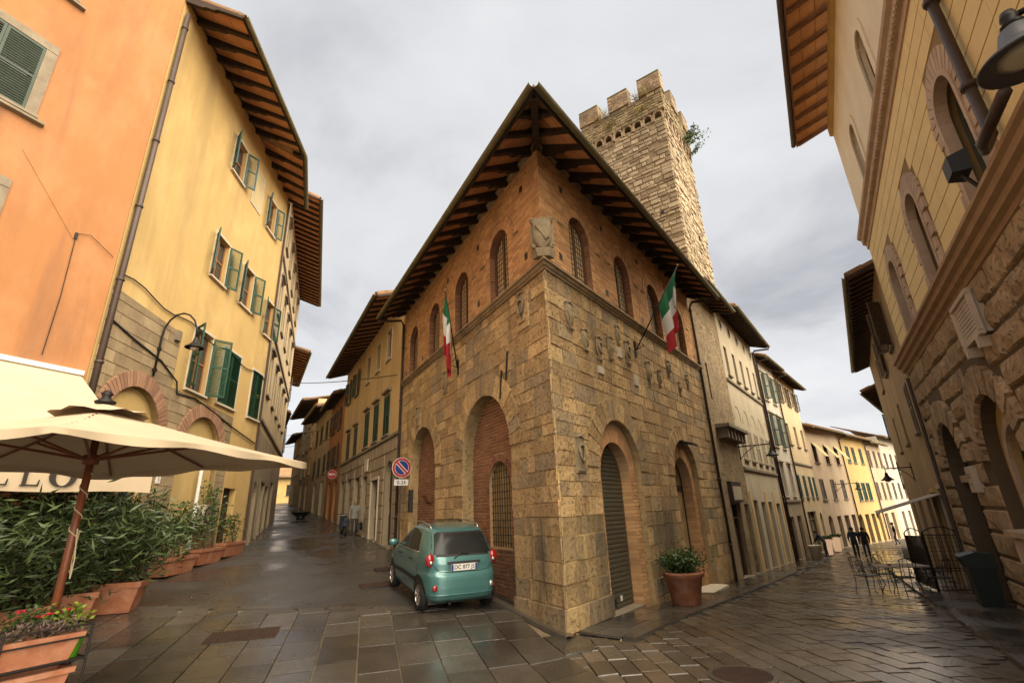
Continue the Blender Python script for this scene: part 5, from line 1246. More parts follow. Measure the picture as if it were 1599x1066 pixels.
t = house('golden_house', 'golden-yellow house with a triple green-shuttered window', FE, 8.3, 16.4, -2.5, 7.85, P_GOLD, wins=ww((10.4, 12.2, 14.6), ((5.3, 6.8),), .45, smat=GREEN_D, shut='closed')+ww((11.0, 12.6, 14.2), ((1.9, 3.5),), .55, smat=GREEN, shut='closed'), doors=[D_(9.4, .55, .8, arch=1), D_(11.4, .6, .7), D_(13.4, .6, .7), D_(15.4, .5, .7)], over=.75)
downpipe(t, FE, 8.4, -1.8, 7.7, .75, 7.6); 
t = house('peach_house', 'peach house with slim brown windows next to the golden house', FE, 16.4, 22.6, -2.6, 7.7, P_PINK, wins=ww((17.6, 19.6, 21.6), ((5.2, 6.8), (2.0, 3.6)), .38, smat=BROWN_S, shut='closed'), doors=[D_(18, .6, .6), D_(20.6, .6, .6)], over=.7)
downpipe(t, FE, 16.5, -1.8, 7.5, .7, 7.4)
house('far_white_house', 'far white house where the lower street bends away', FE, 22.6, 31, -2.8, 8.6, P_WHITE, wins=ww((24, 26.5, 29), ((5.2, 6.8), (2.0, 3.6)), .42, smat=BROWN_S, shut='closed'), doors=[D_(25, .6, .6), D_(28, .6, .6)], over=.8)
FE5 = Fr(FE.at(31), 40, 1)
house('distant_grey_house', 'distant grey-brown house closing the lower street', FE5, .1, 20, -3, 8.5, P_BROWN, wins=ww((3, 7, 11), ((4.5, 6.2), (1.5, 3.2)), .5), doors=[D_(5, .7, .4)], over=.8)
FP = Fr(FE.at(0, -8.0), 48.0, 1)
t = house('tall_pink_rear_house', 'tall pale pink house showing its blank rear wall above the golden house roof', FP, 1, 30, -2.5, 11.2, plaster('blotchy_pink_plaster', (.62, .46, .36), .35), wins=[W_(12, .25, 9.4, 9.8, mull=1)], over=.5, drop=.2, depth=6)
m = MB(); m.bw(FP, 6.2, 6.9, 9.0, 12.3, .0, .5, .02); m.build('chimney', P_PINK, t)

# ================================================================== car
def make_car():
    PAINT = surf('teal_metallic_paint', (0.075, 0.205, 0.200), (0.056, 0.158, 0.155), var=.3, scale=1.5, metal=.35, rough=.32, coat=.8, bump=0, spec=.5)
    CGLASS = surf('car_glass', (0.018, 0.020, 0.020), (0.012, 0.013, 0.013), rough=.24, spec=.3, bump=0)
    CHROME = surf('alloy', (0.55, 0.53, 0.50), (0.42, 0.40, 0.38), metal=.9, rough=.28, bump=0)
    LAMP = surf('tail_lamp_red', (0.30, 0.008, 0.008), (0.22, 0.006, 0.006), rough=.12, coat=.8, bump=0)
    TYRE = surf('tyre_rubber', (0.012, 0.0115, 0.011), (0.008, 0.008, 0.008), rough=.85, bump=.2)
    t = thing('parked_car', 'small teal hatchback parked tight against the palazzo wall', 'car')
    ZL = [.20, .26, .34, .46, .60, .68, .705, .74, .86, .96, 1.00, 1.10, 1.22, 1.34, 1.41, 1.455, 1.48, 1.49]
    YR = [-1.62, -1.71, -1.745, -1.755, -1.755, -1.745, -1.71, -1.69, -1.685, -1.665, -1.65, -1.60, -1.53, -1.44, -1.375, -1.27, -1.12, -.85]
    YF = [1.62, 1.70, 1.73, 1.735, 1.72, 1.68, 1.66, 1.63, 1.42, 1.10, .98, .78, .56, .33, .18, .04, -.10, -.30]
    HW = [.66, .705, .73, .742, .748, .746, .742, .74, .732, .715, .705, .685, .652, .612, .585, .548, .48, .34]
    zz = sorted(set([round(float(z), 4) for z in np.linspace(.20, 1.49, 44)]+ZL))
    def prof(z): return (np.interp(z, ZL, YR), np.interp(z, ZL, YF), np.interp(z, ZL, HW))
    def nexp(z): return float(np.interp(z, [.2, .9, 1.1, 1.49], [6.5, 6.5, 6.0, 3.6]))
    def ring_(z, n=72):
        r, f, w = prof(z); c, h, e = (r+f)/2, (f-r)/2, nexp(z); o = []
        for k in range(n):
            a = 2*math.pi*k/n; ca, sa = math.cos(a), math.sin(a)
            o.append((math.copysign(abs(ca)**(2/e), ca)*w, c+math.copysign(abs(sa)**(2/e), sa)*h, z))
        return o
    def rear_y(x, z, off=0):
        r, f, w = prof(z); c, h, e = (r+f)/2, (f-r)/2, nexp(z); return c-h*(max(0, 1-min(1, abs(x)/w)**e))**(1/e)-off
    def side_x(y, z, off=0):
        r, f, w = prof(z); c, h, e = (r+f)/2, (f-r)/2, nexp(z); return w*(max(0, 1-min(1, abs(y-c)/h)**e))**(1/e)+off
    m = MB(); n = 72; R_ = [ring_(z, n) for z in zz]
    V = [p for q in R_ for p in q]; F = []
    for i in range(len(R_)-1):
        for k in range(n): F.append((i*n+k, i*n+(k+1) % n, (i+1)*n+(k+1) % n, (i+1)*n+k))
    F += [tuple(range(n))[::-1], tuple((len(R_)-1)*n+k for k in range(n))]
    m.add(V, F, .5); body = m.build('body', PAINT, t, smooth=True)
    def rpatch(x0, x1, z0, z1, off, nx=12, nz=6, xs=None):
        rows = []
        for j in range(nz+1):
            z = z0+(z1-z0)*j/nz; a, b = (xs(z) if xs else (x0, x1)); rows.append([(a+(b-a)*i/nx, rear_y(a+(b-a)*i/nx, z, off), z) for i in range(nx+1)])
        return MB().grid(rows)
    def spatch(sgn, poly_bot, poly_top, off, n_=10, nz=6):
        """between two curves y(z): lists of (y,z) from rear to front"""
        rows = []
        for j in range(nz+1):
            q = j/nz; row = []
            for i in range(n_+1):
                s_ = i/n_*(len(poly_bot)-1); k = min(int(s_), len(poly_bot)-2); f = s_-k
                yb = poly_bot[k][0]+(poly_bot[k+1][0]-poly_bot[k][0])*f; zb = poly_bot[k][1]+(poly_bot[k+1][1]-poly_bot[k][1])*f
                yt = poly_top[k][0]+(poly_top[k+1][0]-poly_top[k][0])*f; zt = poly_top[k][1]+(poly_top[k+1][1]-poly_top[k][1])*f
                y, z = yb+(yt-yb)*q, zb+(zt-zb)*q; row.append((sgn*side_x(y, z, off), y, z))
            rows.append(row)
        return MB().grid(rows)
    # rear window with black border, tailgate lines
    xs = lambda z: (-.60+(z-1.0)*.20, .60-(z-1.0)*.20)
    rpatch(0, 0, .99, 1.405, .006, xs=lambda z: (-.625+(z-1.0)*.22, .625-(z-1.0)*.22)).build('rear_window_border', BLACKP, t, smooth=True)
    w = rpatch(0, 0, 1.03, 1.375, .012, xs=lambda z: (-.585+(z-1.0)*.22, .585-(z-1.0)*.22)).build('rear_window', CGLASS, t, smooth=True)
    m = MB(); m.tube([(.10, rear_y(.1, 1.035, .03), 1.035), (-.06, rear_y(-.06, 1.06, .035), 1.05), (-.20, rear_y(-.2, .93, .03), .955)], [.02, .012, .012], 6); m.build('wiper', BLACKP, w)
    for sx in (-1, 1):
        m = MB(); m.tube([(sx*x, rear_y(x, z, .004), z) for x, z in ((.655, .985), (.60, .90), (.55, .80), (.47, .735), (.30, .722), (0, .72))], .005, 4); m.build('tailgate_seam', BLACKP, t)
    # round tail lamps
    for sx in (-1, 1):
        cx = sx*.640; m = MB(); yc = rear_y(.58, .93)+.028
        m.grid([[(cx+.092*math.sin(th)*math.cos(ph), yc-.085*math.sin(th)*math.sin(ph) if False else yc-.055*math.sin(th)*math.sin(ph), .93+.118*math.cos(th)) for ph in [2*math.pi*k/20 for k in range(21)]] for th in [math.pi*i/10 for i in range(11)]]); l = m.build('tail_lamp', LAMP, t, smooth=True)
        m = MB(); m.lathe([(.035, -.01), (.035, .01), (.02, .02)], (0, 0, 0), 10); me = m.mesh('lens', CHROME, True); x = cx-.01*sx
        obj('lens', me, l, mw=Matrix.Translation((x, yc-.054, .895)) @ Matrix.Rotation(R(90), 4, 'X'))
        cx, cz = sx*.56, .47; m = MB(); m.lathe([(.055, -.02), (.055, .008), (.035, .018)], (0, 0, 0), 14); me = m.mesh('fog_lamp', LAMP if sx < 0 else CHROME, True)
        obj('fog_lamp', me, t, mw=Matrix.Translation((cx, rear_y(cx, cz, .004), cz)) @ Matrix.Rotation(R(90), 4, 'X'))
    # plate recess, plate and its characters
    rpatch(-.33, .33, .862, .905, .022).build('grab_bar', BLACKP, t)
    rpatch(-.31, .31, .735, .862, .003).build('plate_recess', surf('recess_shade_paint', (0.05, 0.115, 0.10), (0.04, .09, .08), rough=.4, bump=0), t)  # flush patch: body colour darkened to paint in a recess's shade
    m = MB(); yv = rear_y(0, .79, .022); m.box(-.265, .265, yv-.012, yv, .745, .860); pl = m.build('number_plate', WHITEP, t)
    for x0 in (-.262, .217): m = MB(); m.box(x0, x0+.045, yv-.0145, yv-.010, .748, .857); m.build('plate_band', BLUEP, pl)
    me = text_mesh('DC 877 JS', .098, TEXTM, .0015, 'plate_lettering', 1.0)
    xs_ = [v.co.x for v in me.vertices]; k = .40/(max(xs_)-min(xs_))
    for v in me.vertices: v.co.x *= k
    obj('plate_lettering', me, pl, mw=Matrix.Translation((0, yv-.0145, .802)) @ Matrix.Rotation(R(90), 4, 'X'))
    # bumper crease, exhaust
    m = MB(); m.tube([(x, rear_y(x, .345, .003), .345) for x in np.linspace(-.68, .68, 18)], .012, 5); m.build('bumper_crease', PAINT, t, smooth=True)
    m = MB(); m.tube([(-.28, -1.45, .21), (-.28, -1.73, .20)], .03, 8); m.build('exhaust', IRON, t)
    m = MB(); m.box(-.64, .64, -1.55, 1.5, .17, .30); m.build('underbody', BLACKP, t)
    # side glazing, mouldings, handles, mirrors
    for sx in (-1, 1):
        spatch(sx, [(-.98, 1.03), (-.6, 1.01), (-.14, 1.0)], [(-.86, 1.33), (-.5, 1.40), (-.14, 1.405)], .006).build('rear_side_window', CGLASS, t, smooth=True)
        spatch(sx, [(-.06, 1.0), (.4, .99), (.86, .985)], [(-.06, 1.405), (.08, 1.395), (.20, 1.355)], .006).build('front_side_window', CGLASS, t, smooth=True)
        m = MB(); m.tube([(sx*side_x(y, z, .006), y, z) for y, z in ((-.99, 1.02), (-.5, 1.0), (0, .99), (.5, .98), (.9, .97))], .010, 5); m.build('waist_strip', CHROME, t, smooth=True)
        spatch(sx, [(-.95, .50), (0, .49), (.85, .47)], [(-.95, .57), (0, .56), (.85, .54)], .014).build('side_moulding', BLACKP, t, smooth=True)
        for y0 in (-.62, .30): m = MB(); m.tube([(sx*side_x(y0, .86, .02), y0, .86), (sx*side_x(y0+.15, .855, .025), y0+.15, .855)], .018, 6); m.build('door_handle', BLACKP, t, smooth=True)
        for ys in ([(-.10, .36), (-.10, .7), (-.10, 1.0)], [(.92, .34), (.95, .7), (.93, .97)], [(-1.0, .62), (-1.02, .8), (-.99, 1.02)]):
            m = MB(); m.tube([(sx*side_x(y, z, .001), y, z) for y, z in ys], .005, 4); m.build('door_seam', BLACKP, t)
        m = MB(); m.lathe([(.01, -.09), (.075, -.08), (.10, 0), (.085, .06), (.02, .075)], (0, 0, 0), 12); me = m.mesh('wing_mirror', PAINT, True)
        obj('wing_mirror', me, t, mw=Matrix.Translation((sx*.80, .86, 1.02)) @ Matrix.Diagonal((1.1, .6, .85, 1)))
        m = MB(); m.tube([(sx*.70, .86, .98), (sx*.78, .86, 1.0)], .025, 6); m.build('mirror_arm', BLACKP, t)
        m = MB(); m.tube([(sx*.50, -1.12, 1.445), (sx*.505, -1.02, 1.505), (sx*.505, -.5, 1.535), (sx*.50, -.05, 1.515), (sx*.49, .02, 1.46)], .016, 7); m.build('roof_rail', CHROME, t, smooth=True)
    # windscreen
    rows = []
    for j in range(7):
        z = 1.0+.38*j/6; r, f, w_ = prof(z); c, h, e = (r+f)/2, (f-r)/2, nexp(z); xw = w_*.86
        rows.append([(x, c+h*(1-(abs(x)/w_)**e)**(1/e)+.006, z) for x in np.linspace(-xw, xw, 11)])
    MB().grid(rows).build('windscreen', CGLASS, t, smooth=True)
    # wheels
    for sx in (-1, 1):
        for y in (-1.17, 1.17):
            m = MB(); pr = []
            rows = [[(sx*side_x(y+.345*r_*math.cos(a), min(1.0, max(.21, .30+.345*r_*math.sin(a))), .004), y+.345*r_*math.cos(a), max(.21, .30+.345*r_*math.sin(a))) for a in [math.pi*(-.18+1.36*k/18) for k in range(19)]] for r_ in (.02, .5, 1.0)]
            m.grid(rows); m.build('wheel_arch', BLACKP, t)
            m = MB(); m.lathe([(.175, -.085), (.255, -.09), (.278, -.06), (.282, 0), (.278, .06), (.255, .088), (.185, .08)], (0, 0, 0), 28, caps=False); me = m.mesh('tyre', TYRE, True)
            MW = Matrix.Translation((sx*.655, y, .280)) @ Matrix.Rotation(R(90)*sx, 4, 'Y')
            ty = obj('wheel', me, t, mw=MW)
            m = MB(); m.lathe([(.19, .02), (.19, .078), (.175, .084), (.168, .05), (.05, .045), (.045, .075), (.0, .078)], (0, 0, 0), 28, caps=False)
            for k in range(7):
                a = 2*math.pi*k/7; ca, sa = math.cos(a), math.sin(a); q = []
                for rr, ww_, z_ in ((.04, .022, .078), (.17, .03, .084)):
                    q += [(rr*ca-ww_*sa, rr*sa+ww_*ca, z_), (rr*ca+ww_*sa, rr*sa-ww_*ca, z_)]
                m.hexa([(q[0][0], q[0][1], .03), (q[1][0], q[1][1], .03), (q[3][0], q[3][1], .03), (q[2][0], q[2][1], .03), q[0], q[1], q[3], q[2]])
            rim = m.mesh('rim', CHROME); obj('rim', rim, ty, mw=MW)
            m = MB(); m.lathe([(.165, .048), (.0, .049)], (0, 0, 0), 20, caps=False); obj('brake_shadow_disc', m.mesh('spoke_shade_disc', IRON), ty, mw=MW).name = 'spoke_shade_disc'  # dark disc standing in for the shade between the spokes
    h = R(26.0)
    cx, cy = -2.05, 12.97; t.location = (cx, cy, gz(cx, cy)+.01)
    fx, fy_ = -math.sin(h), math.cos(h)
    zf, zr_ = gz(cx+fx*1.17, cy+fy_*1.17), gz(cx-fx*1.17, cy-fy_*1.17)
    t.location.z = (zf+zr_)/2+.004
    t.rotation_euler = (math.atan2(zf-zr_, 2.34), 0, h); t.scale = (1.11, 1.11, 1.11)
make_car()

# ================================================================== café parasol, awning, plants, barrier
def parasol():
    t = thing('parasol', 'large cream square parasol on a wooden pole over the café plants', 'parasol', (-5.38, 6.2, gz(-5.38, 6.2)), R(-11))
    g = gz(-5.38, 6.2); za, zr = 3.62-g, 2.97-g; S = 1.82
    WP = surf('varnished_pole', (0.20, 0.062, 0.024), (0.12, 0.036, 0.015), var=.6, scale=5, rough=.4, bump=.1)
    L = Matrix.Translation(t.location) @ Matrix.Rotation(R(-11), 4, 'Z')
    def bl(mb, name, mat, par=None, **k): o = obj(name, mb.mesh(name, mat, k.get('smooth', False)), par or t, mw=L); return o
    n = 24
    def cz(x, y):
        d = max(abs(x), abs(y))/S; sag = .05*math.sin(math.pi*min(1, d))*(1-(1 if False else 0))
        a = math.atan2(y, x); sc = .055*(math.cos(4*a)-1)*d     # cloth hangs between the ribs
        return za-.06-(za-.06-zr)*d-sag*.6+sc*.35
    rows = [[(-S+2*S*i/n, -S+2*S*j/n, cz(-S+2*S*i/n, -S+2*S*j/n)) for i in range(n+1)] for j in range(n+1)]
    can = bl(MB().grid(rows), 'canopy', CANVAS, smooth=True)
    m = MB(); per = []
    for s in range(4):
        for i in range(24):
            u = -S+2*S*i/24; per.append(((u, -S), (S, u), (-u, S), (-S, -u))[s])
    per.append(per[0]); top = [(x, y, cz(x, y)) for x, y in per]; bot = [(x*1.004+.02*math.sin(i*.9), y*1.004+.02*math.cos(i*.8), cz(x, y)-.075-.02*math.sin(i*.7)) for i, (x, y) in enumerate(per)]
    m.grid([top, bot]); bl(m, 'valance', CANVAS, can, smooth=True)
    m = MB(); rows = []
    for q in (0, .35, .7, 1):
        rows.append([(.50*q*math.cos(a)*(1.08 if k % 2 else 1), .50*q*math.sin(a)*(1.08 if k % 2 else 1), za+.015-.155*q+(.025*math.sin(k*1.7) if q == 1 else 0)) for k, a in enumerate([2*math.pi*k/24 for k in range(25)])])
    m.grid(rows); bl(m, 'vent_cap', CANVAS, can, smooth=True)
    m = MB(); m.lathe([(.11, 0), (.12, .03), (.06, .06), (.05, .10), (.07, .13), (.04, .17), (.0, .19)], (0, 0, za+.01), 12); bl(m, 'finial', IRON, smooth=True)
    m = MB(); m.tube([(0, 0, 0), (0, 0, za-.02)], .042, 12); bl(m, 'pole', WP, smooth=True)
    m = MB(); m.lathe([(.05, 0), (.085, .01), (.085, .12), (.05, .13)], (0, 0, zr-.12), 12); bl(m, 'hub', WP, smooth=True)
    m = MB(); m.box(-.35, .35, -.35, .35, 0, .08); bl(m, 'base_plate', GREYTR)
    for k in range(8):
        a = math.pi/4*k; r = S*.99*(1 if k % 2 == 0 else 1.41); x, y = math.cos(a)*r, math.sin(a)*r
        m = MB(); m.tube([(x*.03, y*.03, za-.10), (x*.5, y*.5, cz(x*.5, y*.5)-.03), (x*.98, y*.98, cz(x*.98, y*.98)-.03)], .016, 6); rb = bl(m, 'rib', WP)
        m = MB(); m.tube([(math.cos(a)*.07, math.sin(a)*.07, zr-.05), (x*.52, y*.52, cz(x*.52, y*.52)-.05)], .017, 6); bl(m, 'strut', WP, rb)
    m = MB(); pts = [(.05*math.cos(i*.9), .05*math.sin(i*.9), 2.75-g-i*.035) for i in range(26)]; m.tube(pts, .007, 5)
    m.tube([(.05, 0, 2.1-g), (.09, .02, 1.75-g), (.05, .05, 1.55-g), (.0, .06, 1.75-g), (.04, .04, 2.08-g)], .008, 5); bl(m, 'rope', surf('cream_rope', (.55, .45, .3), (.42, .34, .22), rough=.9), None)
parasol()
def cafe_awning():
    t = thing('cafe_awning', 'cream café awning with black serif letters on its valance, fixed to the orange house', 'awning', FO.p(-2.5, 5.4, .1))
    u0, u1 = -8.5, .30; zt_, zf, of = 5.62, 3.30, 2.84; m = MB(); rows = []
    for j in range(9):
        q = j/8; rows.append([FO.p(u0+(u1-.45*(1-q)-u0)*i/10, zt_+(zf-zt_)*q-.06*math.sin(math.pi*q), .06+(of-.06)*q) for i in range(11)])
    m.grid(rows); m.build('cloth', CANVAS, t, smooth=True)
    m = MB(); m.grid([[FO.p(u0+(u1-u0)*i/20, zf, of+.01) for i in range(21)], [FO.p(u0+(u1-u0)*i/20, zf-.55+.02*math.sin(i*1.1), of+.02+.02*math.sin(i*1.7)) for i in range(21)]]); m.build('valance', CANVAS, t, smooth=True)
    m = MB(); m.tube([FO.p(u0, zf+.01, of), FO.p(u1, zf+.01, of)], .03, 8); m.build('front_bar', WHITEP, t)
    m = MB(); m.bw(FO, u0, u1-.4, zt_-.05, zt_+.10, 0, .16, .02); m.build('cassette', WHITEP, t)
    for u in (-4.5, .1): m = MB(); m.tube([FO.p(u, 4.1, .05), FO.p(u-.3, 3.75, 1.5), FO.p(u, zf, of)], .025, 6); m.build('folding_arm', IRON, t)
    def L_(u, z, s):
        k = MB(); o0, o1 = of+.045, of+.055
        k.bw(FO, u+.07*s, u+.23*s, z, z+s, o0, o1); k.bw(FO, u, u+.33*s, z, z+.05*s, o0+.001, o1+.001); k.bw(FO, u, u+.33*s, z+.95*s, z+s, o0+.001, o1+.001); k.bw(FO, u+.2*s, u+.72*s, z, z+.07*s, o0+.002, o1+.002); k.ext(FO, [(u+.64*s, z), (u+.72*s, z), (u+.74*s, z+.30*s), (u+.70*s, z+.30*s)], o0+.003, o1+.003)
        k.build('letter', TEXTM, t)
    L_(-2.30, 2.83, .36); L_(-1.87, 2.83, .36)
    k = MB(); cu, cz_, s = -1.27, 3.01, .19; inn = [(cu+.115*math.sin(a), cz_+.165*math.cos(a)) for a in [i*math.pi/12 for i in range(25)]]; out = [(cu+.215*math.sin(a), cz_+.19*math.cos(a)) for a in [i*math.pi/12 for i in range(25)]]
    ring(k, FO, inn, out, of+.045, of+.055); k.build('letter', TEXTM, t)
cafe_awning()

def trough(mb, c, az, l, w, h, taper=.82):
    d = Vector((math.sin(R(az)), math.cos(R(az)))); n_ = Vector((d.y, -d.x)); c = Vector(c)
    def P(a, b, z): return (c.x+d.x*a+n_.x*b, c.y+d.y*a+n_.y*b, c.z+z)
    def rg(k, z, e=0): return [P(-l/2*k-e, -w/2*k-e, z), P(l/2*k+e, -w/2*k-e, z), P(l/2*k+e, w/2*k+e, z), P(-l/2*k-e, w/2*k+e, z)]
    rings = [rg(taper, 0), rg(1, h*.82), rg(1, h*.82, .03), rg(1, h, .035), rg(1, h, -.035), rg(1, h*.86, -.045)]
    V = [p for r in rings for p in r]; F = [(i*4+k, i*4+(k+1) % 4, (i+1)*4+(k+1) % 4, (i+1)*4+k) for i in range(5) for k in range(4)]+[(3, 2, 1, 0)]
    mb.add(V, F, .5); return rg(1, h*.87, -.04)
def plant(name, label, c, pot, height, rad, n, leaf, lw, mat, group=None, stems=14, cat='plant', low=.25, pmat=None, az=0, updir=.5, flowers=None):
    t = thing(name, label, cat, c); 
    if group: t['group'] = group
    m = MB()
    if pot[0] == 'trough':
        soil = trough(m, c, az, pot[1], pot[2], pot[3]); zp = pot[3]*.87
        m.build('planter', pmat or TERRA, t)
    else:
        r, h = pot[1], pot[2]
        m.lathe([(r*.62, 0), (r*.66, .02), (r*.86, h*.80), (r*.94, h*.82), (r*.96, h*.90), (r*.99, h*.92), (r, h), (r*.90, h), (r*.86, h*.9)], c, 28); m.build('pot', pmat or TERRA, t, smooth=True); zp = h*.9
        soil = [(c[0]+r*.87*math.cos(a), c[1]+r*.87*math.sin(a), c[2]+h*.9) for a in [i*math.pi/8 for i in range(16)]]
    s = MB(); s.add(soil, [tuple(range(len(soil)))]); s.build('soil', SOIL, t)
    st = MB(); lf = MB(); d2 = Vector((math.sin(R(az)), math.cos(R(az)))); ends = []
    for i in range(stems):
        b = Vector(c)+Vector((0, 0, zp))
        if pot[0] == 'trough': b += Vector((d2.x, d2.y, 0))*RNG.uniform(-.45, .45)*pot[1]+Vector((d2.y, -d2.x, 0))*RNG.uniform(-.3, .3)*pot[2]
        else: a = RNG.uniform(0, 6.28); b += Vector((math.cos(a), math.sin(a), 0))*pot[1]*.5*RNG.random()
        a = RNG.uniform(0, 6.28); q = rad*math.sqrt(RNG.random()); e_ = Vector((c[0], c[1], c[2]+zp))+Vector((b-Vector(c)).to_2d().to_3d())*.6+Vector((math.cos(a)*q, math.sin(a)*q, height*RNG.uniform(.55, 1.0)*(1-.35*(q/rad)**2)))
        mid = (b+e_)/2+Vector((RNG.uniform(-.1, .1), RNG.uniform(-.1, .1), .1*height)); st.tube([b, mid, e_], [.016, .012, .005], 5); ends.append((b, mid, e_))
    for i in range(n):
        b, mid, e_ = ends[RNG.randrange(stems)]; q = low+(1-low)*RNG.random()**.7
        p = b*(1-q)**2+mid*2*q*(1-q)+e_*q*q; sp = .10+.16*RNG.random()
        p = p+Vector((RNG.gauss(0, sp), RNG.gauss(0, sp), RNG.gauss(0, sp*.8)))*min(1, rad)
        lf.leaf(p, (RNG.uniform(-1, 1), RNG.uniform(-1, 1), RNG.uniform(-.5, 1)*updir+.1), leaf*RNG.uniform(.6, 1.25), lw)
    st.build('stem', STEM, t, kind='stuff'); lf.build('foliage', mat, t, kind='stuff')
    if flowers:
        for k in range(flowers[0]):
            b, mid, e_ = ends[RNG.randrange(stems)]; p = e_+Vector((RNG.uniform(-.12, .12), RNG.uniform(-.12, .12), RNG.uniform(-.02, .10))); m = MB()
            for j in range(7):
                a = j*math.pi*2/7; m.leaf(p, (math.cos(a), math.sin(a), .4), .045, .035)
            m.build('flower', flowers[1], t)
    return t
g3 = lambda x, y, dz=0: (x, y, gz(x, y)+dz)
ODESC = ['big oleander nearest the yellow house in a worn terracotta trough', 'tall oleander between the parasol pole and its twin by the yellow house', 'bushy oleander behind the parasol pole', 'oleander beside the orange house under the awning']
for i, (x, y, l, az) in enumerate(((-9.1, 11.75, 1.3, 70), (-9.25, 10.6, 1.2, 40), (-9.15, 9.5, 1.2, 30), (-9.3, 8.3, 1.2, 30))):
    plant('oleander', ODESC[i], g3(x, y), ('trough', l, .62, .60), (2.1, 2.4, 2.3, 2.2)[i], 1.35, 4600, .26, .044, LEAF_D, 'oleanders of the café', 46, az=az, low=.0, updir=.7)
TDESC = ['long terracotta trough of leggy shrubs nearest the oleanders', 'middle terracotta trough of leggy shrubs under the blind arch', 'terracotta trough of leggy shrubs by the dark doorway of the yellow house']
for i, u in enumerate((-4.6, -2.7, -.9)):
    x, y = fy.at(u, .42); plant('shrub_trough', TDESC[i], g3(x, y), ('trough', 1.75, .55, .48), (2.3, 2.6, 1.6)[i], .55, (420, 620, 260)[i], .15, .06, LEAF_G, 'troughs along the yellow house', (9, 12, 7)[i], az=-6.76, low=.15, updir=.5)
x, y = FR_.at(4.55, .62); plant('potted_bush', 'round clipped bush in a large terracotta pot between shutter and door', (x, y, gz(x, y)+.055), ('pot', .50, .72), .62, .50, 2600, .085, .045, LEAF_G, None, 40, low=.05, updir=.6)
x, y = fy.at(-2.5, .22)
t = thing('air_conditioner', 'grey air conditioner unit on the wall behind the shrub troughs', 'air conditioner', (x, y, 2.1)); m = MB(); m.bw(fy, -2.95, -2.0, 2.0, 2.75, -.02, .30, .02); m.build('casing', WHITE_S, t)
m = MB(); m.lathe([(.30, 0), (.30, .02), (.27, .02), (.27, .0)], (0, 0, 0), 20, caps=False)
for k in range(-3, 4): m.box(-.28, .28, -.004+k*.07, .004+k*.07, .0, .015)
obj('fan_grille', m.mesh('fan_grille', IRON), t, mw=face_mw(fy, -2.55, 2.38, .305))

def barrier():
    """iron flower stand with terracotta boxes at the edge of the café"""
    fr = Fr((-4.71, 5.97), 30.7, 1); g = gz(-4.9, 5.7); t = thing('flower_stand', 'black iron flower stand holding terracotta boxes at the café edge', 'flower stand', (-5, 5.5, g))
    for z in (1.12, 1.0, .80, .45): m = MB(); m.tube([fr.p(-2.2, z, 0), fr.p(0, z, 0)], .010, 5); m.build('rail', IRON, t); m = MB(); m.tube([fr.p(-2.2, z, -.36), fr.p(0, z, -.36)], .010, 5); m.build('rail', IRON, t); m = MB(); m.tube([fr.p(0, z, -.36), fr.p(0, z, 0)], .010, 5); m.build('rail', IRON, t)
    for u in (0, -.72, -1.44, -2.16):
        for o in (0, -.36): m = MB(); m.tube([fr.p(u, g, o), fr.p(u, 1.14, o)], .012, 6); m.build('post', IRON, t)
    m = MB(); m.bw(fr, -2.2, 0, .785, .80, -.36, 0); m.build('shelf', IRON, t); m = MB(); m.bw(fr, -2.2, 0, .435, .45, -.36, 0); m.build('shelf', IRON, t)
    hea = surf('heather', (.24, .13, .15), (.11, .07, .06), rv=1., rough=.9, bump=0); red = surf('red_petal', (.62, .025, .06), (.45, .015, .04), rough=.6, bump=0)
    for i, (u, mat, lab, fl) in enumerate(((-.40, hea, 'terracotta box of dry heather at the right end of the flower stand', None), (-1.10, hea, 'terracotta box of purple heather in the middle of the flower stand', None), (-1.82, hea, 'terracotta box of heather by the café end of the flower stand', None))):
        x, y = fr.at(u, -.17); plant('flower_box', lab, (x, y, .80), ('trough', .66, .24, .25), .20, .22, 420, .055, .012, mat, 'heather boxes on the stand', 30, az=30.7, low=.1, updir=1.5)
    for u, lab in ((-.42, 'embossed terracotta box on the lower shelf of the stand, by its end'), (-1.15, 'embossed terracotta box on the lower shelf of the stand, second from its end')):
        x, y = fr.at(u, -.17); m = MB(); trough(m, (x, y, .45), 30.7, .64, .26, .28); o_ = tag(m.build('terracotta_box', TERRA), lab, 'planter')
    x, y = fr.at(-.30, -.62); plant('petunia_pot', 'lush red-flowering petunia spilling over behind the flower stand', (x, y, .62), ('pot', .17, .30), .38, .36, 1500, .06, .035, LEAF_G, None, 26, low=.05, flowers=(7, red))
    x, y = fr.at(-.05, -.50); plant('lime_plant', 'yellow-green leafy plant at the end of the flower stand', (x, y, .66), ('pot', .14, .26), .42, .20, 420, .07, .04, LEAF_Y, None, 14, low=.1)
    x, y = fr.at(-.10, -.20); m = MB(); m.lathe([(.085, 0), (.12, .20), (.128, .20), (.128, .23), (.11, .23)], (x, y, .80), 16); tag(m.build('plastic_pot', surf('lime_plastic', (.16, .52, .02), (.12, .42, .015), rough=.4, bump=0), smooth=True), 'bright lime green plastic pot at the end of the flower stand', 'flower pot')
    x, y = fr.at(-1.2, -.62); m = MB(); m.lathe([(.22, 0), (.34, .35), (.37, .36), (.37, .42), (.33, .42), (.31, .36)], (x, y, .78), 24); tag(m.build('cream_planter', WHITE_S, smooth=True), 'round cream planter behind the flower stand', 'planter')
    for u in (-.86, -.78): m = MB(); m.tube([fr.p(u, .50, -.02), fr.p(u+.03, .78, -.02)], .035, 8); tag(m.build('marker_post', WHITE_S, smooth=True), 'short cream tube tied to the flower stand', 'tube', 'cream tubes on the stand')
barrier()

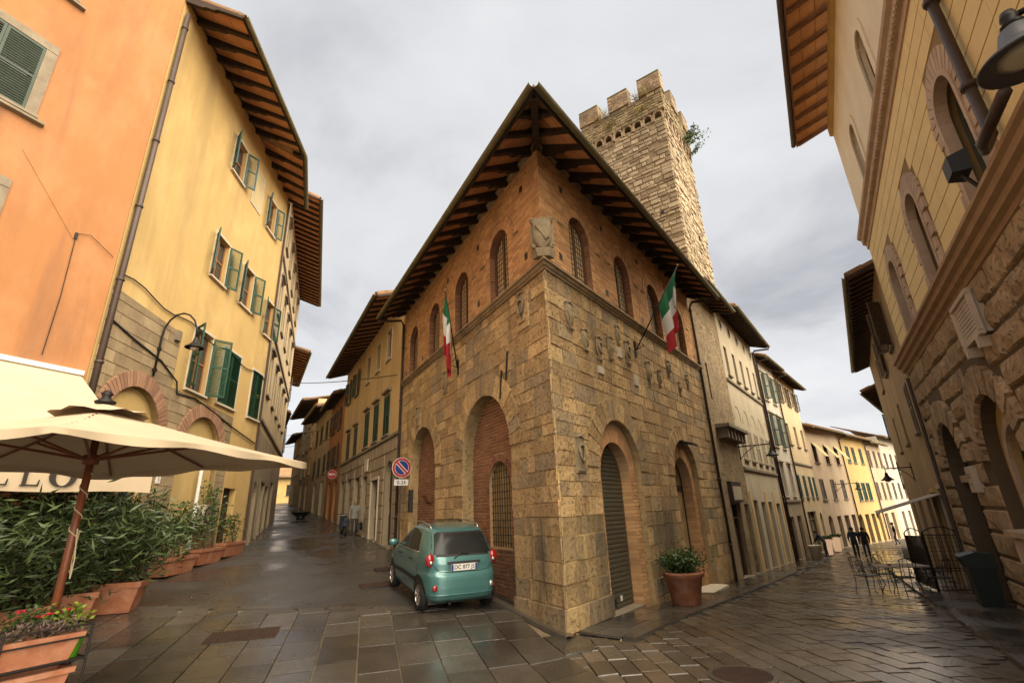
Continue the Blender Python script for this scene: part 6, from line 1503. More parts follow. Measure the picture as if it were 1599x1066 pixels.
# ================================================================== flags, signs, lamps
def flag(fr, u, z, u2, z2, o2, label, seed):
    t = thing('flag', label, 'flag', fr.p(u, z, .05)); a = Vector(fr.p(u, z, .05)); b = Vector(fr.p(u2, z2, o2)); rng = random.Random(seed)
    m = MB(); m.tube([a, b], [.022, .016], 7); m.build('pole', IRON, t, smooth=True)
    m = MB(); m.lathe([(.0, -.05), (.04, 0), (.0, .06)], tuple(b), 8); m.build('finial', CORNICE, t)
    m = MB(); m.tube([a, a+Vector((fr.n.x, fr.n.y, .3))*.25, a+Vector((0, 0, .42)), a+Vector((0, 0, .1))], .014, 5); m.bw(fr, u-.06, u+.06, z-.22, z+.25, 0, .04); m.build('bracket', IRON, t)
    cols = [surf('flag_green', (.012, .12, .045), (.008, .08, .03), rough=.8, bump=.1), surf('flag_white', (.66, .62, .56), (.5, .46, .4), rough=.8, bump=.1), surf('flag_red', (.40, .02, .025), (.26, .012, .018), rough=.8, bump=.1)]
    n, k = 16, 18; hoist = [a+(b-a)*(.52+.44*i/n) for i in range(n+1)]; c = sum(hoist, Vector())/(n+1)
    rows = []
    for j in range(k+1):
        q = j/k; row = []
        for i in range(n+1):
            s = i/n; h = hoist[i]; L_ = 2.0*q
            x = h.lerp(Vector((c.x, c.y, h.z)), min(.55, q*.9)); ph = s*9+seed
            x = x+Vector((fr.d.x, fr.d.y, 0))*(.10*math.sin(ph+q*2.2)*min(1, q*2.5))+Vector((fr.n.x, fr.n.y, 0))*(.10*math.cos(ph*1.3+q)*min(1, q*2.5))
            x.z -= L_*(.80+.16*s)-.10*(s)*q
            row.append(tuple(x))
        rows.append(row)
    for ci in range(3):
        m = MB(); m.grid(rows[ci*6:ci*6+7]); m.build('stripe', cols[ci], t, smooth=True)
flag(FR_, 4.87, 6.5, 5.75, 9.2, 1.4, 'Italian tricolour drooping from the street-side wall with the long row of shields', 2)
flag(FL, 5.2, 6.35, 4.3, 8.45, .8, 'Italian tricolour drooping from the hill-street wall above the big blind arch', 5)
def disc(mb, r, z, n=28, m=0, r0=0.0):
    if r0: 
        for i in range(n):
            a, b = 2*math.pi*i/n, 2*math.pi*(i+1)/n; mb.add([(r0*math.cos(a), r0*math.sin(a), z), (r*math.cos(a), r*math.sin(a), z), (r*math.cos(b), r*math.sin(b), z), (r0*math.cos(b), r0*math.sin(b), z)], [(0, 1, 2, 3)], .5, m)
    else: mb.add([(r*math.cos(2*math.pi*i/n), r*math.sin(2*math.pi*i/n), z) for i in range(n)], [tuple(range(n))], .5, m)
def face_dir(az, x, y, z):
    """matrix for a flat drawing whose normal looks along azimuth az"""
    n_ = Vector((math.sin(R(az)), math.cos(R(az)), 0)); X = Vector((-n_.y, n_.x, 0)); return Matrix(((X.x, 0, n_.x, x), (X.y, 0, n_.y, y), (0, 1, 0, z), (0, 0, 0, 1)))
def no_parking_face(t, mw, r):
    m = MB(); m.lathe([(r, -.015), (r, .002)], (0, 0, 0), 28); b = obj('plate', m.mesh('plate', WHITEP), t, mw=mw)
    m = MB(); disc(m, r*.95, .006, m=0, r0=r*.72); disc(m, r*.68, .006, m=1)
    obj('sign_face', m.mesh('sign_face', [REDP, BLUEP]), b, mw=mw)
    m = MB(); c = r*.72/math.sqrt(2); w_ = r*.075; m.add([(-c-w_, c-w_, .010), (-c+w_, c+w_, .010), (c+w_, -c+w_, .010), (c-w_, -c-w_, .010)], [(0, 1, 2, 3)])
    obj('slash', m.mesh('slash', REDP), b, mw=mw)
    m = MB(); w2 = w_*1.7; m.add([(-c-w2, c-w2, .008), (-c+w2, c+w2, .008), (c+w2, -c+w2, .008), (c-w2, -c-w2, .008)], [(0, 1, 2, 3)]); obj('slash_edge', m.mesh('slash_edge', WHITEP), b, mw=mw)
x, y = FL.at(10.15, .34); azs = 148
t = thing('no_parking_sign', 'round no-parking sign on a post with a small hours plate', 'road sign', (x, y, gz(x, y)))
m = MB(); m.tube([(x, y, gz(x, y)-.1), (x, y, 4.2)], .03, 8); m.build('post', PIPE, t)
fx_, fy2 = x+math.sin(R(azs))*.05, y+math.cos(R(azs))*.05
no_parking_face(t, face_dir(azs, fx_, fy2, 3.80), .37)
m = MB(); m.box(-.27, .27, -.11, .11, -.01, .004); p = obj('hours_plate', m.mesh('hours_plate', WHITEP), t, mw=face_dir(azs, fx_, fy2, 3.27)); obj('hours_lettering', text_mesh('0-24', .19, TEXTM, .001), p, mw=face_dir(azs, fx_+.004*math.sin(R(azs)), fy2+.006*math.cos(R(azs)), 3.26))
x, y = FL.at(27.6, .35)
t = thing('no_entry_sign', 'round red no-entry sign on the house up the hill', 'road sign', (x, y, 3.0)); mw = face_dir(150, x, y, 4.95)
m = MB(); m.lathe([(.30, -.015), (.30, .002)], (0, 0, 0), 26); b = obj('plate', m.mesh('plate', WHITEP), t, mw=mw); m = MB(); disc(m, .285, .006); obj('sign_face', m.mesh('sign_face', REDP), b, mw=mw); m = MB(); m.box(-.21, .21, -.05, .05, .006, .010); obj('bar', m.mesh('bar', WHITEP), b, mw=mw)
m = MB(); m.tube([(x, y, 4.95), FL.p(27.6, 4.95, 0)], .02, 6); m.build('bracket', IRON, t)
def wall_panel(u, z, o, label, small=True):
    t = thing('parking_panel', label, 'road sign', FL.p(u, z, o)); mw = face_mw(FL, u, z, o)
    m = MB(); m.box(-.22, .22, -.36, .36, 0, .012); b = obj('plate', m.mesh('plate', WHITEP), t, mw=mw)
    k = Matrix.Translation((0, .14, .013)); 
    m = MB(); disc(m, .185, 0, m=0, r0=.14); disc(m, .135, 0, m=1); obj('symbol', m.mesh('symbol', [REDP, BLUEP]), b, mw=mw @ k)
    m = MB(); c = .10; w_ = .016; m.add([(-c-w_, c-w_, .002), (-c+w_, c+w_, .002), (c+w_, -c+w_, .002), (c-w_, -c-w_, .002)], [(0, 1, 2, 3)]); obj('slash', m.mesh('slash', REDP), b, mw=mw @ k)
    for x0 in (-.10, .10):
        m = MB(); m.box(x0-.085, x0+.085, -.31, -.12, .012, .016); bx = obj('blue_square', m.mesh('blue_square', BLUEP), b, mw=mw)
        if x0 < 0: obj('lettering', text_mesh('P', .19, WHITEP, .001), bx, mw=mw @ Matrix.Translation((x0, -.215, .018)))
        else:
            m = MB(); disc(m, .045, .018, 16, 0, .030); m.box(-.012, .010, .02, .085, .017, .019); m.box(-.005, .05, .0, .014, .017, .0191); obj('wheelchair_mark', m.mesh('wheelchair_mark', WHITEP), bx, mw=mw @ Matrix.Translation((x0, -.235, 0)))
wall_panel(2.22, 2.42, -.305, 'white parking panel with blue squares beside the grated window')
wall_panel(7.55, 2.72, -.305, 'white parking panel inside the smaller blind arch')
for u, z, w_, h_, lab in ((2.46, 2.52, .1, .16, 'upper of two small white notices by the grated window'), (2.46, 2.24, .12, .2, 'lower of two small white notices by the grated window')):
    m = MB(); m.bw(FL, u-w_/2, u+w_/2, z-h_/2, z+h_/2, -.315, -.302); tag(m.build('notice', WHITEP), lab, 'notice')
m = MB(); m.bw(FL, 17.6, 18.35, 4.3, 4.95, .035, .08, .01); tag(m.build('street_plaque', WHITE_S), 'white stone street plaque on the dark ground floor of the ochre house', 'plaque')
m = MB(); m.bw(FL, 9.55, 9.75, 2.2, 3.0, .03, .16, .02); tag(m.build('meter_box', IRON), 'narrow dark metal box by the smaller blind arch', 'box')
m = MB(); m.prism([FL.p(8.5, 2.75, -.32), FL.p(8.95, 2.75, -.32), FL.p(8.9, 2.45, -.32), FL.p(8.55, 2.45, -.32)], [FL.p(8.5, 2.75, -.10), FL.p(8.95, 2.75, -.10), FL.p(8.85, 2.55, -.18), FL.p(8.6, 2.55, -.18)]); tag(m.build('wall_bracket', BRICK_D), 'small brick bracket in the smaller blind arch', 'bracket')
m = MB(); m.bw(fy, -5.62, -5.42, 3.3, 3.55, .02, .05, .004); o_ = tag(m.build('house_number', WHITEP), 'white ceramic house number by the yellow arch', 'house number'); obj('digit', text_mesh('1', .18, TEXTM, .001), o_, mw=face_mw(fy, -5.52, 3.42, .053))
LGLASS = surf('lamp_glass', (.62, .55, .42), (.5, .44, .34), rough=.3, bump=0)
def bell_lamp(name, label, fr, u, z, reach, rise, r=.26, style='arm', group=None):
    t = thing(name, label, 'street lamp', fr.p(u, z, 0), group=group); m = MB()
    if style == 'arc':
        pts = [fr.p(u, z-.6, .06), fr.p(u, z+rise*.5, .07)]+[fr.p(u, z+rise*.5+rise*.6*math.sin(a), reach/2*(1-math.cos(a))+.06) for a in [i*math.pi/8 for i in range(1, 9)]]
        m.tube(pts, .028, 7); end = pts[-1]; m.build('bracket', IRON, t, smooth=True)
        for zq in (z-.45, z+.2): m = MB(); m.bw(fr, u-.05, u+.05, zq, zq+.1, 0, .1); m.build('wall_clip', IRON, t)
    else:
        m.tube([fr.p(u, z, 0), fr.p(u, z, reach)], .025, 6); m.tube([fr.p(u, z-.55, .02), fr.p(u, z-.25, reach*.25), fr.p(u, z-.02, reach*.55)], .016, 6); m.tube([fr.p(u, z-.6, .03), fr.p(u, z+.2, .03)], .02, 6); m.tube([fr.p(u, z-.2, reach), fr.p(u, z+.15, reach)], .02, 6); end = fr.p(u, z-.15, reach); m.build('bracket', IRON, t)
    e = (end[0], end[1], end[2])
    m = MB(); m.lathe([(.04, -.02), (.06, -.06), (.08, -.16), (.10, -.20), (r*.75, -.30), (r, -.34), (r*1.02, -.37), (r*.9, -.36)], e, 22, caps=False); m.build('shade', IRON, t, smooth=True)
    m = MB(); m.lathe([(r*.5, -.35), (r*.4, -.42), (.0, -.45)], e, 16); m.build('lens', LGLASS, t, smooth=True)
bell_lamp('wall_lamp', 'swan-neck lamp on the bare stone of the yellow house', fy, -6.84, 6.9, 1.0, 1.3, .26, 'arc')
bell_lamp('wall_lamp', 'bracket lamp on the stone ledge corner of the pale palace', FR_, 16.2, 4.55, 1.35, 0, .26)
bell_lamp('wall_lamp', 'bracket lamp on the pink house with tilted blinds', FE, 4.6, 3.3, 1.6, 0, .26)
bell_lamp('wall_lamp', 'bracket lamp on the rough stone house', FH, 9.0, 3.35, 1.0, 0, .26)
def big_lamp():
    fr = FRB; u, z = -10.75, 5.75; t = thing('wall_lamp', 'large grey bell lamp hanging over the rusticated palace cornice', 'street lamp', fr.p(u, z, 0))
    m = MB(); m.tube([fr.p(u, z+.55, .05), fr.p(u, z+.62, .4), fr.p(u, z+.55, .72)], .03, 7); m.build('bracket', IRON, t, smooth=True); e = fr.p(u, z+.5, .72)
    m = MB(); m.lathe([(.05, .12), (.07, .05), (.05, .0), (.09, -.03), (.06, -.07)], e, 12); m.build('knuckle', IRON, t, smooth=True)
    m = MB(); m.lathe([(.06, -.05), (.12, -.10), (.16, -.24), (.20, -.30), (.33, -.40), (.36, -.44), (.345, -.45), (.22, -.40)], e, 32, caps=False); m.build('shade', surf('grey_lamp', (.10, .10, .105), (.07, .07, .075), metal=.4, rough=.45, bump=.05), t, smooth=True)
    m = MB(); m.lathe([(.22, -.40), (.12, -.44), (.0, -.45)], e, 24); m.build('lens', LGLASS, t, smooth=True)
big_lamp()
t = thing('floodlight', 'black floodlight standing on the cornice of the rusticated palace', 'floodlight', FRB.p(-7.2, 6.4, .3)); m = MB(); m.bw(FRB, -7.45, -7.05, 6.62, 6.98, .28, .5, .04); m.build('head', BLACKP, t); m = MB(); m.tube([FRB.p(-7.25, 6.3, .2), FRB.p(-7.25, 6.65, .36)], .03, 6); m.build('stem', BLACKP, t)

# ================================================================== right-hand pavement: awning, grille, tables, bin, planters
def side_awning():
    t = thing('shop_awning', 'pale retractable awning over the doorway of the rough stone house', 'awning', FH.p(3, 1.9, .8))
    m = MB(); A = [FH.p(1.5, 2.12, .02), FH.p(4.9, 2.12, .02), FH.p(4.9, 1.58, 1.83), FH.p(1.5, 1.58, 1.83)]; m.prism(A, [(a, b, c+.03) for a, b, c in A]); m.build('cloth', surf('grey_canvas', (.52, .47, .40), (.42, .38, .32), rough=.9), t)
    m = MB(); m.bw(FH, 1.5, 4.9, 1.40, 1.60, 1.82, 1.84); m.build('valance', CANVAS, t); m = MB(); m.tube([FH.p(1.48, 1.6, 1.83), FH.p(4.92, 1.6, 1.83)], .03, 6); m.build('front_bar', WHITEP, t)
side_awning()
def grille_panel(t, a, b, h, arc=True):
    a, b = Vector(a), Vector(b); L_ = (b-a).length; n = max(5, int(L_/.11)); g0, g1 = gz(*a)+.07, gz(*b)+.07
    P = lambda q, z: (a.x+(b.x-a.x)*q, a.y+(b.y-a.y)*q, g0+(g1-g0)*q+z)
    top = lambda q: h-(.14*(2*q-1)**2 if arc else 0)
    m = MB(); m.tube([P(0, 0), P(0, top(0))], .022, 6); m.tube([P(1, 0), P(1, top(1))], .022, 6); m.tube([P(i/12, top(i/12)) for i in range(13)], .016, 5)
    for z in (.05, .55, .62, h-.22): m.tube([P(0, z), P(1, z)], .012, 5)
    f = m.build('frame', IRON, t)
    m = MB()
    for i in range(1, n): m.tube([P(i/n, .05), P(i/n, h-.22)], .008, 4)
    m.build('upright_bar', RUSTI, f, kind='stuff'); m = MB(); z = .70
    while z < h-.25: m.tube([P(0, z), P(1, z)], .006, 4); z += .12
    m.build('cross_bar', RUSTI, f, kind='stuff')
RUSTI = surf('rusty_iron', (.065, .035, .022), (.03, .018, .013), var=.9, scale=8, rough=.8, metal=.2)
t = thing('iron_enclosure', 'rusty iron lattice enclosure beside the café tables', 'screen', (12.2, 15.6, gz(12.2, 15.6)))
grille_panel(t, (11.78, 15.35), (12.72, 15.30), 1.72); grille_panel(t, (11.78, 15.40), (13.15, 17.95), 1.68)
def iron_chair(name, label):
    t = thing(name, label, 'chair'); 
    def bl(mb, nm, mat=IRON, **k): return mb.build(nm, mat, t, **k)
    for x, y in ((-.2, .2), (.2, .2)): m = MB(); m.tube([(x*1.05, y*1.15, 0), (x, y, .2), (x, y*.95, .45)], .011, 5); bl(m, 'leg')
    for x in (-.2, .2): m = MB(); m.tube([(x*1.05, -.26, 0), (x, -.2, .25), (x, -.2, .46), (x, -.27, .93)], .012, 5); bl(m, 'leg')
    m = MB(); m.box(-.21, .21, -.2, .21, .445, .465); bl(m, 'seat')
    m = MB(); m.tube([(-.2, -.27, .93), (-.1, -.285, .97), (.1, -.285, .97), (.2, -.27, .93)], .011, 5)
    for x in (-.1, 0, .1): m.tube([(x, -.20, .46), (x*1.4, -.24, .68), (x, -.28, .96)], .007, 4)
    bl(m, 'backrest')
    for x in (-.21, .21):
        m = MB(); m.tube([(x, -.22, .70), (x*1.08, 0, .72), (x*1.08, .17, .68), (x*1.08, .20, .58), (x*1.05, .10, .54), (x*1.05, .06, .60), (x*1.05, .12, .63)], .010, 5); m.tube([(x, .19, .46), (x*1.08, .19, .60)], .009, 4); bl(m, 'armrest')
    return t
def put(t, x, y, rz, dz=0): t.location = (x, y, gz(x, y)+dz); t.rotation_euler = (0, 0, rz); return t
ch = iron_chair('iron_chair', 'lone black iron armchair standing out in the wet street'); put(ch, 10.3, 16.1, R(-75))
for lab, x, y, a in (('iron armchair pulled up to the street end of the café table', 10.95, 15.35, -10), ('iron armchair at the far long side of the café table', 11.25, 16.75, 170), ('iron armchair at the café table, against the lattice', 11.75, 15.15, 25)):
    c2 = copy_tree(ch); c2['label'] = lab; put(c2, x, y, R(a))
t = thing('cafe_table', 'iron café table with a pale marble top by the lattice enclosure', 'table', (11.3, 15.95, gz(11.3, 15.95)), R(-8)); L = Matrix.Translation(t.location) @ Matrix.Rotation(R(-8), 4, 'Z')
m = MB(); m.box(-.62, .62, -.36, .36, .71, .74); obj('table_top', m.mesh('table_top', WHITE_S), t, mw=L)
for sx in (-1, 1):
    for sy in (-1, 1): m = MB(); m.tube([(sx*.52, sy*.3, 0), (sx*.42, sy*.24, .2), (sx*.50, sy*.28, .45), (sx*.46, sy*.26, .71)], .014, 5); obj('leg', m.mesh('leg', IRON), t, mw=L)
m = MB(); m.lathe([(.03, 0), (.06, .03), (.055, .05), (.0, .05)], (10.95, 15.9, gz(11.3, 15.95)+.742), 12); tag(m.build('ashtray', REDP), 'small red ashtray on the café table', 'ashtray')
def bin_():
    x, y = FRB.at(.05, .42); z = gz(x, y)+.075; t = thing('litter_bin', 'dark green plastic litter bin with a slanted hood against the rusticated wall', 'litter bin', (x, y, z))
    GB = surf('dark_green_plastic', (.020, .030, .024), (.013, .020, .016), rough=.45, bump=.05); f = Fr(FRB.at(.05, .42), 31.1, -1)
    m = MB(); r = lambda w_, d_, zz: [f.p(-w_, zz, -d_), f.p(w_, zz, -d_), f.p(w_, zz, d_), f.p(-w_, zz, d_)]
    m.prism(r(.21, .19, z), r(.27, .25, z+.82)); m.build('body', GB, t)
    m = MB(); q = [(-.26, .80), (.26, .80), (.26, .84), (.26, 1.02), (-.26, 1.20), (-.34, 1.06), (-.26, .98)]; m.prism([f.p(-.29, z+b, a) for a, b in [(-.27, .82), (.27, .82), (.36, 1.04), (.05, 1.14), (-.27, 1.10)]], [f.p(.29, z+b, a) for a, b in [(-.27, .82), (.27, .82), (.36, 1.04), (.05, 1.14), (-.27, 1.10)]]); hd = m.build('hood', GB, t)
    m = MB(); m.prism([f.p(-.22, z+b, a) for a, b in [(.285, .84), (.355, 1.0), (.36, 1.0), (.29, .84)]], [f.p(.22, z+b, a) for a, b in [(.285, .84), (.355, 1.0), (.36, 1.0), (.29, .84)]]); m.build('slot', BLACKP, hd)
bin_()
def glow_pot(x, y, label):
    z = gz(x, y)+.06; t = thing('lit_planter', label, 'planter', (x, y, z), group='glowing planters by the glass shopfront'); m = MB()
    m.lathe([(.20, 0), (.22, .02), (.29, .92), (.30, .94), (.26, .94), (.25, .88)], (x, y, z), 20); m.build('shell', surf('glowing_resin', (.72, .60, .50), (.66, .55, .45), rough=.5, bump=0, emit=(1.0, .62, .36), estr=.06), t, smooth=True)
    lf = MB()
    for _ in range(160): a = RNG.uniform(0, 6.28); q = RNG.random()*.3; lf.leaf((x+q*math.cos(a), y+q*math.sin(a), z+.90+RNG.uniform(0, .15)), (math.cos(a), math.sin(a), RNG.uniform(.2, 1.2)), .2, .07)
    lf.build('foliage', LEAF_G, t, kind='stuff')
for u in (6.9, 10.7): glow_pot(*FD.at(u, .75), 'tall white planter glowing from within outside the glass shopfront')
for u, lab in ((3.0, 'grey resin planter by the dark shop door, next to the leaning person'), (2.3, 'grey resin planter by the dark shop door, next to the pale palace')):
    x, y = FD.at(u, .7); m = MB(); z = gz(x, y)+.06; m.lathe([(.22, 0), (.30, .75), (.31, .77), (.27, .77), (.26, .7)], (x, y, z), 18); tag(m.build('resin_planter', WHITE_S, smooth=True), lab, 'planter')
x, y = -15.9, 37.3; t = thing('bowl_planter', 'wide dark bowl planter standing in the hill street', 'planter', g3(x, y)); m = MB(); m.lathe([(.30, 0), (.32, .08), (.25, .12), (.62, .42), (.68, .44), (.68, .48), (.60, .48), (.55, .42)], g3(x, y), 24); m.build('bowl', IRON, t, smooth=True)
m = MB(); m.lathe([(.57, .43), (.0, .46)], g3(x, y), 20, caps=False); m.build('soil', SOIL, t)

# ================================================================== ground ironwork, cables, litter
def manhole(name, label, x, y, r):
    z = gz(x, y); t = thing(name, label, 'manhole', (x, y, z)); m = MB(); m.lathe([(r*1.18, -.03), (r*1.18, .006), (r*1.02, .009), (r*1.02, -.03)], (x, y, z+.006), 32, caps=False); m.build('rim', SLAB, t)
    m = MB(); m.lathe([(r, -.03), (r, .006), (0, .006)], (x, y, z+.006), 32, caps=False); c = m.build('cover', RUSTI, t); m = MB()
    k = -r*.85
    while k < r*.86:
        e = math.sqrt(max(0, (r*.92)**2-k*k)); m.box(x-e, x+e, y+k-.012, y+k+.012, z+.010, z+.018); k += .055
    m.build('ribs', RUSTI, c, kind='stuff')
manhole('round_manhole', 'round cast-iron manhole cover in the right-hand street', 2.80, 7.34, .36)
def grate(label, x, y, w_, h_, az):
    e = Vector((math.sin(R(az)), math.cos(R(az)))); s = Vector((e.y, -e.x)); c = Vector((x, y)); P = lambda a, b, dz: (lambda p: (p.x, p.y, gz(p.x, p.y)+dz))(c+s*a+e*b)
    t = thing('drain_grate', label, 'drain grate', g3(x, y)); m = MB(); m.hexa([P(-w_/2, -h_/2, -.03), P(w_/2, -h_/2, -.03), P(w_/2, h_/2, -.03), P(-w_/2, h_/2, -.03), P(-w_/2, -h_/2, .0115), P(w_/2, -h_/2, .0115), P(w_/2, h_/2, .0115), P(-w_/2, h_/2, .0115)]); m.build('pit', BLACKP, t)
    m = MB(); n = int(w_/.06)
    for i in range(n+1): a = -w_/2+w_*i/n; m.hexa([P(a-.011, -h_/2, .0), P(a+.011, -h_/2, .0), P(a+.011, h_/2, .0), P(a-.011, h_/2, .0), P(a-.011, -h_/2, .021), P(a+.011, -h_/2, .021), P(a+.011, h_/2, .021), P(a-.011, h_/2, .021)])
    n = int(h_/.06)
    for i in range(n+1): b = -h_/2+h_*i/n; m.hexa([P(-w_/2, b-.011, .0), P(w_/2, b-.011, .0), P(w_/2, b+.011, .0), P(-w_/2, b+.011, .0), P(-w_/2, b-.011, .020), P(w_/2, b-.011, .020), P(w_/2, b+.011, .020), P(-w_/2, b+.011, .020)])
    m.build('grid_bar', RUSTI, t, kind='stuff')
grate('square-meshed drain grate set in the big paving slabs', -5.12, 10.05, 1.15, .62, -16.6)
grate('drain grate in the asphalt beside the parked car', -3.85, 14.1, .75, .5, -28)
grate('small drain grate farther up the asphalt', -4.2, 16.4, .6, .4, -28)
def span(name, label, a, b, sag, r=.014):
    a, b = Vector(a), Vector(b); m = MB(); m.tube([a.lerp(b, i/10)-Vector((0, 0, sag*4*(i/10)*(1-i/10))) for i in range(11)], r, 5); tag(m.build(name, BLACKP), label, 'cable')
span('overhead_cable', 'thick cable across the hill street from the cream house to the ochre house', FG.p(13, 11.6, .1), FL.p(12.4, 8.0, .1), .15, .022)
span('overhead_cable', 'thin cable across the hill street by the salmon house', FG2.p(6, 9.0, .1), FL.p(30, 8.6, .1), .1)
span('overhead_cable', 'thin lower cable across the hill street behind the salmon house', FG2.p(9, 8.4, .1), FL.p(32.5, 8.0, .1), .1)
LF = surf('fallen_leaf', (.34, .27, .10), (.20, .15, .06), rough=.7, bump=0)
for i, (x, y) in enumerate(((-7.6, 12.6), (-7.9, 12.9), (-8.2, 11.6), (-7.7, 11.4), (-8.4, 11.2), (-8.1, 11.0), (-6.9, 12.8), (-8.0, 12.2), (1.2, 9.0), (1.6, 9.2), (2.5, 9.0))):
    m = MB(); a = RNG.uniform(0, 6.28); l = RNG.uniform(.10, .2); P = lambda r_, t_, h: (x+r_*math.cos(a)-t_*math.sin(a), y+r_*math.sin(a)+t_*math.cos(a), gz(x, y)+.014+h)
    m.add([P(0, 0, 0), P(l*.5, .018, .006), P(l, 0, .012), P(l*.5, -.018, .004)], [(0, 1, 2, 3)]); tag(m.build('fallen_leaf', LF), 'fallen yellow leaf on the wet paving', 'leaf', 'fallen leaves')

# ================================================================== people and a scooter
def person(name, label, x, y, h, heading, cols, pose, hairlong=False, carry=None):
    """one continuous skinned body; cols: skin, hair, top, legs, shoes"""
    k = h/1.75; dz = gz(x, y)+.01
    J = dict(pel=(0, 0, .95), sp=(0, .02, 1.15), ch=(0, .02, 1.36), nk=(0, .02, 1.50), hd=(0, .05, 1.60), tp=(0, .05, 1.73))
    J.update(pose)
    E = [('pel', 'sp'), ('sp', 'ch'), ('ch', 'nk'), ('nk', 'hd'), ('hd', 'tp'), ('ch', 'shl'), ('shl', 'ell'), ('ell', 'wrl'), ('wrl', 'hal'), ('ch', 'shr'), ('shr', 'elr'), ('elr', 'wrr'), ('wrr', 'har'),
         ('pel', 'hil'), ('hil', 'knl'), ('knl', 'anl'), ('anl', 'tol'), ('pel', 'hir'), ('hir', 'knr'), ('knr', 'anr'), ('anr', 'tor')]
    RAD = dict(pel=(.15, .12), sp=(.145, .115), ch=(.17, .125), nk=(.058, .06), hd=(.085, .10), tp=(.07, .085), shl=(.075, .08), shr=(.075, .08), ell=(.052, .055), elr=(.052, .055), wrl=(.036, .03), wrr=(.036, .03), hal=(.035, .025), har=(.035, .025),
               hil=(.095, .10), hir=(.095, .10), knl=(.066, .07), knr=(.066, .07), anl=(.048, .05), anr=(.048, .05), tol=(.042, .035), tor=(.042, .035))
    names = list(J); me = bpy.data.meshes.new(name); me.from_pydata([tuple(c*k for c in J[n_]) for n_ in names], [(names.index(a), names.index(b)) for a, b in E], [])
    o = bpy.data.objects.new(name, me); COL.objects.link(o); md = o.modifiers.new('s', 'SKIN'); 
    for i, n_ in enumerate(names):
        sv = me.skin_vertices[0].data[i]; sv.radius = tuple(q*k for q in RAD[n_]); sv.use_root = (n_ == 'pel')
    o.modifiers.new('d', 'SUBSURF').levels = 2
    dg = bpy.context.evaluated_depsgraph_get(); me2 = bpy.data.meshes.new_from_object(o.evaluated_get(dg)); bpy.data.objects.remove(o); me2.name = name
    me2.materials.clear()
    for c in cols: me2.materials.append(c)
    P = {n_: Vector(J[n_])*k for n_ in names}
    seg = lambda p, a, b: (p-(P[a]+(P[b]-P[a])*max(0, min(1, (p-P[a]).dot(P[b]-P[a])/max(1e-9, (P[b]-P[a]).length_squared))))).length
    reg = {('pel', 'sp'): 2, ('sp', 'ch'): 2, ('ch', 'nk'): 2, ('nk', 'hd'): 0, ('hd', 'tp'): 0, ('ch', 'shl'): 2, ('shl', 'ell'): 2, ('ell', 'wrl'): 2, ('wrl', 'hal'): 0, ('ch', 'shr'): 2, ('shr', 'elr'): 2, ('elr', 'wrr'): 2, ('wrr', 'har'): 0, ('pel', 'hil'): 3, ('hil', 'knl'): 3, ('knl', 'anl'): 3, ('anl', 'tol'): 4, ('pel', 'hir'): 3, ('hir', 'knr'): 3, ('knr', 'anr'): 3, ('anr', 'tor'): 4}
    for f in me2.polygons:
        c = f.center; b = min(reg, key=lambda e: seg(c, *e)); r_ = reg[b]
        if r_ == 3 and c.z > .86*k: r_ = 2
        f.material_index = r_; f.use_smooth = True
    o = obj(name, me2); tag(o, label, 'person'); o.location = (x, y, dz); o.rotation_euler = (0, 0, -R(heading))
    MW = Matrix.Translation((x, y, dz)) @ Matrix.Rotation(-R(heading), 4, 'Z')
    m = MB(); hc = P['hd']+Vector((0, -.012, .06*k)); rows = []
    for i in range(9):
        th = math.pi*(i/8)*(.80 if hairlong else .62); row = []
        for j in range(17):
            ph = 2*math.pi*j/16; cut = 1.0 if math.sin(ph) < .5 or th < 1.0 else .86
            row.append(tuple(hc+Vector((.102*math.sin(th)*math.cos(ph)*cut, .118*math.sin(th)*math.sin(ph)*cut-.01, .125*math.cos(th)-(.06 if hairlong and th > 1.6 else 0)))*k))
        rows.append(row)
    m.grid(rows); obj('hair', m.mesh('hair', cols[1], True), o, mw=MW)
    m = MB(); hf = P['hd']+Vector((0, .10, .02))*k
    m.leaf(hf+Vector((0, .0, .03)), (0, .5, -1), .05, .022); m.box(hf.x-.025*k, hf.x+.025*k, hf.y-.02, hf.y+.004, hf.z-.055*k, hf.z-.047*k)
    for sx in (-.032, .032): m.box(hf.x+sx*k-.010, hf.x+sx*k+.010, hf.y-.02, hf.y+.003, hf.z+.028*k, hf.z+.038*k)
    obj('face_features', m.mesh('face_features', cols[1]), o, mw=MW)
    for s_, w in (('l', -1), ('r', 1)):
        m = MB(); a = P['ha'+s_]
        for q in range(4): m.tube([a+Vector((0, -.022+.015*q, -.02)), a+Vector((-.006*w, -.024+.016*q, -.07+.004*abs(q-1))), a+Vector((-.016*w, -.022+.015*q, -.105+.006*abs(q-1)))], [.010, .009, .007], 5)
        m.tube([a+Vector((0, .02, .01)), a+Vector((-.012*w, .045, -.03)), a+Vector((-.016*w, .045, -.06))], [.011, .010, .008], 5); obj('fingers', m.mesh('fingers', cols[0], True), o, mw=MW)
    return o, MW, P
SKIN = surf('skin', (.42, .25, .17), (.36, .21, .14), rough=.6, bump=0)
cl = lambda n_, c: surf(n_, c, sc3(c, .7), var=.6, scale=6, rough=.9, bump=.2, bscale=60)
HAIRD, HAIRB = cl('dark_hair', (.03, .022, .018)), cl('blond_hair', (.26, .17, .08))
NAVY, BLK, JEAN, GRY, SHOE = cl('navy_jacket', (.035, .040, .058)), cl('black_jacket', (.032, .030, .032)), cl('blue_jeans', (.05, .065, .10)), cl('grey_jacket', (.20, .19, .175)), cl('shoes', (.05, .045, .04))
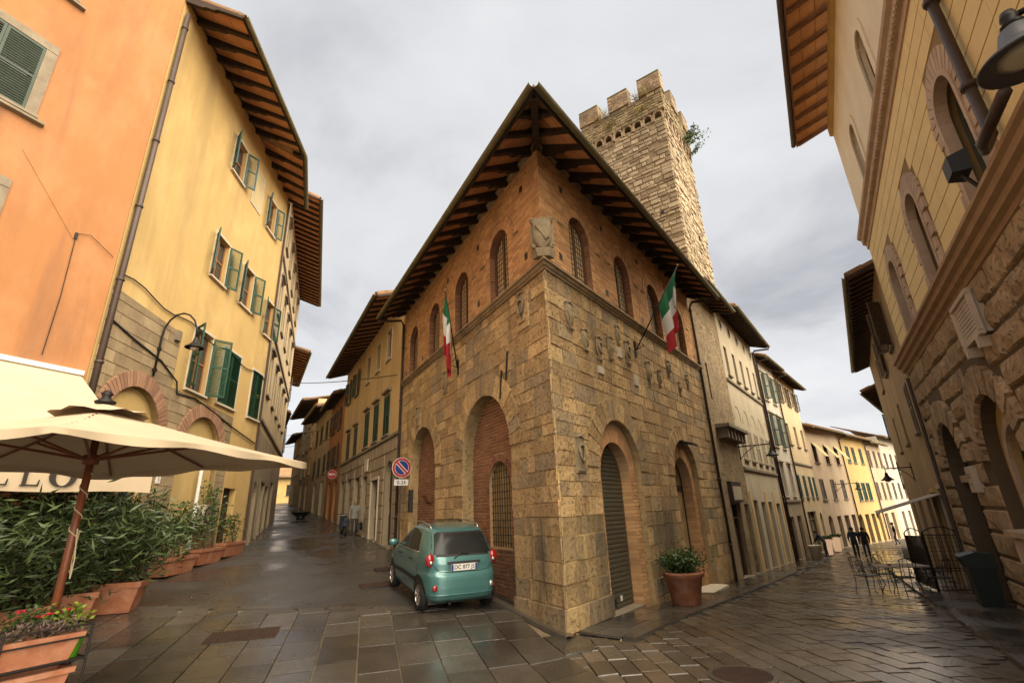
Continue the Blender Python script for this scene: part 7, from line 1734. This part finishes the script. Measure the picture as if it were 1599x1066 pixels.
walk = lambda s=1: dict(shl=(-.20, .01, 1.43), shr=(.20, .01, 1.43), ell=(-.26, -.05*s, 1.16), wrl=(-.25, .06*s, .94), hal=(-.24, .09*s, .86), elr=(.26, .02*s, 1.16), wrr=(.25, -.04*s, .92), har=(.24, -.04*s, .84),
                        hil=(-.10, 0, .92), knl=(-.10, .10*s, .50), anl=(-.10, .06*s, .10), tol=(-.11, .20*s if s > 0 else .06, .04), hir=(.10, 0, .92), knr=(.10, .02*s, .50), anr=(.10, -.18*s, .13), tor=(.11, -.06*s if s > 0 else .30, .05))
person('person', 'person in a navy jacket and dark trousers walking away down the street', 20.3, 32.0, 1.76, 38, (SKIN, HAIRD, NAVY, BLK, SHOE), walk(1))
person('person', 'person in a black jacket and blue jeans walking away beside another', 21.0, 32.1, 1.74, 36, (SKIN, HAIRD, BLK, JEAN, SHOE), walk(-1))
person('person', 'distant person in dark clothes walking along the houses of the lower street', 31.4, 43.9, 1.75, -60, (SKIN, HAIRD, BLK, JEAN, SHOE), walk(1))
p_, MWp, PP = person('person', 'fair-haired person in a grey jacket walking up the hill with bags', -8.1, 25.3, 1.70, -24, (SKIN, HAIRB, GRY, BLK, SHOE), walk(-1), True)
hp = MWp @ PP['har']; t = thing('tote_bag', 'dark bag with a tan side carried by the fair-haired person', 'bag', hp); m = MB(); q = hp+Vector((.05, 0, -.30))
m.prism([(q.x-.05, q.y-.22, q.z-.22), (q.x+.08, q.y-.22, q.z-.22), (q.x+.06, q.y-.18, q.z+.14), (q.x-.03, q.y-.18, q.z+.14)], [(q.x-.05, q.y+.22, q.z-.22), (q.x+.08, q.y+.22, q.z-.22), (q.x+.06, q.y+.18, q.z+.14), (q.x-.03, q.y+.18, q.z+.14)]); m.build('body', BLK, t)
m = MB(); m.tube([(q.x, q.y-.13, q.z+.13), (hp.x, hp.y-.03, hp.z-.04), (hp.x, hp.y+.03, hp.z-.04), (q.x, q.y+.13, q.z+.13)], .010, 5); m.build('handle', WOOD_O, t)
lean = dict(walk(1)); lean.update(sp=(0, .10, 1.12), ch=(0, .26, 1.28), nk=(0, .36, 1.38), hd=(0, .44, 1.46), tp=(0, .52, 1.56), shl=(-.19, .28, 1.33), shr=(.19, .28, 1.33), ell=(-.22, .42, 1.10), wrl=(-.18, .55, .95), hal=(-.16, .60, .90), elr=(.22, .42, 1.10), wrr=(.18, .52, .92), har=(.16, .56, .86), anl=(-.1, .02, .09), tol=(-.11, .15, .04), knl=(-.1, .04, .5), anr=(.1, -.05, .09), tor=(.11, .08, .04), knr=(.1, .0, .5))
x, y = FD.at(5.6, .8); person('person', 'person in dark blue bending over by the glowing planter', x, y, 1.70, -50, (SKIN, HAIRD, NAVY, BLK, SHOE), lean)
def scooter(x, y, heading):
    t = thing('scooter', 'dark motor scooter parked against the ochre house', 'scooter', g3(x, y)); L = Matrix.Translation(g3(x, y)) @ Matrix.Rotation(-R(heading), 4, 'Z')
    def bl(m, nm, mat, sm=True): return obj(nm, m.mesh(nm, mat, sm), t, mw=L)
    TY = surf('tyre_rubber', (0.022, 0.021, 0.020)); PT = surf('scooter_paint', (.03, .035, .05), (.02, .024, .035), rough=.25, coat=.6, bump=0)
    for yv in (-.62, .64):
        m = MB(); m.tube([(0, yv+.24*math.cos(a), .25+.24*math.sin(a)) for a in [i*math.pi/10 for i in range(21)]], .055, 8, caps=False); w = bl(m, 'wheel', TY); m = MB(); m.tube([(-.03, yv, .25), (.03, yv, .25)], .15, 14); obj('rim', m.mesh('rim', GREYTR), w, mw=L)
    m = MB(); m.grid([[(s_*w_, yv, zv) for s_ in (-1, -.6, 0, .6, 1)] for yv, zv, w_ in ((-.85, .62, .06), (-.75, .72, .15), (-.4, .74, .17), (-.1, .70, .15))]); m.hexa([(-.15, -.8, .42), (.15, -.8, .42), (.13, -.12, .35), (-.13, -.12, .35), (-.14, -.78, .72), (.14, -.78, .72), (.13, -.10, .70), (-.13, -.10, .70)]); bl(m, 'body', PT, False)
    m = MB(); m.hexa([(-.15, -.12, .25), (.15, -.12, .25), (.16, .35, .25), (-.16, .35, .25), (-.15, -.12, .32), (.15, -.12, .32), (.16, .35, .32), (-.16, .35, .32)]); bl(m, 'footboard', BLACKP, False)
    m = MB(); m.hexa([(-.2, .32, .28), (.2, .32, .28), (.1, .46, .30), (-.1, .46, .30), (-.19, .22, .92), (.19, .22, .92), (.08, .36, .94), (-.08, .36, .94)]); bl(m, 'leg_shield', PT, False)
    m = MB(); m.hexa([(-.13, -.75, .73), (.13, -.75, .73), (.11, -.08, .71), (-.11, -.08, .71), (-.12, -.72, .82), (.12, -.72, .82), (.10, -.12, .80), (-.10, -.12, .80)]); bl(m, 'seat', BLACKP, False)
    m = MB(); m.tube([(-.33, .18, 1.02), (-.1, .28, 1.0), (.1, .28, 1.0), (.33, .18, 1.02)], .02, 6); m.tube([(0, .28, 1.0), (0, .60, .3)], .03, 6); bl(m, 'handlebar', IRON)
    m = MB(); m.lathe([(.0, -.06), (.08, -.03), (.09, .03), (.0, .05)], (0, .36, .95), 12); bl(m, 'headlamp', LGLASS)
scooter(*FL.at(19.2, .75), -28)
